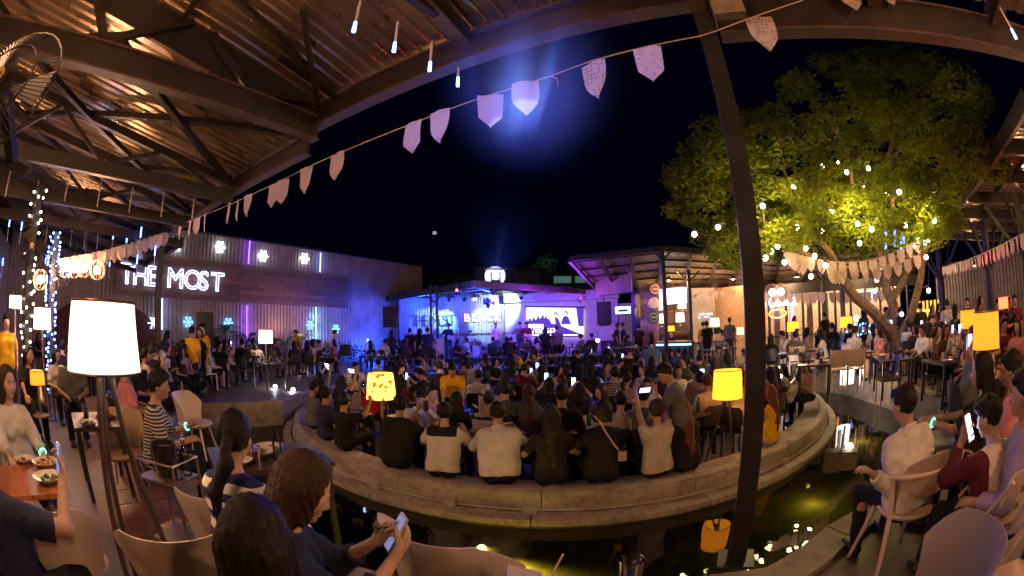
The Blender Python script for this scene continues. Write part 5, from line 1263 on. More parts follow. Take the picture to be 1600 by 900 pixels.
FM = {(k, q, s_): flag_mesh(.215 if k < 2 else .2, .31, k, s_).mesh('flag', FLM[q]) for k in (0, 1, 2) for q in range(3) for s_ in range(3)}
def bunting(label, pts3, flags, cr=.005, scale=1.0, kinds=(0, 1), cord_col=None):
    "pts3: cord line; flags: (position, yaw, kind, material, seed)"
    t = tag(empty('bunting', pts3[0]), label, 'bunting'); MB().tube([p - t.location for p in pts3], cr, 5).build('cord', mat('cord_pale', (.55, .42, .34), .7), t)
    for p, yaw, k, q, s_ in flags:
        o = link('flag', FM[(k, q, s_ % 3)], t, p - t.location, yaw); o.scale = (scale,)*3
EN = Vector((.472, .882, 0)); ef = lambda px, py: plane_pt(px, py, EA - EN*.15, EN)
cordp = [(1600, -90), (1400, -60), (1250, 2), (1120, 48), (1092, 57), (1010, 73), (925, 95), (860, 119), (790, 141), (745, 155), (640, 195), (540, 235), (490, 257), (430, 287), (370, 315), (330, 332), (290, 348), (267, 356)]
C3 = [ef(*p) for p in cordp]; yaw = math.atan2(EN.y, EN.x) - PI/2
fl = []
for i, (px, py, k, q) in enumerate(((1315, -28, 1, 1), (1372, -38, 0, 0), (1184, 26, 0, 0), (1010, 73, 1, 1), (925, 97, 0, 0), (820, 126, 0, 2), (766, 147, 1, 2), (686, 172, 0, 2), (645, 190, 1, 2), (527, 238, 0, 2), (478, 261, 1, 2), (442, 280, 0, 2), (428, 287, 1, 2), (387, 304, 0, 2), (372, 312, 1, 2), (358, 318, 0, 2), (320, 335, 1, 2), (308, 340, 0, 2), (297, 345, 1, 2), (281, 350, 0, 2))):
    p = ef(px, py); fl.append((p - Vector((0,0,.005)), yaw + random.uniform(-.5, .5)*(1 if i > 3 else .3), k, q, i))
bunting('long bunting of pale shield flags strung from the tall near post to the far post', C3, fl)
MB().tube([ef(860, 119) - C3[0], ef(875, 128) - C3[0] + EN*-.05, ef(872, 135) - C3[0]], .004, 4).build('cord_end', MATS['cord_pale'], [o for o in COL.objects if o.name == 'bunting'][0])
def px_bunting(label, px0, py0, px1, py1, d0, d1, n, sagpx, scale=1, kind=None, mixed=False):
    a, b = atd(px0, py0, d0), atd(px1, py1, d1); L = (b - a).length; sg_ = sagpx/690*(d0 + d1)/2
    P3 = [a.lerp(b, k/20) - Vector((0,0,sg_*math.sin(PI*k/20))) for k in range(21)]; yw = math.atan2((b-a).y, (b-a).x)
    bunting(label, P3, [(a.lerp(b, (k+.5)/n) - Vector((0,0,sg_*math.sin(PI*(k+.5)/n) + .004)), yw + random.uniform(-.4, .4), (k % 2 if kind is None else kind), k % 3, k) for k in range(n)], .008, scale)
px_bunting('bunting from the far post across to the arched wall', 262, 362, 92, 405, 10.5, 9.4, 17, 6)
px_bunting('upper bunting hung across the tree fork', 1222, 392, 1440, 372, 10.3, 11.2, 14, 26, 1.0)
px_bunting('lower bunting hung across the tree fork', 1288, 412, 1440, 396, 10.4, 11.3, 9, 12, 1.05)
px_bunting('narrow flags hanging folded beside the slim post under the tree', 1236, 395, 1256, 404, 10.2, 10.3, 3, 0, 1.25)
px_bunting('short bunting below the bough beside the slim post', 1297, 422, 1318, 424, 10.4, 10.5, 4, 0, .95)
px_bunting('bunting along the bar front between the tall post and the slim posts', 1190, 455, 1290, 457, 18.5, 18.5, 8, 2, 1.4)
px_bunting('bunting along the bar front beyond the slim posts', 1294, 457, 1395, 452, 18.5, 18.5, 9, 2, 1.4)
px_bunting('bunting of grey pennants across the pale projection wall', 1080, 461, 1150, 456, 19.5, 19, 8, -3, 1.2, 2)
px_bunting('bunting of small pale flags under the big dark roof', 1472, 418, 1600, 364, 13, 7.5, 24, 3, .75)
# ================================================================ tube lights, pendants, fairy lights
M_TUBE = mat('tube_white', (.55, .45, .4), .4); M_TGLOW = emit('tube_glow', (.08, .2, 1), 14)
def icicle(px, py, z, L, lit, label=None, flip=False):
    p = atz(px, py, z); t = tag(empty('tube_light', p), label, 'tube light', 'LED tubes hanging from the roof'); MB().tube([(0,0,0), (0,0,-L)], .012, 6).build('tube', M_TUBE, t)
    if lit:
        if flip: MB().tube([(0,0,.03), (0,0,-L*.4)], .015, 6).build('glow', M_TGLOW, t)
        else: MB().tube([(0,0,-L*.7), (0,0,-L*.85), (0,0,-L*1.0)], .013, 6, r2=.017).build('glow', M_TGLOW, t)
        lamp('tube_glow', p + Vector((0, 0, -L)), 1.2, (.1, .25, 1), .03)
for px, py, l in ((563, 2, 'white tube with blue glowing tip under the roof, furthest from the tall post'), (622, 34, 'white tube with blue glowing tip under the roof, second of the row'), (675, 65, 'white tube with blue glowing tip under the roof, third of the row'), (717, 90, 'white tube with blue glowing tip hanging just past the eave beam')): icicle(px, py, 4.72, .34, True, l)
icicle(1562, 12, 4.35, .3, True, 'blue glowing tube under the side roof near the picture corner')
ORD = ['first', 'second', 'third', 'fourth', 'fifth', 'sixth', 'seventh']
for px, py in ((17, 266), (61, 282), (109, 272), (159, 282), (208, 292), (257, 300), (305, 303)): icicle(px, py, 4.35, .42, False, 'unlit pale tube in the row by the truss chord, ' + ORD[[17, 61, 109, 159, 208, 257, 305].index(px)] + ' from the fan')
for px, py in ((16, 340), (35, 346), (55, 347), (178, 360), (199, 366), (221, 357)): icicle(px, py, 4.3, .5, True, 'blue lit tube in the middle row of the terrace roof, ' + ORD[[16, 35, 55, 178, 199, 221].index(px)] + ' from the garland post', True)
for px, py in ((75, 350), (93, 362), (113, 357), (134, 360), (154, 362), (250, 372)): icicle(px, py, 4.3, .45, px == 93, 'dim tube between the blue lit ones, ' + ORD[[75, 93, 113, 134, 154, 250].index(px)] + ' from the garland post')
for px, py in ((5, 405), (72, 400), (172, 405), (148, 405), (243, 385), (215, 400)): icicle(px, py, 3.9, .5, True, 'blue lit tube in the last row by the arched wall, ' + {5: 'beyond the fan', 72: 'beside the blue garland post', 172: 'above the bunting middle', 148: 'over the cage pendants', 243: 'close to the black post', 215: 'above the big lampshade'}[px], True)
def cage(loc, label, en=40, r=.17):
    t = tag(empty('cage_pendant', loc), label, 'pendant lamp', 'round wire cage pendants'); MB().ball((0,0,0), r*.42, 8).build('bulb', emit('bulb_cage', (1, .8, .66), 16), t)
    for k in range(6): a = k*PI/6; MB().tube([(r*math.cos(a)*math.cos(b*PI/8), r*math.sin(a)*math.cos(b*PI/8), r*math.sin(b*PI/8)) for b in range(16)], .006, 4, closed=True).build('cage_wire', mat('copper_wire', (.5, .25, .14), .35, metal=.8), t)
    MB().tube([(0,0,r), (0,0,r + 1.0)], .006, 4).build('cable', M_WIRE, t); lamp('pendant_light', loc, en, (1, .5, .24), .1)
for px, py, d, l in ((63, 437, 8.2, 'cage pendant lowest and closest to the lit garland post'), (116, 420, 9.0, 'cage pendant among the bunting flags, first of three'), (131, 420, 9.4, 'cage pendant among the bunting flags, second of three'), (152, 422, 8.4, 'cage pendant among the bunting flags, third of three')): cage(atd(px, py, d), l, 110)
cage(atd(1207, 457, 17.5), 'cage pendant by the bar entrance, nearer the tall post', 40, .34); cage(atd(1220, 456, 17.5), 'cage pendant by the bar entrance, farther from the tall post', 40, .34)
t = tag(empty('crystal_lamp', atd(103, 420, 8.8)), 'round sparkling violet crystal lamp among the pendants', 'pendant lamp')
for k in range(40):
    z = 1 - 2*(k + .5)/40; a = k*2.4; q = math.sqrt(1 - z*z); MB().box((.15*q*math.cos(a), .15*q*math.sin(a), .15*z), (.02, .02, .03)).build('crystal', emit('crystal_violet', (.5, .45, 1), 6) if k % 2 else emit('crystal_white', (1, .85, .9), 8), t)
# unseen pendants of the same kind, added to warm the near tables
for s_, v, z, l in ((2.2, 3.6, 3.9, 'added cage pendant under the pavilion roof behind the nearest tables'), (5.0, 5.4, 3.7, 'added cage pendant over the tables by the tall floor lamp'), (-2.6, 2.6, 3.9, 'added cage pendant under the side roof over the chairs by the pool'), (-6.2, 2.2, 3.7, 'added cage pendant at the far end of the side roof'), (4.2, 6.6, 4.1, 'added cage pendant deep under the pavilion roof')):
    cage(main(s_, v, z), l, {2.2: 240, 5.0: 230, -2.6: 300, -6.2: 420, 4.2: 130}[s_])
def garland(loc, h, m, label, r=.1, n=70, post_=True, wide=0, en=0, col=(1,1,1)):
    t = tag(empty('garland_post', loc), label, 'post'); 
    if post_: MB().box((0, 0, h/2), (r*1.6, r*1.6, h)).build('shaft', M_BLACK, t)
    me = MB().ball((0,0,0), .022, 4).mesh('bulb', m)
    for k in range(n):
        a = k*2.2 + random.uniform(-1, 1); z = h*(k + random.random())/n; link('bulb', me, t, ((r + .05 + wide*random.random())*math.cos(a), (r + .05)*math.sin(a), z))
    if en:
        for k in range(3): lamp('garland_light', Vector(loc) + Vector((.25, -.25, h*(k + .5)/3)), en/3, col, .1)
garland(atd(80, 565, 9.5) - Vector((0,0,.6)), 3.0, emit('fairy_blue', (.12, .25, 1), 16), 'post wrapped thickly in blue and white fairy lights', .09, 110, True, 0, 8, (.3, .35, 1))
garland(atd(42, 520, 7.4) - Vector((0,0,.5)), 2.6, emit('fairy_warm', (1, .75, .6), 10), 'dark post wound with big round white bulbs', .08, 44, True, 0, 10, (1, .7, .5))
# blue lit shrub
p = atd(1345, 530, 16); t = tag(empty('lit_shrub', (p.x, p.y, DECK)), 'round shrub covered in blue net lights beside the tree', 'shrub'); me = MB().ball((0,0,0), .035, 4).mesh('bulb', emit('fairy_deepblue', (.05, .2, 1), 16))
leaves('foliage', [(Vector((0,0,.75)), .6), (Vector((.35,0,.6)), .4), (Vector((-.35,0,.6)), .4)], M_LEAF, t, .05, 700, .9)
for k in range(60): a = k*2.4; z = 1 - 2*(k + .5)/60; q = math.sqrt(1 - z*z); link('bulb', me, t, (.72*q*math.cos(a), .6*q*math.sin(a), .75 + .5*z))
lamp('shrub_light', (p.x - .6, p.y - .6, 1.3), 14, (.1, .25, 1), .2)
# palms and bushes along the wall, far tree behind the stage
M_PALM = mat('palm_leaf', (.05, .08, .02), .6, noise=.3); M_LEAF2 = mat('bush_leaf', (.06, .08, .02), .7, noise=.4)
def palm(p, h, label, n=13, seed=0, L=1.0):
    rg_ = random.Random(seed); t = tag(empty('palm', p), label, 'palm'); MB().tube([(0,0,0), (.03,0,h*.5), (0,0,h)], .06, 7, r2=.04).build('stem', M_BARK, t)
    for k in range(n):
        a = k*2.399; e = rg_.uniform(.2, 1.2); mb = MB(); dv = Vector((math.cos(a), math.sin(a), 0)); sv = Vector((-dv.y, dv.x, 0)); l = L*rg_.uniform(.8, 1.1)
        mid = [Vector((0,0,h)) + dv*(l*t_*math.cos(e)) + Vector((0,0,l*(t_*math.sin(e) - .55*t_*t_))) for t_ in (0, .25, .5, .75, 1)]
        for i in range(4):
            for j in range(3):
                c = mid[i].lerp(mid[i+1], j/3); ln = l*.36*math.sin(PI*(.15 + .8*(i*3 + j)/12)); fw = (mid[i+1] - mid[i]).normalized()
                for sd in (-1, 1): tip = c + sv*sd*ln*.8 + fw*ln*.6 - Vector((0,0,ln*.25)); mb.add([c, c + fw*.05, tip], [(0, 1, 2)])
        mb.build('frond', M_PALM, t)
for i, (px, py, h, l) in enumerate(((330, 520, 1.0, 'dark palm by the black speaker in front of the wall'), (352, 512, 1.5, 'tall dark palm beside the blue snowflake light'), (385, 520, 1.1, 'palm under the violet strip light'), (300, 530, .9, 'low palm just beside the black post'), (445, 530, 1.0, 'dim palm beyond the square lit lamp'), (470, 525, 1.2, 'dim palm before the wall under the board end'), (420, 528, .9, 'palm lit yellow by the square lamp'))):
    p = wall_pt(px, py, 1.2); palm(Vector((p.x, p.y, DECK)), h, l, seed=i)
p = wall_pt(372, 535, 1.0); t = tag(empty('hedge', (p.x, p.y, DECK)), 'low leafy hedge at the foot of the long wall', 'hedge')
leaves('foliage', [(WD*(k*.7 - 4.5) + Vector((0,0,.5 + .2*math.sin(k))), .55) for k in range(18)], M_LEAF2, t, .05, 500, .9, 3)
p = pd(4.0, 40, 0); t = tag(empty('tree', p), 'faint bushy tree behind the flat roofed building', 'tree'); MB().tube([(0,0,0), (0,0,6)], .2, 6).build('trunk', M_BARK, t)
leaves('crown', [(Vector((0,0,7)), 1.3), (Vector((.5,0,8)), 1.0), (Vector((-.8,0,6.4)), 1.0), (Vector((3.2,0,6.8)), 1.0)], M_LEAF2, t, .12, 260, .9, 4)
lamp('roof_light', pd(4, 37.5, 7.4), 60, (.2, .5, .55), .3)
# small white building light dot far off
MB().box((0,0,0), (.25, .1, .2)).build('far_marker', emit('far_grey', (.5, .45, .5), .5), tag(empty('mast_light', atd(679, 364, 30)), 'small pale square light high in the dark sky', 'light'))
# fans
def fan(loc, rz, r, label, tilt=0, wire=22):
    t = tag(empty('wall_fan', loc), label, 'fan'); t.rotation_euler = (tilt, 0, rz); m = mat('fan_grey', (.05, .035, .025), .5, metal=.3)
    for k in range(wire): a = 2*PI*k/wire; MB().tube([(r*f*math.cos(a + f*.3), -.07*(1 - f*f), r*f*math.sin(a + f*.3)) for f in (.15, .4, .7, .9, 1)], .0022 if r < .35 else .004, 4).build('guard_wire', m, t)
    for f in (1.0, .62, .16): MB().tube([(r*f*math.cos(a*PI/14), -.07*(1 - f*f), r*f*math.sin(a*PI/14)) for a in range(28)], .005, 5, closed=True).build('guard_ring', m, t)
    for k in range(3):
        a = k*2.094; MB().add([Vector((r*.12*math.cos(a), 0, r*.12*math.sin(a))), Vector((r*.85*math.cos(a - .35), .02, r*.85*math.sin(a - .35))), Vector((r*.88*math.cos(a + .45), .05, r*.88*math.sin(a + .45))), Vector((r*.12*math.cos(a + 1.2), .04, r*.12*math.sin(a + 1.2)))], [(0, 1, 2, 3)]).build('blade', mat('fan_blade', (.06, .045, .04), .35), t)
    Mx = Matrix.Rotation(PI/2, 3, 'X'); MB().lathe([(.001, .075), (r*.16, .07), (r*.16, -.08), (.001, -.1)], (0,0,0), 16, Mx).build('hub', m, t)
    MB().lathe([(.001, .082), (r*.13, .08)], (0,0,0), 16, Mx).build('badge', mat('badge_yellow', (.85, .6, .2), .4), t); MB().box((0, -.087, 0), (r*.16, .004, r*.035)).build('badge_text', mat('badge_red', (.5, .03, .03), .4), t)
    MB().bar((0, .08, 0), (0, .3, -.1), .05).build('motor_arm', M_BLACK, t); return t
p = atd(4, 140, 1.75); fan(p, math.atan2(p.y, p.x) - PI/2 - .75, .29, 'big caged fan high under the roof at the picture corner', R(-14), 84)
lamp('fan_side_glow', p + Vector((.2, -.1, -.3)), 0.0, (1, .6, .3), .1) if False else None
for px, py, d, r, l in ((50, 385, 5.5, .24, 'dim caged fan on the garland post'), (95, 430, 8.8, .24, 'dim caged fan before the arch'), (908, 466, 21.8, .3, 'pale wall fan at the upper corner of the screen'), (765, 474, 21, .3, 'pink lit fan hanging above the singer')): p = atd(px, py, d); fan(p, math.atan2(p.y, p.x) - PI/2, r, l, 0, 12)
# ================================================================ floor lamps
def floor_lamp(foot, ztop, label, m, r0, r1, h, en, legs=True, col=(1, .5, .2), out=0, foot_r=.28, nm='floor_lamp', lit=True, rim=False, square=False, bulbst=None, yaw=0):
    foot = Vector(foot); t = tag(empty(nm, foot), label, 'floor lamp'); zs = ztop - foot.z - h
    mb = MB()
    if square: 
        for (x0, y0), (x1, y1) in (((-1,-1),(1,-1)), ((1,-1),(1,1)), ((1,1),(-1,1)), ((-1,1),(-1,-1))): mb.add([(x0*r0, y0*r0, zs), (x1*r0, y1*r0, zs), (x1*r1, y1*r1, zs + h), (x0*r1, y0*r1, zs + h)], [(0,1,2,3)])
        for f in range(len(mb.sm)): mb.sm[f] = False
    else: drum(mb, r0, r1, h, zs, 40)
    s_ = mb.build('lamp_shade', m, t)
    if not square:
        for r_, z_ in ((r0, zs), (r1, zs + h)): MB().tube([(r_*math.cos(a*PI/18)*1.004, r_*math.sin(a*PI/18)*1.004, z_) for a in range(36)], .006 if h < .45 or r0 < .3 else .009, 5, closed=True).build('rim', M_BRONZE, s_)
    t.rotation_euler[2] = yaw
    if legs:
        for k in range(3): a = k*2.094 + .5; MB().tube([(.03*math.cos(a), .03*math.sin(a), zs + .06), (foot_r*math.cos(a), foot_r*math.sin(a), 0)], .017, 8).build('leg', M_CHR if out else M_DARKWOOD, t)
        MB().lathe([(.05, zs + .02), (.055, zs + .08), (.03, zs + .12)], (0,0,0), 12).build('collar', M_BRONZE, t)
    else: MB().tube([(0,0,0), (0,0,zs + .1)], .02, 8).build('pole', M_CHR, t); MB().lathe([(.001, .03), (.15, .02), (.16, 0)], (0,0,0), 20).build('base', M_BRONZE, t)
    if lit:
        MB().ball((0, 0, zs + h*.5), .045, 8).build('bulb', M_BULB, t); lamp('bulb_light', foot + Vector((0, 0, zs + h*.5)), en, col, .05)
    return t
M_BRONZE = mat('bronze_rim', (.14, .08, .04), .4, metal=.6); M_DARKWOOD = mat('dark_leg', (.07, .045, .03), .35, coat=.3)
SH_BIG = shade_mat('shade_big', (.99, .92, .78), .55)
SH_OR = shade_mat('shade_orange', (.95, .42, .04), .55)
def printed_shade():
    m = shade_mat('shade_printed', (.95, .62, .12), 1.3); t = m.node_tree; em = [n for n in t.nodes if n.type == 'EMISSION'][0]; tl = [n for n in t.nodes if n.type == 'BSDF_TRANSLUCENT'][0]
    n, r = ramp_noise(t, 13, (.18, .08, .02), (1, .66, .14), .40, .46, detail=3); t.links.new(r.outputs[0], em.inputs[0]); t.links.new(r.outputs[0], tl.inputs[0]); return m
SH_PR = printed_shade()
bl = atd(160, 527, 2.3); foot_b = Vector((bl.x, bl.y, DECK))
lt = atd(160, 472, 2.3).z; lb = atd(160, 580, 2.3).z
floor_lamp(foot_b, lt, 'huge glowing cream lampshade on tall dark tripod legs, nearest lamp', SH_BIG, .215, .185, lt - lb, 50, foot_r=.27, yaw=.3)
f = atz(1130, 740, .03); dl_ = 6.6; fz = atd(1137, 600, dl_); floor_lamp((fz.x, fz.y, .03), atd(1137, 578, dl_).z, 'yellow drum floor lamp on thin legs just beside the tall black post', SH_Y, .235, .215, .42, 26, foot_r=.3)
fz = atd(595, 603, 7.2); floor_lamp((fz.x, fz.y, .03), atd(595, 583, 7.2).z, 'printed yellow floor lamp among the diners of the round island', SH_PR, .25, .21, .42, 22, False)
fz = atd(1541, 510, 5.6); floor_lamp((fz.x, fz.y, DECK), atd(1541, 487, 5.6).z, 'orange drum floor lamp glowing nearest the right tables', SH_OR, .2, .185, .4, 16, True)
fz = atd(1512, 497, 8.2); floor_lamp((fz.x, fz.y, DECK), atd(1512, 484, 8.2).z, 'small orange drum lamp partly hidden behind the bigger orange lamp', SH_OR, .16, .15, .3, 10, True)
for px, py, d, r_, h_, m, en, l in ((66, 498, 8.6, .2, .36, SH_W, 35, 'white lampshade on a pale pole beside the blue garland post'), (415, 526, 14.5, .24, .42, SH_W, 30, 'square looking white lamp before the palms'), (1239, 510, 17.5, .25, .38, SH_Y, 18, 'yellow floor lamp in front of the violet strip of the bar'), (1322, 503, 16.5, .25, .38, SH_Y, 18, 'yellow floor lamp in front of the bar windows beside a slim post'), (1186, 506, 17, .2, .5, SH_Y, 12, 'yellow lamp peeking out from behind the tall near post'), (58, 590, 6.6, .13, .18, SH_OR, 8, 'small yellow lamp low on a table beside the pale pole'), (24, 472, 7.9, .13, .2, SH_W, 20, 'small white lamp on a wall shelf at the far left end')):
    p = atd(px, py, d); floor_lamp((p.x, p.y, DECK if d > 7 else p.z - .5), p.z + h_/2, l, m, r_, r_*.92, h_, en, False)
p = atd(540, 547, 16.5); floor_lamp((p.x, p.y, DECK), p.z + .2, 'unlit dark lamp in front of the blue lit wall', mat('shade_black', (.02,.02,.03), .8), .24, .22, .4, 0, False, lit=False)
p = atd(1507, 552, 0 + 9)
rl_ = atd(1505, 553, 9)
p = atd(1555, 540, 9.5); 
p = atd(1505, 552, 12); t = tag(empty('red_lamp', atd(1507, 553, 14)), 'glowing red lamp behind the orange lamps', 'lamp'); 
t.location = atd(1508, 483, 13); t.location = plane_pt(1507, 553, (0, 14, 0), (0, 1, 0)) if False else atd(1568, 482, 9.5)
drum(MB(), .12, .12, .2).build('lamp_shade', emit('lamp_red', (1, .06, .02), 6), t); lamp('red_light', t.location + Vector((0, 0, .5)), 35, (1, .05, .03), .1)
# underwater lamps
M_UW = emit('underwater_lens', (1, .82, .25), 30)
def underwater(px, py, z, aim, en, label, size=70, col=(1, .72, .12), r=.05, m=None):
    p = atz(px, py, 0); p = Vector((p.x, p.y, z)); v = Vector(aim).normalized(); t = tag(empty('pool_light', p), label, 'pool light'); Mq_ = v.to_track_quat('Z', 'Y').to_matrix()
    MB().lathe([(.001, -.05), (r, -.05), (r*1.15, .02), (r, .02)], (0,0,0), 14, Mq_).build('housing', M_FIX, t); MB().lathe([(.001, .015), (r*.9, .015)], (0,0,0), 14, Mq_).build('lens', m or M_UW, t)
    if en: lamp('pool_beam', p + v*.06, en, col, .03, kind='SPOT', rot=v.to_track_quat('-Z', 'Y').to_euler(), size=R(size), blend=.7)
underwater(752, 848, -.08, (.1, -.5, .35), 0, 'bright yellow pool light under the water below the rim', r=.055)
q_ = atz(752, 848, 0); lamp('pool_beam', (q_.x, q_.y - .1, -.02), 6500, (1, .72, .1), .08, kind='SPOT', rot=Vector((.05, -.45, -.8)).to_track_quat('-Z', 'Y').to_euler(), size=R(150), blend=1.0)
underwater(455, 652, .05, (-1, -.25, -.15), 30, 'yellow pool light shining along the water at the left end of the rim', 34)
underwater(1262, 757, -.02, (1, .2, .1), 0, 'small white pool light in the water by the seated man in white', r=.03, m=emit('uw_white', (.8, .8, 1), 25)); underwater(1265, 826, -.02, (0, -.3, 1), 0, 'small violet white pool light close to the near kerb', r=.03, m=MATS['uw_white'])
lamp('pool_beam', atz(1275, 768, -.08), 12, (1, .75, .1), .05); lamp('pool_beam', atz(1345, 675, -.08), 12, (1, .75, .1), .05)
lamp('wall_wash', wall_pt(470, 520, 1.6), 90, (1, .5, .3), .3)
for px, py, l in ((430, 604, 'white round spotlight on the kerb beside the steps, nearer the bank'), (458, 609, 'white round spotlight on the kerb beside the steps, nearer the island')):
    p = atz(px, py, .55); t = tag(empty('kerb_spot', p), l, 'spotlight'); MB().ball((0,0,0), .055, 8).build('lens', emit('spot_white', (.75, .8, 1), 25), t); MB().box((0,.05,-.03), (.1, .08, .1)).build('housing', M_FIX, t); lamp('kerb_spot_light', p + Vector((0,-.1,0)), 5, (.8, .8, 1), .05)
for px, y0, l in ((1283, 612, 'white'), (1220, 590, 'x')): pass
for px, py, w_, h_, l in ((1323, 582, .35, .5, 'bright white light box low between the white chairs'), (1222, 575, .25, .45, 'violet white light box low behind the grey chairs')):
    p = atz(px, 600, DECK); t = tag(empty('floor_light_box', (p.x, p.y, DECK)), l, 'light box'); MB().box((0,0,h_/2), (w_, .15, h_)).build('case', emit('box_white', (1, .88, .85), 4), t); lamp('box_light', (p.x - .2, p.y - .5, DECK + .4), 25, (1, .75, .6), .1)
# ================================================================ furniture kinds
M_WCH = mat('chair_white', (.62, .5, .42), .38, noise=.08, nscale=3, bump=.03); M_BCH = mat('chair_black', (.02, .018, .018), .4); M_GCH = mat('chair_grey', (.22, .18, .2), .5)
M_TBL = mat('table_dark', (.05, .03, .02), .3, noise=.3, nscale=4); M_TORG = wood('table_orange', (.3, .09, .03), (.5, .18, .06), .28, (1, 12, 12)); M_CER = mat('ceramic', (.7, .62, .55), .18); M_TPALE = mat('table_pale', (.45, .36, .28), .4, noise=.2)
M_GL = glass('clear_glass', (.92, .92, .95), .03, .5); M_COLA = mat('dark_drink', (.05, .012, .006), .1); M_FOOD = mat('food_mixed', (.3, .16, .04), .5, noise=.7, nscale=22, bump=.8, bscale=60); M_GREEN = mat('food_greens', (.1, .14, .03), .6, noise=.6, nscale=30, bump=.8, bscale=60)
M_PINK = mat('drink_pink', (.55, .04, .09), .2)
def smooth_panel(w0, w1, h, bow, th=.02, nx=10, nz=6, rnd=.25, lean=0.12):
    "curved chair back: a bowed rounded sheet with real thickness"
    mb = MB(); P = []
    for side in (0, 1):
        for j in range(nz + 1):
            v = j/nz
            for i in range(nx + 1):
                u = i/nx*2 - 1; w_ = w0*(1-v) + w1*v
                e = max(0, abs(u) - (1 - rnd))/rnd; z = h*v - (h*.16*e*e if v > .5 else 0)*(v - .5)*2 + (h*.1*e*e if v < .3 else 0)
                P.append((u*w_/2, bow*u*u - lean*v*h + (th if side else 0), z))
    m = nx + 1; o = m*(nz + 1)
    f = [(j*m+i, j*m+i+1, (j+1)*m+i+1, (j+1)*m+i) for j in range(nz) for i in range(nx)]; f += [tuple(o + q for q in reversed(t)) for t in f]
    edge = [(0*m+i, 0*m+i+1) for i in range(nx)] + [(j*m+nx, (j+1)*m+nx) for j in range(nz)] + [(nz*m+i+1, nz*m+i) for i in range(nx-1, -1, -1)] + [((j+1)*m, j*m) for j in range(nz-1, -1, -1)]
    f += [(b, a, a+o, b+o) for a, b in edge]
    return mb.add(P, f, True)
def chair_cafe(m, nm='cafe_chair'):
    t = empty(nm); tag(t, 'x', 'chair'); MB().prism([(-.2, -.2), (.2, -.2), (.21, .18), (.15, .21), (-.15, .21), (-.21, .18)], .42, .445).build('seat', m, t)
    smooth_panel(.4, .38, .34, .05, .014, 8, 4).build('backrest', m, t, (0, -.22, .5))
    me = MB().tube([(0,0,.43), (0,0,0)], .014, 6).mesh('leg', m)
    for x in (-1, 1):
        for y in (-1, 1): o = link('leg', me, t, (x*.18, y*.18, 0)); 
        MB().tube([(x*.19, -.2, .43), (x*.19, -.235, .6)], .012, 6).build('back_post', m, t)
    return t
def chair_white_low(nm='white_chair'):
    t = empty(nm); tag(t, 'x', 'chair'); MB().prism([(-.22, -.22), (.22, -.22), (.22, .22), (-.22, .22)], .43, .46).build('seat', M_WCH, t); smooth_panel(.42, .42, .38, .03, .02, 8, 4).build('backrest', M_WCH, t, (0, -.24, .5))
    for x in (-1, 1):
        MB().bar((x*.21, -.26, .9), (x*.21, -.24, 0), .035).build('leg', M_WCH, t); MB().bar((x*.21, .2, .43), (x*.21, .22, 0), .035).build('leg', M_WCH, t)
        MB().bar((x*.24, -.25, .66), (x*.24, .15, .66), .03).build('armrest', M_WCH, t)
    return t
def face(v):  # heading azimuth (degrees, 0 = towards the stage) as rotation
    return -R(v)
# ---------------------------------------------------------------- small things on tables
def bm_(b, nm, m): return b.mesh(nm, m)
MS_BOT = MB().lathe([(.001, 0), (.033, 0), (.035, .01), (.035, .15), (.013, .2), (.013, .245), (.001, .245)], (0,0,0), 12)
MS_GLS = MB().lathe([(.001, .004), (.03, .004), (.037, .12), (.039, .12), (.032, 0), (.001, 0)], (0,0,0), 12)
MS_PLT = MB().lathe([(.001, .01), (.07, .01), (.115, .035), (.122, .037), (.07, 0), (.001, 0)], (0,0,0), 20)
def foodmb(r, h, seed):
    rg_ = random.Random(seed); mb = MB()
    for k in range(14): a = rg_.uniform(0, 6.28); q = r*math.sqrt(rg_.random()); mb.ball((q*math.cos(a), q*math.sin(a), .012 + h*rg_.random()*(1 - q/r)), rg_.uniform(.014, .028), 4, (1, .8, .6))
    return mb
me_bot_g = MS_BOT.mesh('bottle', mat('glass_green', (.02, .09, .03), .08)); me_bot_b = MS_BOT.mesh('bottle', mat('glass_brown', (.09, .035, .012), .08)); me_bot_c = MS_BOT.mesh('bottle', M_GL); me_gl = MS_GLS.mesh('tumbler', M_GL); me_pl = MS_PLT.mesh('plate', M_CER)
me_drk = MB().lathe([(.001, .006), (.029, .006), (.034, .09), (.001, .09)], (0,0,0), 10).mesh('drink', M_COLA); me_drp = me_drk.copy(); me_drp.materials.clear(); me_drp.materials.append(M_PINK)
me_fd = [foodmb(.075, .03, s).mesh('food', M_FOOD if s % 2 else M_GREEN) for s in range(4)]
me_nap = MB().box((0,0,.05), (.1, .06, .1)).mesh('napkin_box', M_CER)
SEEN = {}
def uniq(l):
    SEEN[l] = SEEN.get(l, 0) + 1; return l
def item(me, nm, p, label, cat, grp='things on the tables', rz=0, child=None, childn=None, sc=1):
    o = link(nm, me, None, p, rz); tag(o, label, cat, grp); o.scale = (sc,)*3
    if child: link(childn, child, o)
    return o
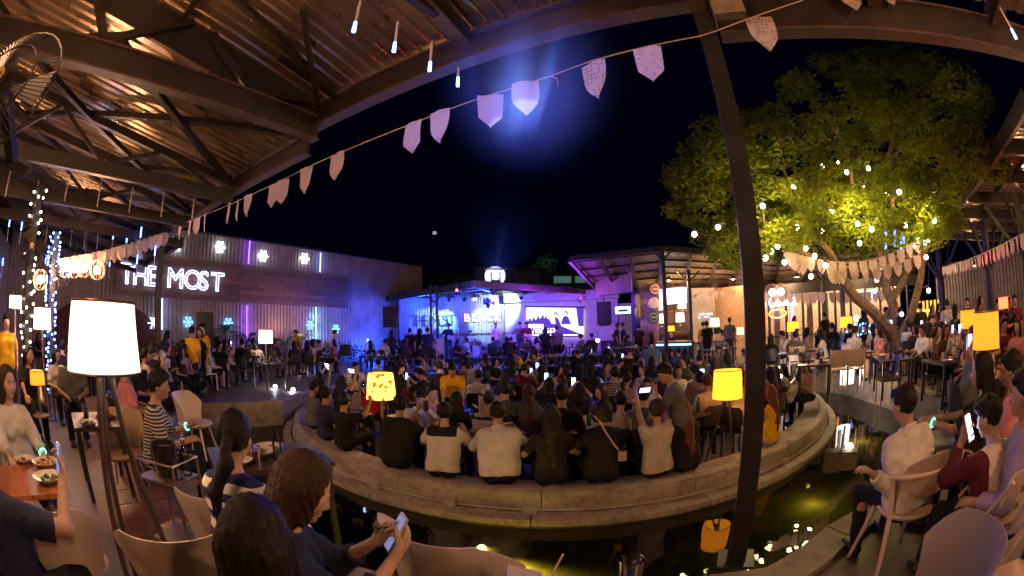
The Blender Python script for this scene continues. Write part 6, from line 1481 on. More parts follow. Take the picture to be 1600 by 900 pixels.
def laid(p, w_, d_, where, n=6, seed=0, rz=0):
    "a few plates, glasses and bottles on a table top centred at p"
    rg_ = random.Random(seed); spots = [((i + .5)/4 - .5, (j + .5)/2 - .5) for i in range(4) for j in range(2)]; rg_.shuffle(spots)
    kinds = ['plate', 'bottle', 'tumbler', 'plate', 'bottle', 'tumbler', 'napkin_box', 'tumbler'][:n]
    c, s_ = math.cos(rz), math.sin(rz); cn = {}
    for k, kd in enumerate(kinds):
        x, y = spots[k][0]*w_*.85 + rg_.uniform(-.03, .03), spots[k][1]*d_*.8 + rg_.uniform(-.02, .02); q = Vector((p[0] + c*x - s_*y, p[1] + s_*x + c*y, p[2] + .001))
        cn[kd] = cn.get(kd, 0) + 1; od = ['', 'another ', 'third '][cn[kd] - 1]
        if kd == 'plate': item(me_pl, 'plate', q, f'{od}plate of food on {where}', 'plate', child=me_fd[rg_.randrange(4)], childn='food')
        elif kd == 'bottle': b_ = rg_.choice([(me_bot_g, 'green'), (me_bot_b, 'brown'), (me_bot_c, 'clear')]); item(b_[0], 'bottle', q, f'{od}{b_[1]} glass bottle on {where}', 'bottle')
        elif kd == 'tumbler': item(me_gl, 'tumbler', q, f'{od}drinking glass on {where}', 'glass', child=me_drk if rg_.random() < .7 else me_drp, childn='drink')
        else: item(me_nap, 'napkin_box', q, f'white napkin box on {where}', 'napkin box')
TN = 0
def table(px, py, z, w_, d_, rz, where, base=None, n=6, m=None, round_=False, seed=0, label=None):
    global TN; TN += 1
    p = atz(px, py, z); base = DECK if base is None else base; t = tag(empty('table', (p.x, p.y, base), rz), label or where.replace('the ', '', 1), 'table', 'tables of the venue')
    if base < .1:
        q_ = t.location.xy - CI.xy
        if q_.length > 4.9: q_ = CI.xy + q_*(4.9/q_.length); t.location.x, t.location.y = q_; p = Vector((q_.x, q_.y, z))
    h = z - base
    if round_: MB().lathe([(.001, h), (w_/2, h), (w_/2 + .01, h - .015), (w_/2, h - .03), (.001, h - .03)], (0,0,0), 28).build('table_top', m or M_TBL, t); MB().tube([(0,0,0), (0,0,h - .03)], .035, 8).build('pedestal', M_BLACK, t); MB().lathe([(.001, .03), (.22, .015), (.23, 0)], (0,0,0), 18).build('foot', M_BLACK, t)
    else:
        MB().box((0,0,h - .018), (w_, d_, .036)).build('table_top', m or M_TBL, t); me = MB().box((0,0,(h-.04)/2), (.045, .045, h - .04)).mesh('leg', M_BLACK)
        for x in (-1, 1):
            for y in (-1, 1): link('leg', me, t, (x*(w_/2 - .05), y*(d_/2 - .05), 0))
    if n: laid((p.x, p.y, z), w_*(.7 if round_ else 1), d_*(.7 if round_ else 1), where, n, TN*7 + seed, rz)
    return p
tb = table
# island tables
ISL = ((570, 668, .95, .8, -.6, 'the table beside the printed lamp'), (535, 610, 1.1, .7, -.8, 'the crowded purple lit table by the cap wearer'), (745, 686, 1.2, .7, 0, 'the table before the white shirted man'), (905, 672, 1.3, .7, .0, 'the table before the long haired women'),
    (1000, 655, .9, .7, .2, 'the table beyond the raised phone'), (1100, 650, .9, .7, .5, 'the table under the yellow drum lamp'), (690, 600, 1.1, .7, -.1, 'the table the waiter leans over'), (830, 592, 1.2, .7, 0, 'the mid island table of glasses'),
    (940, 596, 1.1, .7, .1, 'the table beside the striped shirt'), (1215, 640, 1.0, .8, .9, 'the table of the woman in the cap'), (1060, 605, .9, .7, .3, 'the table behind the standing man'), (640, 578, 1.0, .7, -.3, 'the island table near the curved bench'), (760, 565, 1.2, .7, 0, 'the far island table before the stage'), (870, 562, 1.2, .7, 0, 'the far island table before the screen'), (985, 568, 1.1, .7, .2, 'the far island table before the blue shirt'), (1075, 572, 1.0, .7, .3, 'the far island table toward the kiosk'))
for a in ISL: tb(a[0], a[1], .76, a[2], a[3], a[4], a[5], .02, 8, M_TPALE if a[0] in (570, 745, 905, 1215) else M_TBL)
# deck tables
for a in ((505, 553, 1.2, .7, -.5, 'the dark table on the far bank by the blue wall'), (590, 556, 1.2, .7, -.3, 'the long table under the hanging speaker'), (300, 560, 1.1, .7, -.7, 'the table by the palms and waiters'), (420, 566, 1.1, .7, -.6, 'the table before the square white lamp'), (1395, 558, 1.2, .75, .9, 'the dark table before the tree trunk'), (1478, 562, 1.0, .7, 1.1, 'the table of the man in patterned yellow'), (1275, 566, 1.0, .7, .8, 'the table by the two white chairs'), (1240, 550, 1.0, .7, .7, 'the table before the bar with grey chairs'),
    (690, 545, 1.2, .7, 0, 'the stage side table by the lattice column'), (810, 541, 1.2, .7, 0, 'the table right before the band'), (905, 541, 1.2, .7, .1, 'the table before the violet wall'), (980, 543, 1.2, .7, .2, 'the table before the tan door'), (1120, 545, 1.2, .7, .4, 'the table before the slatted counter'), (1560, 570, 1.0, .7, 1.2, 'the table beneath the red lamp'), (1340, 548, 1.0, .7, .9, 'the table before the bar windows')):
    tb(a[0], a[1], DECK + .74, a[2], a[3], a[4], a[5], DECK, 7)
# ================================================================ people kinds
t_ = dict
PH = dict(hl=(-.05, .36, 1.02), hr_=(.1, .36, 1.02))
KM = {
 'm_sit': t_(h=.02, hair='short', lean=6), 'm_lean': t_(h=.02, hair='short', lean=22, hl=(-.16, .45, .8), hr_=(.16, .42, .8), hp=-8),
 'm_side': t_(h=.02, hair='short', lean=3, hy=40, hl=(-.2, .4, .82)), 'f_long': t_(h=.02, female=True, hair='long', lean=4, leg=.5), 'f_long2': t_(h=.02, female=True, hair='long', lean=10, hy=-35, hl=(-.1, .4, .85), sleeve=.3),
 'f_bob': t_(h=.02, female=True, hair='mid', lean=5, hy=25), 'f_pony': t_(h=.02, female=True, hair='pony', lean=6, hy=-20), 'f_bun': t_(h=.02, female=True, hair='bun', lean=3, top='strap', sleeve=.2), 'f_phone': t_(h=.02, female=True, hair='long', lean=2, hl=(-.08, .33, 1.22), hr_=(.1, .33, 1.22), sleeve=.3),
 'm_drink': t_(h=.02, hair='short', lean=2, hr_=(.1, .25, 1.12), hy=15), 'm_phone': t_(h=.02, hair='short', lean=6, hp=-22, **PH),
 'ms': t_(sit=False, h=.02, hair='short'), 'ms_walk': t_(sit=False, h=.02, hair='short', lean=6, hy=30, fl=(-.1, .28, .07), fr=(.1, -.22, .09), hr_=(.3, .2, 1.0)), 'fs': t_(sit=False, h=.02, female=True, hair='long', hr_=(.1, .3, 1.15)), 'ms_bend': t_(sit=False, h=.02, hair='short', lean=38, hp=-14, hl=(-.2, .6, .86), hr_=(.18, .58, .86)),
 'f_pinks': t_(sit=False, h=.02, female=True, hair='pony', skirt=True, leg=.4)}
KP = {k: make_person_meshes(**v) for k, v in KM.items()}
CH_B = chair_cafe(M_BCH); CH_G = chair_cafe(M_GCH, 'grey_chair'); CH_W = chair_white_low(); used = {}
HN = {'m': 'man with short hair', 'f_long': 'woman with long hair', 'f_long2': 'woman with long hair', 'f_bob': 'woman with shoulder length hair', 'f_pony': 'woman with ponytail', 'f_bun': 'woman with hair bun', 'f_phone': 'long haired woman raising a phone'}
ZN = [(0, 'by the entrance wall'), (120, 'behind the huge lampshade'), (270, 'near the palms'), (395, 'near the square lamp'), (455, 'before the blue lit wall'), (545, 'under the hanging speaker'), (630, 'by the stage column'), (700, 'before the guitarist'), (760, 'before the singer'), (810, 'before the screen numbers'), (868, 'before the screen end'), (930, 'before the violet speaker'), (975, 'before the tan door'), (1020, 'before the kiosk'), (1080, 'before the slatted counter'), (1180, 'before the bar signs'), (1262, 'by the white chairs'), (1350, 'around the tree trunk'), (1430, 'by the picket fence'), (1500, 'near the orange lamps'), (1560, 'beneath the red lamp')]
USEDL = set()
def chair_label(pre, l):
    l = pre + ' under the ' + l
    for a_, b_ in ((' seated', ''), (' top', ''), (' with short hair', ''), (', middle row', ', row three'), (' with shoulder length hair', ''), (' in plain', ' in'), (' and bare arms', ' sleeveless'), (' raising a phone', '')):
        l = l.replace(a_, b_)
    return l
def lab_person(kind, top, px, standing, isl, d):
    g = HN.get(kind) or ('man with short hair' if kind[0] == 'm' else 'long haired woman'); z = [q for x, q in ZN if px >= x][-1]; pose = 'standing' if standing else 'seated'
    ty = 'yellow' if top == 'yellow' else top.replace('bigstripe', 'striped').replace('stripe', 'striped').replace('yoke', 'two tone').replace('pattern', 'patterned yellow')
    row = 'nearest row' if d < 8 else 'front row' if d < 11 else 'middle row' if d < 14.5 else 'back row' if d < 18 else 'last row'
    for l in (f'{g} in {ty} top {pose} {z}', f'{g} in {ty} top {pose} {z}, {row}', f'{g} in {ty} top {pose} {z}, closer to the island', f'{g} in {ty} top {pose} {z}, closer to the stage', f'{g} in {ty} top and bare arms {pose} {z}', f'{g} in plain {ty} top {pose} {z}, half hidden'):
        if l not in USEDL: USEDL.add(l); return l
    return l + ' again'
def phone_at(p, ms, rz, sc, glow, label, off=.12):
    j = ms['_j']; c = (j['wr'][1] + j['wr'][-1])/2 + np.array(j['hd'][1])*off; q = Matrix.Rotation(rz, 3, 'Z') @ (Vector([float(x) for x in c])*sc) + p
    t = tag(empty('phone', q, rz), label, 'phone', 'glowing phones in the crowd'); MB().box((0,0,0), (.075, .01, .15)).build('case', M_BLACK, t); MB().box((0,-.0065,0), (.068, .003, .138)).build('screen', emit('phone_glow', (.25, .4, 1), 6), t); return t
def chair_for(p, rz, kind, label, base):
    for a_, b_ in ((' with shoulder length hair', ''), (' with long hair', ''), (' in plain', ' in'), (' and bare arms', ''), (' closer to', ' near')):
        if len(label.split()) > 15: label = label.replace(a_, b_)
    pr = {'b': CH_B, 'g': CH_G, 'w': CH_W}[kind]; o = place(pr, used.get(kind, False), (p.x, p.y, base), rz, label, 'chairs under the guests'); used[kind] = True; return o
PLACED = []
def guest(px, py, kind, top, hd_=0, pants='black', hair='black', skin=None, sc=None, base=None, chair='b', d=None, label=None, phone=None):
    "py: the top of the head in the photograph; the ground below is island floor or deck"
    standing = not KM[kind].get('sit', True); ms = KP[kind]; sc = sc or (random.uniform(.96, 1.04)*(1 if kind[0] == 'm' else .95))
    top_z = float(ms['_j']['hc'][2]) + .125
    def loc_for(b): return (atz(px, py, b + top_z*sc) if d is None else atd(px, py, d))
    if base is None:
        p = loc_for(.02); r_ = (p.xy - CI.xy).length
        if r_ < 7.2 and p.y < CI.y + 5 or r_ < 5.8 or (r_ < 9 and 540 < px < 1130 and py > 560):
            base = .02
            if r_ > 5.5: q_ = CI.xy + (p.xy - CI.xy)*(5.5/r_); p = Vector((q_.x, q_.y, 0))
        else:
            p = loc_for(DECK); base = DECK; r_ = (p.xy - CI.xy).length
            if r_ < 9.3: q_ = CI.xy + (p.xy - CI.xy)*(9.5/r_); p = Vector((q_.x, q_.y, 0))
    else: p = loc_for(base)
    if base > .1 and p.y < 5.2 and 540 < px < 1130:
        p = loc_for(.02); q_ = p.xy - CI.xy; q_ = CI.xy + q_*(min(q_.length, 5.5)/q_.length); p = Vector((q_.x, q_.y, 0)); base = .02
    p = Vector((p.x, p.y, base)); az0 = math.degrees(math.atan2(p.x, p.y)); hdg = hd_ ; rz = face(hdg)
    off = Matrix.Rotation(rz, 3, 'Z') @ Vector((float(ms['_j']['hc'][0])*sc, float(ms['_j']['hc'][1])*sc, 0)); p = p - off; p.z = base
    if px > 1436 and p.xy.length < 8.5: q_ = pol(azd(px, 500), 8.5 + (px*7 % 31)/8); p = Vector((q_.x, q_.y, DECK))
    dd = p.xy.length; l = label or lab_person(kind, top, px, standing, base < .2, dd)
    o = person(ms, p, rz, l, 'standing people of the crowd' if standing else 'seated guests of the crowd', top=top, pants=pants, hair=hair, skin=random.randrange(3) if skin is None else skin, scale=sc); PLACED.append((p.x, p.y, px, py))
    if not standing and chair: chair_for(p, rz, chair, chair_label({'b': 'black chair', 'g': 'grey chair', 'w': 'white chair'}[chair], l), base)
    if kind in ('f_phone', 'm_phone'): phone_at(p, ms, rz, sc, 1, chair_label('x', l).replace('x under the', 'glowing phone of the').replace(' closer to the', ' near the'))
    return o
# guests one can tell apart, by where the top of the head is
G = [ # px, py, kind, top, heading, kw
 (655, 574, 'm_phone', 'black', -75, {}), (687, 565, 'm_sit', 'black', 5, {}), (713, 612, 'f_long', 'black', 0, {}), (706, 572, 'ms_bend', 'yellow', 175, dict(d=8.2, base=.02)), (747, 578, 'm_sit', 'white', 8, dict(base=.02)), (764, 612, 'f_bun', 'black', 20, dict(chair='w')),
 (640, 612, 'm_phone', 'white', 160, dict(chair='w')), (582, 592, 'f_bob', 'red', 150, {}), (800, 560, 'f_long', 'black', -10, {}), (790, 578, 'f_long2', 'navy', 10, {}), (822, 625, 'f_long', 'black', 30, dict(hair='brown')), (858, 590, 'f_phone', 'black', 5, {}), (878, 612, 'm_sit', 'black', 10, dict(sc=1.08)), (846, 572, 'f_phone', 'black', -5, {}),
 (905, 568, 'f_long', 'black', -5, {}), (882, 555, 'f_long2', 'navy', 20, {}), (960, 574, 'm_side', 'stripe', 25, {}), (970, 612, 'm_sit', 'cream', 20, {}), (1030, 612, 'm_sit', 'grey', 10, {}), (1012, 590, 'm_drink', 'white', -150, {}), (948, 555, 'f_bob', 'cream', 60, {}),
 (1018, 528, 'ms', 'blue', 15, dict(d=13, pants='grey')), (1044, 537, 'm_sit', 'red', 20, {}), (1068, 511, 'ms', 'yellow', 10, dict(d=17.5)), (1080, 533, 'f_long', 'white', 20, {}), (1097, 525, 'm_side', 'white', 60, {}), (1093, 554, 'm_lean', 'olive', 20, {}), (1127, 532, 'f_pony', 'grey', 30, {}), (1155, 575, 'm_side', 'red', -20, {}),
 (1212, 572, 'f_long', 'grey', 20, {}), (1237, 568, 'f_bob', 'cream', -60, {}), (1195, 590, 'm_lean', 'white', 60, {}), (1250, 573, 'f_long', 'black', -20, {}),
 (612, 546, 'f_bob', 'white', 10, dict(chair='w')), (560, 552, 'm_drink', 'black', 60, {}), (545, 548, 'f_long2', 'cream', 40, {}), (520, 537, 'm_lean', 'cream', -30, dict(skin=1)), (505, 533, 'f_long', 'grey', -20, {}), (468, 535, 'm_sit', 'grey', 30, {}), (538, 528, 'ms', 'white', 60, dict(d=17)), (462, 523, 'ms', 'yellow', 200, dict(d=17.5)), (520, 565, 'm_side', 'white', 150, {}),
 (638, 528, 'f_phone', 'cream', 70, {}), (695, 528, 'm_sit', 'lilac', 0, {}), (718, 532, 'f_long', 'maroon', 15, dict(hair='red')), (745, 535, 'm_sit', 'pink', -10, {}), (765, 533, 'f_long', 'floral', 0, dict(hair='brown')), (805, 535, 'm_sit', 'white', 25, {}), (855, 532, 'f_bob', 'cream', 50, dict(skin=1)), (925, 532, 'm_lean', 'cream', -60, dict(skin=1)), (575, 525, 'f_long', 'black', 0, {}), (592, 534, 'm_sit', 'black', -20, {}), (612, 522, 'fs', 'navy', 10, dict(d=19)),
 (355, 549, 'f_pony', 'cream', 10, {}), (300, 519, 'ms', 'yellow', -20, dict(d=11.5)), (316, 523, 'ms_walk', 'yellow', 200, dict(d=12.3)), (330, 517, 'fs', 'black', 150, dict(d=12)), (262, 520, 'fs', 'pink', 20, dict(d=12.6)), (243, 522, 'fs', 'brown', 140, dict(d=12.8)), (400, 560, 'f_pony', 'pink', 20, dict(hair='brown')), (420, 545, 'm_side', 'olive', 60, {}), (440, 540, 'm_drink', 'black', -70, {}), (372, 540, 'f_long', 'lilac', 30, {}), (388, 538, 'f_phone', 'grey', 20, {}), (450, 556, 'm_sit', 'grey', 40, {}),
 (1352, 520, 'm_phone', 'pink', -100, dict(skin=1, pants='grey')), (1388, 530, 'm_lean', 'grey', 120, {}), (1420, 519, 'm_side', 'white', -60, {}), (1452, 516, 'm_sit', 'pattern', -165, dict(sc=1.1, skin=1)), (1476, 520, 'f_long', 'brown', -150, dict(skin=1)), (1506, 520, 'f_pony', 'floral', -140, dict(skin=1, sc=1.08)), (1428, 485, 'ms', 'black', -100, dict(d=13.5)), (1480, 492, 'ms', 'white', 40, dict(d=14.5)), (1492, 495, 'fs', 'white', 60, dict(d=14.2)), (1458, 500, 'fs', 'pink', -150, dict(d=16)), (1540, 520, 'm_sit', 'pink', -130, {}),
 (1303, 516, 'f_long', 'white', -60, dict(skin=1)), (1325, 515, 'f_long2', 'black', -90, dict(hair='brown')), (1272, 520, 'f_bob', 'black', -120, {}), (1235, 518, 'f_long', 'white', 20, {}), (1260, 512, 'm_sit', 'lilac', 30, {}), (1205, 517, 'f_long', 'grey', -30, {}), (1222, 525, 'm_side', 'white', 40, {}), (1385, 500, 'ms', 'grey', 150, dict(d=17)), (1370, 505, 'fs', 'lilac', 160, dict(d=17.5)), (1560, 495, 'ms', 'black', -150, dict(d=12)), (1577, 500, 'fs', 'black', 170, dict(d=11)), (1568, 540, 'm_side', 'maroon', -100, {}), (1590, 520, 'f_long', 'pink', -100, {}),
 (965, 511, 'ms', 'black', 100, dict(d=20.5)), (972, 513, 'ms', 'navy', -80, dict(d=20.8)), (995, 508, 'ms', 'black', 10, dict(d=20)), (1150, 520, 'fs', 'blue', -30, dict(d=17)), (1128, 520, 'ms', 'grey', 40, dict(d=18.2)), (60, 520, 'f_long2', 'black', 60, {}), (10, 510, 'ms', 'yellow', 100, dict(d=8.6)), (88, 545, 'f_bob', 'cream', 100, {}), (110, 540, 'm_sit', 'grey', 120, {}),
]
for g in G: guest(g[0], g[1], g[2], g[3], g[4], **g[5])
for px, d, k, tp, h_, c_ in ((1205, 12.6, 'f_long', 'black', 40, 'b'), (1222, 13.8, 'm_lean', 'white', -60, 'w'), (1243, 12.4, 'm_sit', 'grey', 30, 'w'), (1262, 14.4, 'f_bob', 'cream', 120, 'w'), (1283, 12.8, 'f_long2', 'white', -40, 'b'), (1300, 15.4, 'm_side', 'black', 60, 'b'),
    (1336, 12.0, 'm_sit', 'white', 80, 'w'), (1352, 14.2, 'f_pony', 'black', -120, 'b'), (1372, 11.6, 'f_long', 'pink', -60, 'b'), (1388, 13.6, 'm_drink', 'cream', 100, 'w'), (1428, 12.2, 'f_bob', 'maroon', -100, 'b'), (1440, 10.8, 'm_sit', 'white', -80, 'w'), (1246, 16.2, 'f_long', 'lilac', 160, 'b'), (1318, 16.8, 'm_sit', 'grey', 140, 'b')):
    guest(px, 560, k, tp, h_, d=d, base=DECK, chair=c_)
# the rest of the crowd, row by row
rg = random.Random(21); tops = ['black']*7 + ['navy', 'grey', 'grey', 'white', 'cream', 'maroon', 'lilac', 'olive', 'teal', 'pink', 'brown', 'white', 'yellow']
kinds_ = ['m_sit', 'm_lean', 'm_side', 'f_long', 'f_long2', 'f_bob', 'f_pony', 'm_drink', 'm_phone', 'f_phone', 'm_sit', 'f_long', 'f_long', 'f_bun']
def free(px, py, r):
    return all(abs(px - q[2]) > r or abs(py - q[3]) > r*.75 for q in PLACED)
for y0, x0, x1, st_, r_ in ((524, 560, 1060, 24, 8), (529, 455, 1170, 21, 8), (535, 470, 1165, 15, 9), (541, 480, 1160, 18, 10), (549, 520, 1150, 20, 11), (558, 560, 1150, 24, 13), (569, 575, 1140, 27, 15), (584, 560, 1120, 32, 18), (600, 600, 1110, 38, 21), (519, 1195, 1420, 16, 8), (524, 1440, 1590, 17, 10), (531, 285, 460, 18, 10), (541, 300, 465, 20, 11), (552, 385, 470, 22, 12), (529, 1195, 1330, 18, 10), (539, 1195, 1400, 24, 12), (536, 1480, 1590, 20, 12), (550, 1500, 1590, 26, 15), (532, 95, 210, 22, 12)):
    x = x0
    while x < x1:
        px, py = x + rg.uniform(-5, 5), y0 + rg.uniform(-3, 3)
        if free(px, py, r_):
            k = rg.choice(kinds_); guest(px, py, k, rg.choice(tops), rg.uniform(-55, 55) if rg.random() < .75 else rg.uniform(100, 260), hair=rg.choice(['black', 'black', 'black', 'brown']), chair='b' if rg.random() < .88 else 'w')
        x += st_
for x in range(1000, 1180, 17): pass
for px, d, k, tp, h_ in ((640, 19.5, 'ms', 'black', 0), (655, 19.8, 'fs', 'black', 10), (668, 19.4, 'ms', 'navy', -10), (852, 20, 'fs', 'black', 20), (870, 20.3, 'ms', 'grey', 0), (1105, 17.5, 'ms', 'black', 0), (1350, 17, 'fs', 'black', 30), (1405, 15.5, 'ms', 'navy', 160), (1440, 16.5, 'ms', 'grey', 30), (1465, 17.5, 'fs', 'black', 150), (1512, 15, 'ms', 'maroon', -120), (1530, 14, 'fs', 'brown', 160), (1586, 12, 'ms', 'maroon', -120), (1240, 18.5, 'fs', 'lilac', 150), (1290, 19, 'ms', 'black', 0)):
    p = pol(azd(px, 520), d); l = lab_person(k, tp, px, True, False, d); person(KP[k], (p.x, p.y, DECK), face(h_), l, 'standing people of the crowd', top=tp, pants='black', hair='black', skin=rg.randrange(3), scale=rg.uniform(.97, 1.03))
# white chairs and empty chairs in view
for px, py, k, h_, l in ((1308, 548, 'w', 30, 'empty white chair facing the bar, nearer the tall post'), (1335, 546, 'w', 35, 'empty white chair facing the bar, nearer the tree'), (1242, 548, 'g', 20, 'rounded grey chair before the bar, between two more'), (1224, 550, 'g', 10, 'rounded grey chair before the bar, nearest the tall post'), (1262, 548, 'g', 30, 'rounded grey chair before the bar, nearest the white chairs'), (690, 628, 'w', 0, 'white chair turned from the table beside the white shirted diner'), (760, 618, 'w', -20, 'white chair under the hoop earring woman'), (1040, 575, 'b', 20, 'square framed dark chair behind the standing man'), (1388, 556, 'b', -60, 'dark chair under the woman at the tree table')):
    isl = py > 600 or px == 1040; p = atz(px, py, (.02 if isl else DECK) + .85); pr = {'b': CH_B, 'g': CH_G, 'w': CH_W}[k]; o = place(pr, used.get(k, False), (p.x, p.y, .02 if isl else DECK), face(h_), l, 'empty chairs between the tables', 1.0)
# ================================================================ the band
def musician(px, d, kind, top, hd_, label, kw=None, hair='black', skin=1):
    ms = make_person_meshes(**kw); p = pol(azd(px, 520), d, .755); o = person(ms, p, face(hd_), label, 'members of the band', top=top, pants='denim', hair=hair, skin=skin); return p, ms
MGT = mat('guitar_body', (.35, .3, .32), .2); MGN = mat('guitar_neck', (.2, .1, .05), .4)
def guitar(p, hd_, label, col):
    t = tag(empty('guitar', p + Vector((0, 0, 1.02)), face(hd_)), label, 'guitar'); Mx = Matrix.Rotation(R(-15), 3, 'Y') @ Matrix.Rotation(PI/2, 3, 'X')
    MB().prism([(-.24, -.12), (-.18, -.16), (-.05, -.1), (.08, -.14), (.12, -.02), (.12, .04), (.1, .13), (-.04, .09), (-.18, .15), (-.25, .1)], -.02, .02, Mx, (0, .22, 0)).build('body', mat(col[0], col[1], .2), t)
    MB().bar(Vector((.1, .22, .03)), Vector((.72, .24, .2)), .045, .02).build('neck', MGN, t)
GK = dict(sit=False, h=.02, hair='short', hl=(-.42, .3, 1.2), hr_=(.12, .28, .98), lean=8, hp=-14)
GK2 = dict(GK); GK2.update(hl=(-.12, .28, .98), hr_=(.42, .3, 1.2))
p, _ = musician(700, 21.6, 'g', 'navy', 150, 'guitarist in dark shirt at the left of the band', GK2); guitar(p, 180 + 150 - 180, 'pale electric guitar played at the left of the band', ('guitar_pale', (.4, .38, .45)))
p, _ = musician(775, 22.0, 's', 'white', -170, 'singer in white shirt holding the microphone, centre of the stage', dict(sit=False, h=.02, hair='short', hr_=(.06, .2, 1.4), hl=(-.2, .25, 1.1)))
p, _ = musician(812, 22.3, 'b', 'grey', 170, 'bass player in grey shirt left of the screen numbers', GK2); guitar(p, 170, 'dark bass guitar in front of the screen', ('guitar_dark', (.1, .03, .03)))
p, _ = musician(823, 21.6, 'b', 'maroon', 190, 'second guitarist in red top before the screen numbers', GK2); guitar(p, 190, 'white guitar of the player before the screen numbers', ('guitar_white', (.6, .6, .6)))
p, _ = musician(735, 23.2, 'd', 'white', 178, 'drummer in white seated behind the drum kit', dict(h=.02, hair='short', hl=(-.3, .4, .9), hr_=(.3, .4, .9)))
ks = pol(azd(741, 530), 22.3, .755); t = tag(empty('drum_kit', ks), 'drum kit with pale bass drum and cymbals in the middle of the stage', 'drum kit'); M_DR = mat('drum_shell', (.12, .1, .14), .25, metal=.4); M_HEADD = mat('drum_head', (.7, .68, .7), .5); M_CYM = mat('cymbal', (.6, .45, .15), .25, metal=.9)
Mx = Matrix.Rotation(PI/2, 3, 'X')
b_ = MB().lathe([(.28, -.22), (.29, -.2), (.29, .2), (.28, .22)], (0,0,.29), 24, Mx).build('bass_drum', M_DR, t); MB().lathe([(.001, .225), (.28, .225)], (0,0,.29), 24, Mx).build('drum_head', M_HEADD, b_); MB().tube([(.29*math.cos(a*PI/12), -.22, .29 + .29*math.sin(a*PI/12)) for a in range(24)], .02, 6, closed=True).build('hoop', M_HEADD, b_)
for x, y, z, r_, nm in ((-.2, -.05, .68, .15, 'tom'), (.2, -.05, .68, .15, 'tom'), (-.5, .2, .5, .17, 'snare'), (.55, .2, .42, .21, 'floor_tom')): MB().lathe([(.001, .1), (r_, .1), (r_, -.1), (.001, -.1)], (x, y, z), 18).build(nm, M_DR, t); MB().tube([(x, y, z - .1), (x, y, 0)], .012, 5).build('stand', M_CHR, t)
for x, y, z in ((-.65, 0, 1.0), (.6, 0, 1.1), (.2, .3, 1.2)): MB().lathe([(.001, .02), (.2, 0)], (x, y, z), 18).build('cymbal', M_CYM, t); MB().tube([(x, y, z), (x, y, 0)], .01, 5).build('stand', M_CHR, t)
for px, l in ((768, 'microphone stand before the singer'), (716, 'microphone stand at the side of the guitarist')):
    p = pol(azd(px, 520), 21.5, .755); t = tag(empty('microphone_stand', p), l, 'microphone stand'); MB().tube([(0,0,0), (0,0,1.35), (0,.15,1.5)], .012, 6).build('pole', M_CHR, t); MB().lathe([(.001, .02), (.14, 0)], (0,0,0), 14).build('base', M_BLACK, t); MB().ball((0,.17,1.52), .03, 6).build('microphone', M_DARKST, t)
for px, d, w_, h_, m, l in ((678, 20.0, .95, 1.25, M_PLAST, 'pale mixing booth at the foot of the stage column'), (790, 22.8, .8, .5, M_CHR, 'silver keyboard rack beside the screen'), (648, 22.3, .6, .5, M_BLACK, 'black guitar amplifier at the left of the backdrop'), (800, 23, .55, .7, M_BLACK, 'tall black amplifier behind the bass player'), (320, 13.2, .5, .8, M_BLACK, 'black speaker cabinet among the palms'), (948, 22.5, .6, .9, M_BLACK, 'black subwoofer under the violet wall speaker')):
    z0 = DECK if px in (678, 320, 948) else .755; p = pol(azd(px, 520), d, z0); t = tag(empty('equipment_case', p, -azd(px, 520)), l, 'amplifier' if m is M_BLACK else 'booth'); 
    if px == 320: p.z += 1.3; t.location = p; MB().box((0,0,-.65), (.06, .06, 1.3)).build('stand', M_BLACK, t)
    MB().box((0,0,h_/2), (w_, .5, h_)).build('case', m, t); MB().box((0,-.255,h_/2), (w_*.88, .02, h_*.86)).build('front_panel', M_PLAST if m is M_PLAST else mat('grille_grey', (.05,.05,.055), .7), t)
    for s_ in (-1, 1): MB().bar((s_*w_/2, -.26, 0), (s_*w_/2, -.26, h_), .03).build('edge', M_DARKST, t)
p = pol(azd(658, 520), 23.0, .755); person(KP['m_sit'], p, face(170), 'keyboard player at the left end of the stage', 'members of the band', top='navy', pants='black', hair='black', skin=1)
# curved white bench on the island, stroller-like seats
cp = atz(690, 590, .45); t = tag(empty('curved_bench', (cp.x, cp.y, .02)), 'curved pale bench top glowing in the lamplight in the middle of the island', 'bench'); MB().lathe([(.95, .40), (1.0, .45), (1.5, .45), (1.55, .40), (1.5, .0), (1.0, 0)], (.3, 1.3, 0), 20, arc=(R(190), R(290))).build('bench_top', M_PLAST, t)
pt_ = atd(664, 566, 9.2)
lamp('bench_lamp_light', atd(664, 556, 10.0), 22, (1, .72, .4), .15)
# ================================================================ people on the rim of the island and in the foreground
def toward(p, q): return math.degrees(math.atan2(q[0] - p[0], q[1] - p[1]))
def near_person(px, py, heading, label, kw, top, base=DECK, sc=1.0, pos=None, d=None, **k):
    "px, py: the middle of the head in the photograph"
    ms = make_person_meshes(**kw); j = ms['_j']; hz_ = float(j['hc'][2])*sc
    p = atz(px, py, base + hz_) if d is None else atd(px, py, d); rz = face(heading)
    off = Matrix.Rotation(rz, 3, 'Z') @ Vector((float(j['hc'][0])*sc, float(j['hc'][1])*sc, 0)); q = Vector((p.x - off.x, p.y - off.y, base if d is None else p.z - hz_))
    if pos: q = Vector((CI.x + pos[1]*math.cos(R(pos[0])), CI.y + pos[1]*math.sin(R(pos[0])), base))
    elif base < .3:
        e_ = q.xy - CI.xy
        m_r = 6.0 if not kw.get('sit', True) else 6.12
        if e_.length > m_r: e_ = CI.xy + e_*(m_r/e_.length); q.x, q.y = e_
    o = person(ms, q, rz, label, top=top, scale=sc, **k)
    def wp(v): return Matrix.Rotation(rz, 3, 'Z') @ (Vector([float(x) for x in v])*sc) + q
    return o, j, wp, q, rz
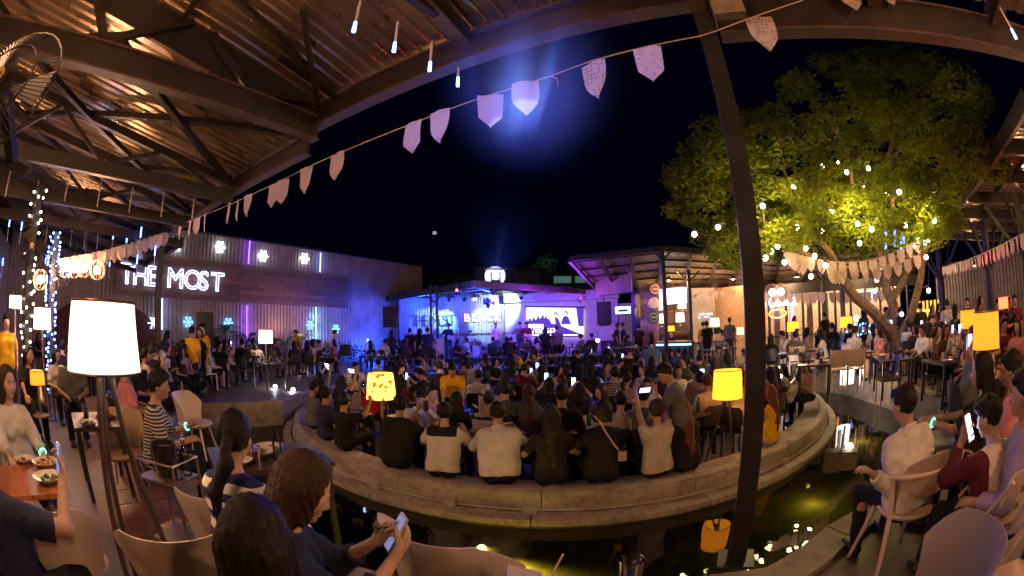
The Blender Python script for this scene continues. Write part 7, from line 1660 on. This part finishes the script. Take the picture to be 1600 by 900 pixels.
def near_phone(wp, j, label, side=1, both=False, tilt=None, col=(.25, .4, 1), st_=4, size=(.078, .155), scr=None, off=.085, rz=0, n=None):
    h_ = j['hd'][side]; c = wp(j['wr'][side] + h_*off) if not both else (wp(j['wr'][1] + j['hd'][1]*off) + wp(j['wr'][-1] + j['hd'][-1]*off))/2
    head = wp(j['hc']); nn = (head - c).normalized() if n is None else Vector(n).normalized(); upv = Vector((0,0,1)); xx = upv.cross(nn).normalized() if abs(nn.z) < .98 else Vector((1,0,0)); yy = nn.cross(xx)
    if tilt == 'land': xx, yy = yy, -xx
    M3 = Matrix((xx, yy, nn)).transposed(); t = tag(empty('phone', c + nn*.02), label, 'phone')
    MB().box((0,0,0), (size[0], size[1], .009), M3).build('case', mat('phone_case', (.55, .5, .55), .3), t); MB().box(nn*.0055, (size[0]*.9, size[1]*.9, .002), M3).build('screen', emit(scr or 'phone_near_%d_%d' % (st_*10, col[0]*100), col, st_), t); return t
def rim_seat(px, py, label, kw, top, heading=None, sc=1.0, r=6.13, **k):
    kw = dict(kw); kw.setdefault('seat', .30); kw.setdefault('h', .013)
    a = azd(px, py); d = Vector((math.sin(a), math.cos(a))); b = d.dot(CI.xy); disc = b*b - CI.xy.length_squared + r*r
    if disc < 0: disc = 0
    t = b - math.sqrt(disc); p = d*t; hd_ = heading if heading is not None else toward(p, (CI.x*.6, CI.y + 6))
    ms = make_person_meshes(**kw); j = ms['_j']; rz = face(hd_); q = Vector((p.x, p.y, .02)); o = person(ms, q, rz, label, top=top, scale=sc, **k)
    def wp(v): return Matrix.Rotation(rz, 3, 'Z') @ (Vector([float(x) for x in v])*sc) + q
    return o, j, wp, q, rz
rim_seat(486, 600, 'man in grey shirt seated first on the rim at its left end, looking away', t_(hair='crop', hy=-10, sleeve=.45, h=.014), 'grey', heading=35)
rim_seat(506, 630, 'broad man in dark blue shirt seated second on the rim, back turned', t_(hair='short', fat=.01, h=.014, hy=25), 'navy', heading=40)
o, j, wp, q, rz = rim_seat(535, 645, 'man in black tee seated third on the rim lifting food to his mouth', t_(hair='short', hy=35, hr_=(.16, .42, 1.02), hl=(-.1, .4, .75), palm=(None, (-.6, -.6, .4)), curl=(.5, .9), fat=.01), 'black', heading=45)
rim_seat(618, 680, 'heavy man in black shirt on the rim beside the printed lamp', t_(hair='short', fat=.045, lean=14, hy=30, twist=-8, hl=(-.18, .45, .78), hr_=(.14, .42, .8)), 'black', heading=12, sc=1.1)
rim_seat(690, 690, 'man in white shirt with black yoke seated on the rim', t_(hair='short', fat=.02, lean=12, hy=35, side=3, sleeve=.42, hl=(-.2, .42, .76), hr_=(.2, .44, .76)), 'yoke', heading=4, sc=1.06)
rim_seat(780, 690, 'broad man in white shirt seated in the middle of the rim', t_(hair='short', fat=.055, lean=16, hy=8, side=-2, top='collar', sleeve=.85, hl=(-.2, .42, .76), hr_=(.2, .44, .76)), 'white', heading=2, sc=1.1)
rim_seat(862, 700, 'woman in black tee with very long straight hair down her back', t_(female=True, hair='long', lean=3, twist=10, hp=6, sleeve=.4, hl=(-.22, .3, .7), hr_=(.22, .3, .7)), 'black', heading=-2, sc=1.08)
o, j, wp, q, rz = rim_seat(940, 690, 'woman in black tee with bobbed hair and pale strap across her back', t_(female=True, hair='bob', fat=.012, lean=10, side=4, hy=-22, sleeve=.42, hl=(-.25, .35, .72), hr_=(.2, .35, .75)), 'black', heading=-6, sc=1.1)
bag = tag(empty('shoulder_bag', q), 'small pale strapped shoulder bag worn across the back of the bobbed woman', 'bag')
MB().tube([wp(V(*c)) - q for c in ((-.1, -.03, 1.03), (-.06, -.125, .98), (0, -.15, .86), (.09, -.15, .72), (.17, -.12, .62))], .011, 5).build('strap', mat('strap_tan', (.5, .3, .24), .5), bag); MB().box(wp(V(.21, -.08, .56)) - q, (.1, .06, .12)).build('pouch', mat('strap_tan', (.5, .3, .24), .5), bag)
o, j, wp, q, rz = rim_seat(1028, 700, 'woman in pale blouse with hair bun raising a phone', t_(female=True, hair='bun', lean=0, side=-3, hy=-6, sleeve=.22, hl=(-.13, .34, 1.2), hr_=(.13, .34, 1.2), palm=((.5, -.6, 0), (-.5, -.6, 0)), curl=(.7, .7)), 'cream', heading=-10, sc=1.07, hair='brown')
near_phone(wp, j, 'blue lit phone held sideways by the woman in the pale blouse', both=True, tilt='land', off=.08, st_=5)
rim_seat(1074, 705, 'woman with straight auburn hair to the waist, at the end of the rim row', t_(female=True, hair='long', lean=9, hy=15, side=-3, sleeve=.5), 'black', heading=-18, sc=1.05, hair='red')
# the standing man bending over the table, and the guests at the right of the rim
near_person(1075, 590, -70, 'man in dark tee standing with one knee on the rim bench', t_(sit=False, h=.013, hair='short', lean=18, hy=20, hp=-22, sleeve=.42, leg=.55, hl=(-.12, .5, .9), hr_=(.22, .2, .8), fr=(.16, -.02, .5), near=True), 'grey', base=.02, sc=1.0, pants='denim', skin=0)
o, j, wp, q, rz = rim_seat(1206, 655, 'woman in orange yellow tank top with long brown hair at the right of the rim', t_(female=True, hair='long', top='vest', lean=4, hy=-30, hl=(-.2, .3, .7), hr_=(.2, .3, .72), hairn=30), 'yellow', heading=-35, sc=1.0, pants='white', hair='red')
near_person(1253, 617, -105, 'bare shouldered woman leaning to the small child at the right of the rim', t_(female=True, h=.012, hair='bun', top='strap', lean=14, hp=-20, near=True, hl=(-.12, .4, .78), hr_=(.16, .4, .78)), 'cream', pos=(-39, 6.08), base=.02, sc=.98, skin=1)
near_person(1240, 660, -60, 'small child lying in the lap of the bare shouldered woman', t_(h=.012, hair='crop', lean=-25, near=True, hy=-20), 'white', pos=(-44, 5.72), base=.25, sc=.6, skin=1, pants='white')
near_person(1278, 600, -95, 'woman in black at the right end of the rim behind the bare shouldered woman', t_(female=True, h=.013, hair='mid', lean=6, hp=-14), 'black', pos=(-28, 6.08), base=.02, sc=1.0)
cw = near_person(1238, 588, -70, 'woman in white cap and puffed white blouse photographing her food', t_(female=True, h=.013, hair='mid', lean=8, hl=(-.08, .34, 1.05), hr_=(.08, .34, 1.05)), 'white', pos=(-28, 4.9), base=.02, sc=.97)
cc = cw[2](cw[1]['hc']); cap = tag(empty('cap', cc), 'white baseball cap worn by the woman at the glassware table', 'cap'); Rm = Matrix.Rotation(cw[4], 3, 'Z'); m_cap = mat('cap_white', (.65, .6, .56), .8)
MB().lathe([(.108, .02), (.105, .06), (.085, .11), (.05, .138), (.001, .146)], (0,0,0), 18).build('crown', m_cap, cap); MB().prism([tuple((Rm @ Vector((x, y, 0))).xy) for x, y in ((-.07, .08), (.07, .08), (.065, .16), (0, .19), (-.065, .16))], .03, .038).build('brim', m_cap, cap)
near_phone(cw[2], cw[1], 'phone in the hands of the woman in the white cap', both=True, st_=3)
# two women filming on the left of the island
for px, py, l, k in ((500, 585, 'woman filming with an upright phone held above the rim sitters', dict(hl=(-.1, .3, 1.38), hr_=(.06, .32, 1.40))), (535, 590, 'woman filming with a sideways phone beside the other filming woman', dict(hl=(-.12, .32, 1.32), hr_=(.12, .32, 1.36)))):
    o, j, wp, q, rz = near_person(px, py + 8, 20, l, t_(female=True, h=.014, hair='long' if px < 510 else 'mid', sleeve=.25, **k), 'black', base=.02, d=None)
    near_phone(wp, j, 'bright ' + ('upright' if px < 510 else 'sideways') + ' phone screen filming the band over the left rim', both=True, tilt=None if px < 510 else 'land', st_=9, col=(.45, .6, 1), size=(.09, .17))
o, j, wp, q, rz = near_person(1052, 612, 5, 'man holding up a bright phone between the rim row and the standing man', t_(h=.014, hair='short', hr_=(.2, .35, 1.2)), 'grey', base=.02, pos=(-66, 4.7)); near_phone(wp, j, 'bright blue phone held up beside the standing man', 1, st_=8)
# ---------------------------------------------------------------- nearest tables, left
o, j, wp, q, rz = near_person(474, 764, 60, 'young woman with long brown hair looking down at her phone, nearest table', t_(female=True, h=.0075, seat=.45, near=True, hair='long', lean=12, hp=-26, hy=8, hl=(-.07, .42, .90), hr_=(.06, .46, .90), palm=((.8, -.2, .5), (-.8, -.2, .5)), curl=(.75, .75), sleeve=.75, hairn=60, leg=1), 'navy', sc=1.0, hair='brown', skin=1)
near_phone(wp, j, 'white phone with dim screen in the hands of the nearest woman', both=True, st_=.35, off=.09, col=(.35, .4, .8))
o, j, wp, q, rz = near_person(404, 850, -8, 'dark haired person seen from behind at the very front table', t_(female=True, h=.0095, seat=.45, near=True, hair='long', lean=2, hy=-4, hairn=64), 'maroon', sc=.98, hair='black')
o, j, wp, q, rz = near_person(366, 684, 5, 'woman in navy striped top with low ponytail and glasses', t_(female=True, h=.0095, near=True, hair='pony', lean=8, hy=22, hp=-10, sleeve=.6, hr_=(.2, .4, .78), hl=(-.1, .42, .78), hairn=60), 'bigstripe', sc=1.0, skin=1)
hc_ = wp(j['hc']); gl_ = tag(empty('eyeglasses', hc_), 'thin framed eyeglasses worn by the ponytail woman', 'glasses'); Rq = Matrix.Rotation(rz, 3, 'Z') @ Matrix([[float(x) for x in r_] for r_ in j['Rh']])
for s_ in (-1, 1): MB().tube([Rq @ Vector((s_*.033 + .024*math.cos(a*PI/8), .105, .0 + .018*math.sin(a*PI/8))) for a in range(16)], .0018, 5, closed=True).build('rim', M_DARKST, gl_); MB().tube([Rq @ Vector((s_*.058, .1, .004)), Rq @ Vector((s_*.08, .02, .006)), Rq @ Vector((s_*.084, -.02, -.01))], .0018, 5).build('temple', M_DARKST, gl_)
o, j, wp, q, rz = near_person(249, 602, 45, 'young man in thin striped tee with glowing wristband', t_(h=.010, near=True, hair='spiky', lean=10, hy=-8, sleeve=.5, hr_=(.2, .34, .74), hl=(-.12, .38, .80)), 'stripe', sc=1.0, skin=0)
def band_on(wp, j, side, label, col=(.1, 1, .6)):
    w_ = wp(j['wr'][side] - j['hd'][side]*.02); d = (wp(j['wr'][side] + j['hd'][side]) - wp(j['wr'][side])).normalized(); Mq_ = d.to_track_quat('Z', 'Y').to_matrix(); o_ = MB().tube([Mq_ @ Vector((.036*math.cos(a*PI/8), .036*math.sin(a*PI/8), 0)) for a in range(16)], .004, 5, closed=True).build('glow_wristband', emit('glow_green', (.1, 1, .55), 5), None, w_); tag(o_, label, 'wristband', 'glowing wristbands')
band_on(wp, j, -1, 'green glowing wristband of the young man in the striped tee')
o, j, wp, q, rz = near_person(12, 598, 95, 'woman in loose white blouse seated at the far left table', t_(female=True, h=.010, near=True, hair='long', lean=-4, hy=15, sleeve=.85, hr_=(.2, .42, .72), hl=(-.15, .45, .72), fr=(-.1, .62, .25), fl=(-.1, .45, .07), leg=.8), 'white', sc=1.0, hair='brown', skin=1, pants='denim')
band_on(wp, j, -1, 'green glowing wristband of the woman in the white blouse')
o, j, wp, q, rz = near_person(-26, 694, -22, 'person in dark tee reaching up with a phone at the wooden table', t_(h=.010, near=True, hair='short', lean=4, sleeve=.42, hl=(-.2, .35, .78), hr_=(.3, .36, 1.04), palm=(None, (-.5, -.7, 0)), curl=(.5, .8)), 'navy', sc=1.0, skin=0)
near_phone(wp, j, 'white phone showing a blue screen above the wooden table', 1, st_=.6)
near_person(45, 555, 100, 'woman all in black seated sideways beyond the white blouse', t_(female=True, h=.014, hair='mid', lean=8, hy=20, hr_=(.2, .5, .7), hl=(-.1, .5, .7), fr=(.05, .6, .2)), 'black', sc=1.0)
# ---------------------------------------------------------------- nearest tables, right
o, j, wp, q, rz = near_person(1412, 632, 12, 'heavy man in white long sleeved shirt leaning on the back of a white chair', t_(h=.0095, seat=.42, near=True, hair='short', fat=.035, lean=14, hy=14, top='collar', sleeve=.98, side=-5, hl=(-.42, -.02, .78), hr_=(.28, .4, .78), fl=(-.2, .3, .07), fr=(.2, .45, .07)), 'white', sc=.95, skin=0); RQ1 = Vector(q)
o, j, wp, q, rz = near_person(1545, 652, 12, 'man in raglan shirt with maroon sleeves lit by his phone', t_(h=.0095, seat=.42, near=True, hair='short', fat=.01, lean=16, hp=-16, hy=14, sleeve=.9, hl=(-.12, .36, .98), hr_=(.16, .40, .80)), 'raglan', sc=.93, skin=0); RQ2 = Vector(q)
near_phone(wp, j, 'white glowing phone held by the man in the raglan shirt', -1, st_=7, col=(.6, .7, 1), size=(.09, .17))
o, j, wp, q, rz = near_person(1533, 580, -20, 'woman in black top holding out her hand at the pool side table', t_(female=True, h=.012, near=True, hair='mid', lean=6, hl=(-.15, .5, .85), hr_=(.12, .52, .82)), 'black', sc=1.0)
band_on(wp, j, -1, 'green glowing wristband over the glasses at the pool side table')
o, j, wp, q, rz = near_person(1580, 578, -10, 'man in bright pink shirt seated beyond the woman in black', t_(h=.012, near=True, hair='short', lean=4, sleeve=.5), 'pink', sc=1.0)
near_person(1600, 615, -25, 'person in lilac shirt cut by the picture edge', t_(h=.012, near=True, hair='short', lean=4, sleeve=.9), 'lilac', sc=1.0)
# ---------------------------------------------------------------- near chairs
def tub_chair(p, hd_, label, m=M_WCH, w_=.5, hh=.42, z0=.44):
    t = tag(empty('shell_chair', p, face(hd_)), label, 'chair'); mb = MB(); prof = []
    n = 22; P = []
    for side in (0, 1):
        for i in range(n + 1):
            a = R(4) + (PI - R(8))*i/n; f = math.sin(max(0, min(PI, a)))
            r = w_/2 - (.018 if side else 0)
            for v in (0, .25, .5, .75, .93, 1):
                hgt = hh*(.5 + .5*min(1, f*1.5)**.7); fl_ = .03 + .05*v
                q_ = r + fl_*v - (.008 if v == 1 and not side else 0); P.append((q_*math.cos(a), -q_*math.sin(a)*.95, z0 + hgt*v))
    m_ = 6; o_ = m_*(n+1); f = [(i*m_+k, i*m_+k+1, (i+1)*m_+k+1, (i+1)*m_+k) for i in range(n) for k in range(m_-1)]; f2 = [tuple(o_ + x for x in reversed(q_)) for q_ in f]
    f3 = [(i*m_+5, o_ + i*m_+5, o_ + (i+1)*m_+5, (i+1)*m_+5) for i in range(n)] + [(k, k+1, o_+k+1, o_+k) for k in range(5)] + [(n*m_+k+1, n*m_+k, o_+n*m_+k, o_+n*m_+k+1) for k in range(5)]
    mb.add(P, f + f2 + f3, True); mb.build('backrest', m, t); MB().lathe([(.001, z0 + .02), (w_/2 - .01, z0 + .02), (w_/2 + .01, z0), (w_/2 - .04, z0 - .04), (.001, z0 - .05)], (0,0,0), 24).build('seat', m, t)
    for x in (-1, 1):
        for y in (-1, 1): MB().tube([(x*.14, y*.14, z0 - .03), (x*.22, y*.22, 0)], .018, 8, r2=.013).build('leg', m, t)
    return t
def seat_px(px, py, z): p = atz(px, py, z); return Vector((p.x, p.y, DECK))
def back_at(px, py, hd_, label, **k):
    p = atz(px, py, DECK + .84); p = p + Vector((math.sin(R(hd_)), math.cos(R(hd_)), 0))*.27; return tub_chair(Vector((p.x, p.y, DECK)), hd_, label, **k)
back_at(650, 838, 32, 'broad white shell chair beside the elbow of the phone reading woman', w_=.6)
back_at(262, 846, -38, 'white shell chair with rounded back at the bottom edge beside the dark head', w_=.54)
back_at(52, 800, -42, 'white shell chair at the lower left corner by the wooden table', w_=.54)
back_at(322, 782, -14, 'white shell chair under the ponytail woman', w_=.5)
tub_chair(atz(185, 690, DECK + .55) + Vector((0, 0, -.55)), 150, 'beige shell chair behind the dark lamp legs', m=mat('chair_beige', (.4, .27, .17), .5), w_=.52, hh=.4)
tub_chair(atz(305, 660, DECK + .45) + Vector((0, 0, -.45)), 75, 'white shell chair under the young man in stripes', w_=.5, hh=.4)
# white chair with a bowed top rail
cpx = near_q = None
def rail_chair(p, hd_, label, sc=1.0):
    t = tag(empty('bow_back_chair', p, face(hd_)), label, 'chair'); t.scale = (sc,)*3; m = mat('chair_cream', (.62, .47, .38), .42)
    MB().lathe([(.001, .45), (.22, .455), (.235, .44), (.22, .42), (.001, .42)], (0,0,0), 28).build('seat', m, t)
    arc = [(.27*math.cos(a), -.25*math.sin(a), .70 + .035*math.sin(a)) for a in [R(-8) + R(196)*k/18 for k in range(19)]]
    MB().tube(arc, .02, 8).build('arm_rail', m, t)
    P = []; n = 14
    for side in (0, 1):
        for i in range(n + 1):
            a = R(28) + R(124)*i/n; r = .262 if side else .246; f = max(0, math.sin((a - R(28))/R(124)*PI))**.5
            for v in (0, .5, 1): P.append((r*math.cos(a), -r*math.sin(a), .72 - .13*f + (.13*f + .13*f)*v))
    m_ = 3; o_ = m_*(n+1); f = [(i*m_+k, i*m_+k+1, (i+1)*m_+k+1, (i+1)*m_+k) for i in range(n) for k in range(2)]; f += [tuple(o_ + x for x in reversed(q_)) for q_ in f]; f += [(i*m_+2, o_+i*m_+2, o_+(i+1)*m_+2, (i+1)*m_+2) for i in range(n)] + [(i*m_, (i+1)*m_, o_+(i+1)*m_, o_+i*m_) for i in range(n)]
    MB().add(P, f, True).build('backrest', mat('chair_taupe', (.36, .25, .2), .5), t)
    for x in (-1, 1):
        MB().tube([(x*.25, -.07, .70), (x*.23, -.1, .42), (x*.29, -.22, 0)], .024, 8, r2=.016).build('leg', m, t); MB().tube([(x*.2, .14, .43), (x*.26, .24, 0)], .022, 8, r2=.015).build('leg', m, t)
    return t
rail_chair(RQ1, 12, 'cream round backed chair under the heavy man in white', 1.0)
def folding_chair(p, hd_, label):
    t = tag(empty('folding_chair', p, face(hd_)), label, 'chair'); m = mat('chair_cream', (.62, .47, .38), .42); smooth_panel(.42, .44, .3, .06, .018, 12, 6, lean=.15).build('backrest', m, t, (0, -.26, .58))
    for z in (.68, .77): MB().box((0,0,0), (.2, .006, .035)).build('slot', mat('slot_dark', (.16, .1, .08), .7), t, (0, -.245 - (z - .58)*.15 - .006, z))
    smooth_panel(.4, .4, .38, .02, .02, 8, 4, lean=0).build('seat', m, t, (0, .18, .45)).rotation_euler[0] = PI/2
    for x in (-1, 1): MB().tube([(x*.22, -.27, .84), (x*.22, .05, .4), (x*.22, .25, 0)], .014, 7).build('leg', m, t); MB().tube([(x*.2, .18, .44), (x*.2, -.28, 0)], .014, 7).build('leg', m, t)
    return t
folding_chair(RQ2, 12, 'white folding chair with two slots under the man in the raglan shirt')
tub_chair(atz(1462, 905, DECK + .6) + Vector((0, 0, -.6)), -60, 'grey violet chair back at the bottom edge by the folding chair', m=M_GCH, w_=.5, hh=.36)
folding_chair(atz(1600, 880, DECK + .6) + Vector((0, 0, -.6)), -60, 'pale chair leg and seat at the lower right corner')
# ---------------------------------------------------------------- near tables
p = atz(42, 748, DECK + .74); t = tag(empty('wooden_table', (p.x, p.y, DECK), rx + .1), 'orange wooden table with plates at the lower left', 'table')
for k in range(4): MB().box((0, (k - 1.5)*.152, .725), (.62, .149, .03)).build('table_plank', M_TORG, t)
for x in (-1, 1):
    for y in (-1, 1): MB().box((x*.27, y*.25, .355), (.05, .05, .71)).build('leg', M_BLACK, t)
zt_ = DECK + .742
def near_plate(px, py, label, food, sc=1.0, fl_='food', z=zt_):
    q = atz(px, py, z); o = item(me_pl, 'plate', q, label, 'plate', None, sc=sc); link('food', food, o); return o
near_plate(77, 752, 'white soup bowl with greens at the corner of the orange table', me_fd[0], 1.05)
near_plate(72, 728, 'plate of fried food behind the soup bowl', foodmb(.09, .08, 5).mesh('food', mat('food_fried', (.5, .26, .07), .6, noise=.5, nscale=30, bump=.8)), 1.0); near_plate(38, 722, 'small empty looking plate beside the fried food', me_fd[1], .8)
p2 = tb(415, 712, DECK + .74, .9, .7, .8, 'the table behind the striped ponytail woman', DECK, 5, M_TBL, label='low dark table behind the striped ponytail woman')
near_plate(400, 712, 'oval plate of grilled food in front of the ponytail woman', foodmb(.09, .04, 9).mesh('food', M_FOOD), 1.3)
p3 = tb(900, 985, DECK + .74, .8, .5, -.1, 'the front table at the bottom edge', DECK, 0, M_TBL, label='dark table at the very bottom edge of the picture')
q = atz(986, 893, DECK + .80); o = item(MB().lathe([(.001, .004), (.034, .004), (.043, .11), (.046, .115), (.038, 0), (.001, 0)], (0,0,0), 24).mesh('iced_glass', M_GL), 'iced_glass', (q.x, q.y, DECK + .742), 'iced glass at the bottom edge of the front table', 'glass')
for k in range(7): MB().box((0,0,0), (.022, .022, .022), Euler((k, k*2, k*3)).to_matrix()).build('ice_cube', M_GL, o, (.018*math.cos(k*2.1), .018*math.sin(k*2.1), .03 + .011*k))
q = atz(818, 905, DECK + .78); o = item(MB().box((0,0,.0), (.13, .09, .05), Matrix.Rotation(.3, 3, 'Y')).mesh('napkin', mat('napkin_lilac', (.5, .42, .5), .9, bump=.6)), 'napkin', (q.x, q.y, DECK + .78), 'crumpled pale napkin pack at the bottom edge', 'napkin')
a, b = atz(858, 905, DECK + .76), atz(880, 866, DECK + .90); s_o = tag(MB().tube([(0,0,0), (b - a)*.8, (b - a)], .004, 6).build('straw', mat('straw_white', (.75, .62, .5), .4), None, a), 'bent pale drinking straw rising over the dark water', 'straw')
# service trolley with the ice bucket
tp = atz(262, 740, DECK + .66); tr = tag(empty('trolley', (tp.x, tp.y, DECK), rx + .6), 'slim metal trolley with ice bucket and water bottles beside the lamp legs', 'trolley')
for x in (-1, 1):
    for y in (-1, 1): MB().tube([(x*.2, y*.16, 0), (x*.2, y*.16, .78)], .011, 8).build('upright', M_CHR, tr)
for z in (.64, .16):
    MB().box((0,0,z), (.4, .32, .015)).build('shelf', M_CHR, tr)
for z in (.78,): MB().tube([(-.2,-.16,z), (.2,-.16,z), (.2,.16,z), (-.2,.16,z)], .01, 6, closed=True).build('rail', M_CHR, tr)
bq = Vector((tp.x, tp.y, DECK + .65)); bk = tag(empty('ice_bucket', bq), 'tall dark ice bucket on the metal trolley', 'bucket'); MB().lathe([(.001, .004), (.075, .004), (.1, .24), (.106, .24), (.082, 0), (.001, 0)], (0,0,0), 28).build('bucket', mat('bucket_dark', (.035, .025, .02), .3, metal=.5), bk); MB().lathe([(.001, .2), (.095, .2)], (0,0,0), 20).build('ice', mat('ice_grey', (.2, .2, .22), .2, bump=1), bk)
for dx, dy, l in ((.14, -.02, 'clear water bottle on the trolley, on the side of the striped man'), (-.14, .02, 'clear water bottle on the trolley, on the side of the lamp legs'), (.13, .1, 'second clear bottle tucked behind the ice bucket')): item(me_bot_c, 'bottle', bq + Vector((dx, dy, 0)), l, 'bottle', 'water bottles on the trolley', sc=1.1)
b2 = tb(150, 655, DECK + .74, .8, .6, rx, 'the dark side table behind the lamp legs', DECK, 6, M_TBL)
b3 = tb(1555, 690, DECK + .74, 1.1, .8, -.9, 'the pool side table of the two men', DECK, 8, M_TBL)
item(MB().box((0,0,.05), (.3, .22, .1)).mesh('bag', mat('bag_print', (.5, .4, .32), .8, noise=.9, nscale=16)), 'handbag', atz(285, 838, DECK), 'small patterned bag on the floor under the trolley', 'bag')
for k, (px, py) in enumerate(((560, 655), (575, 660))): pass
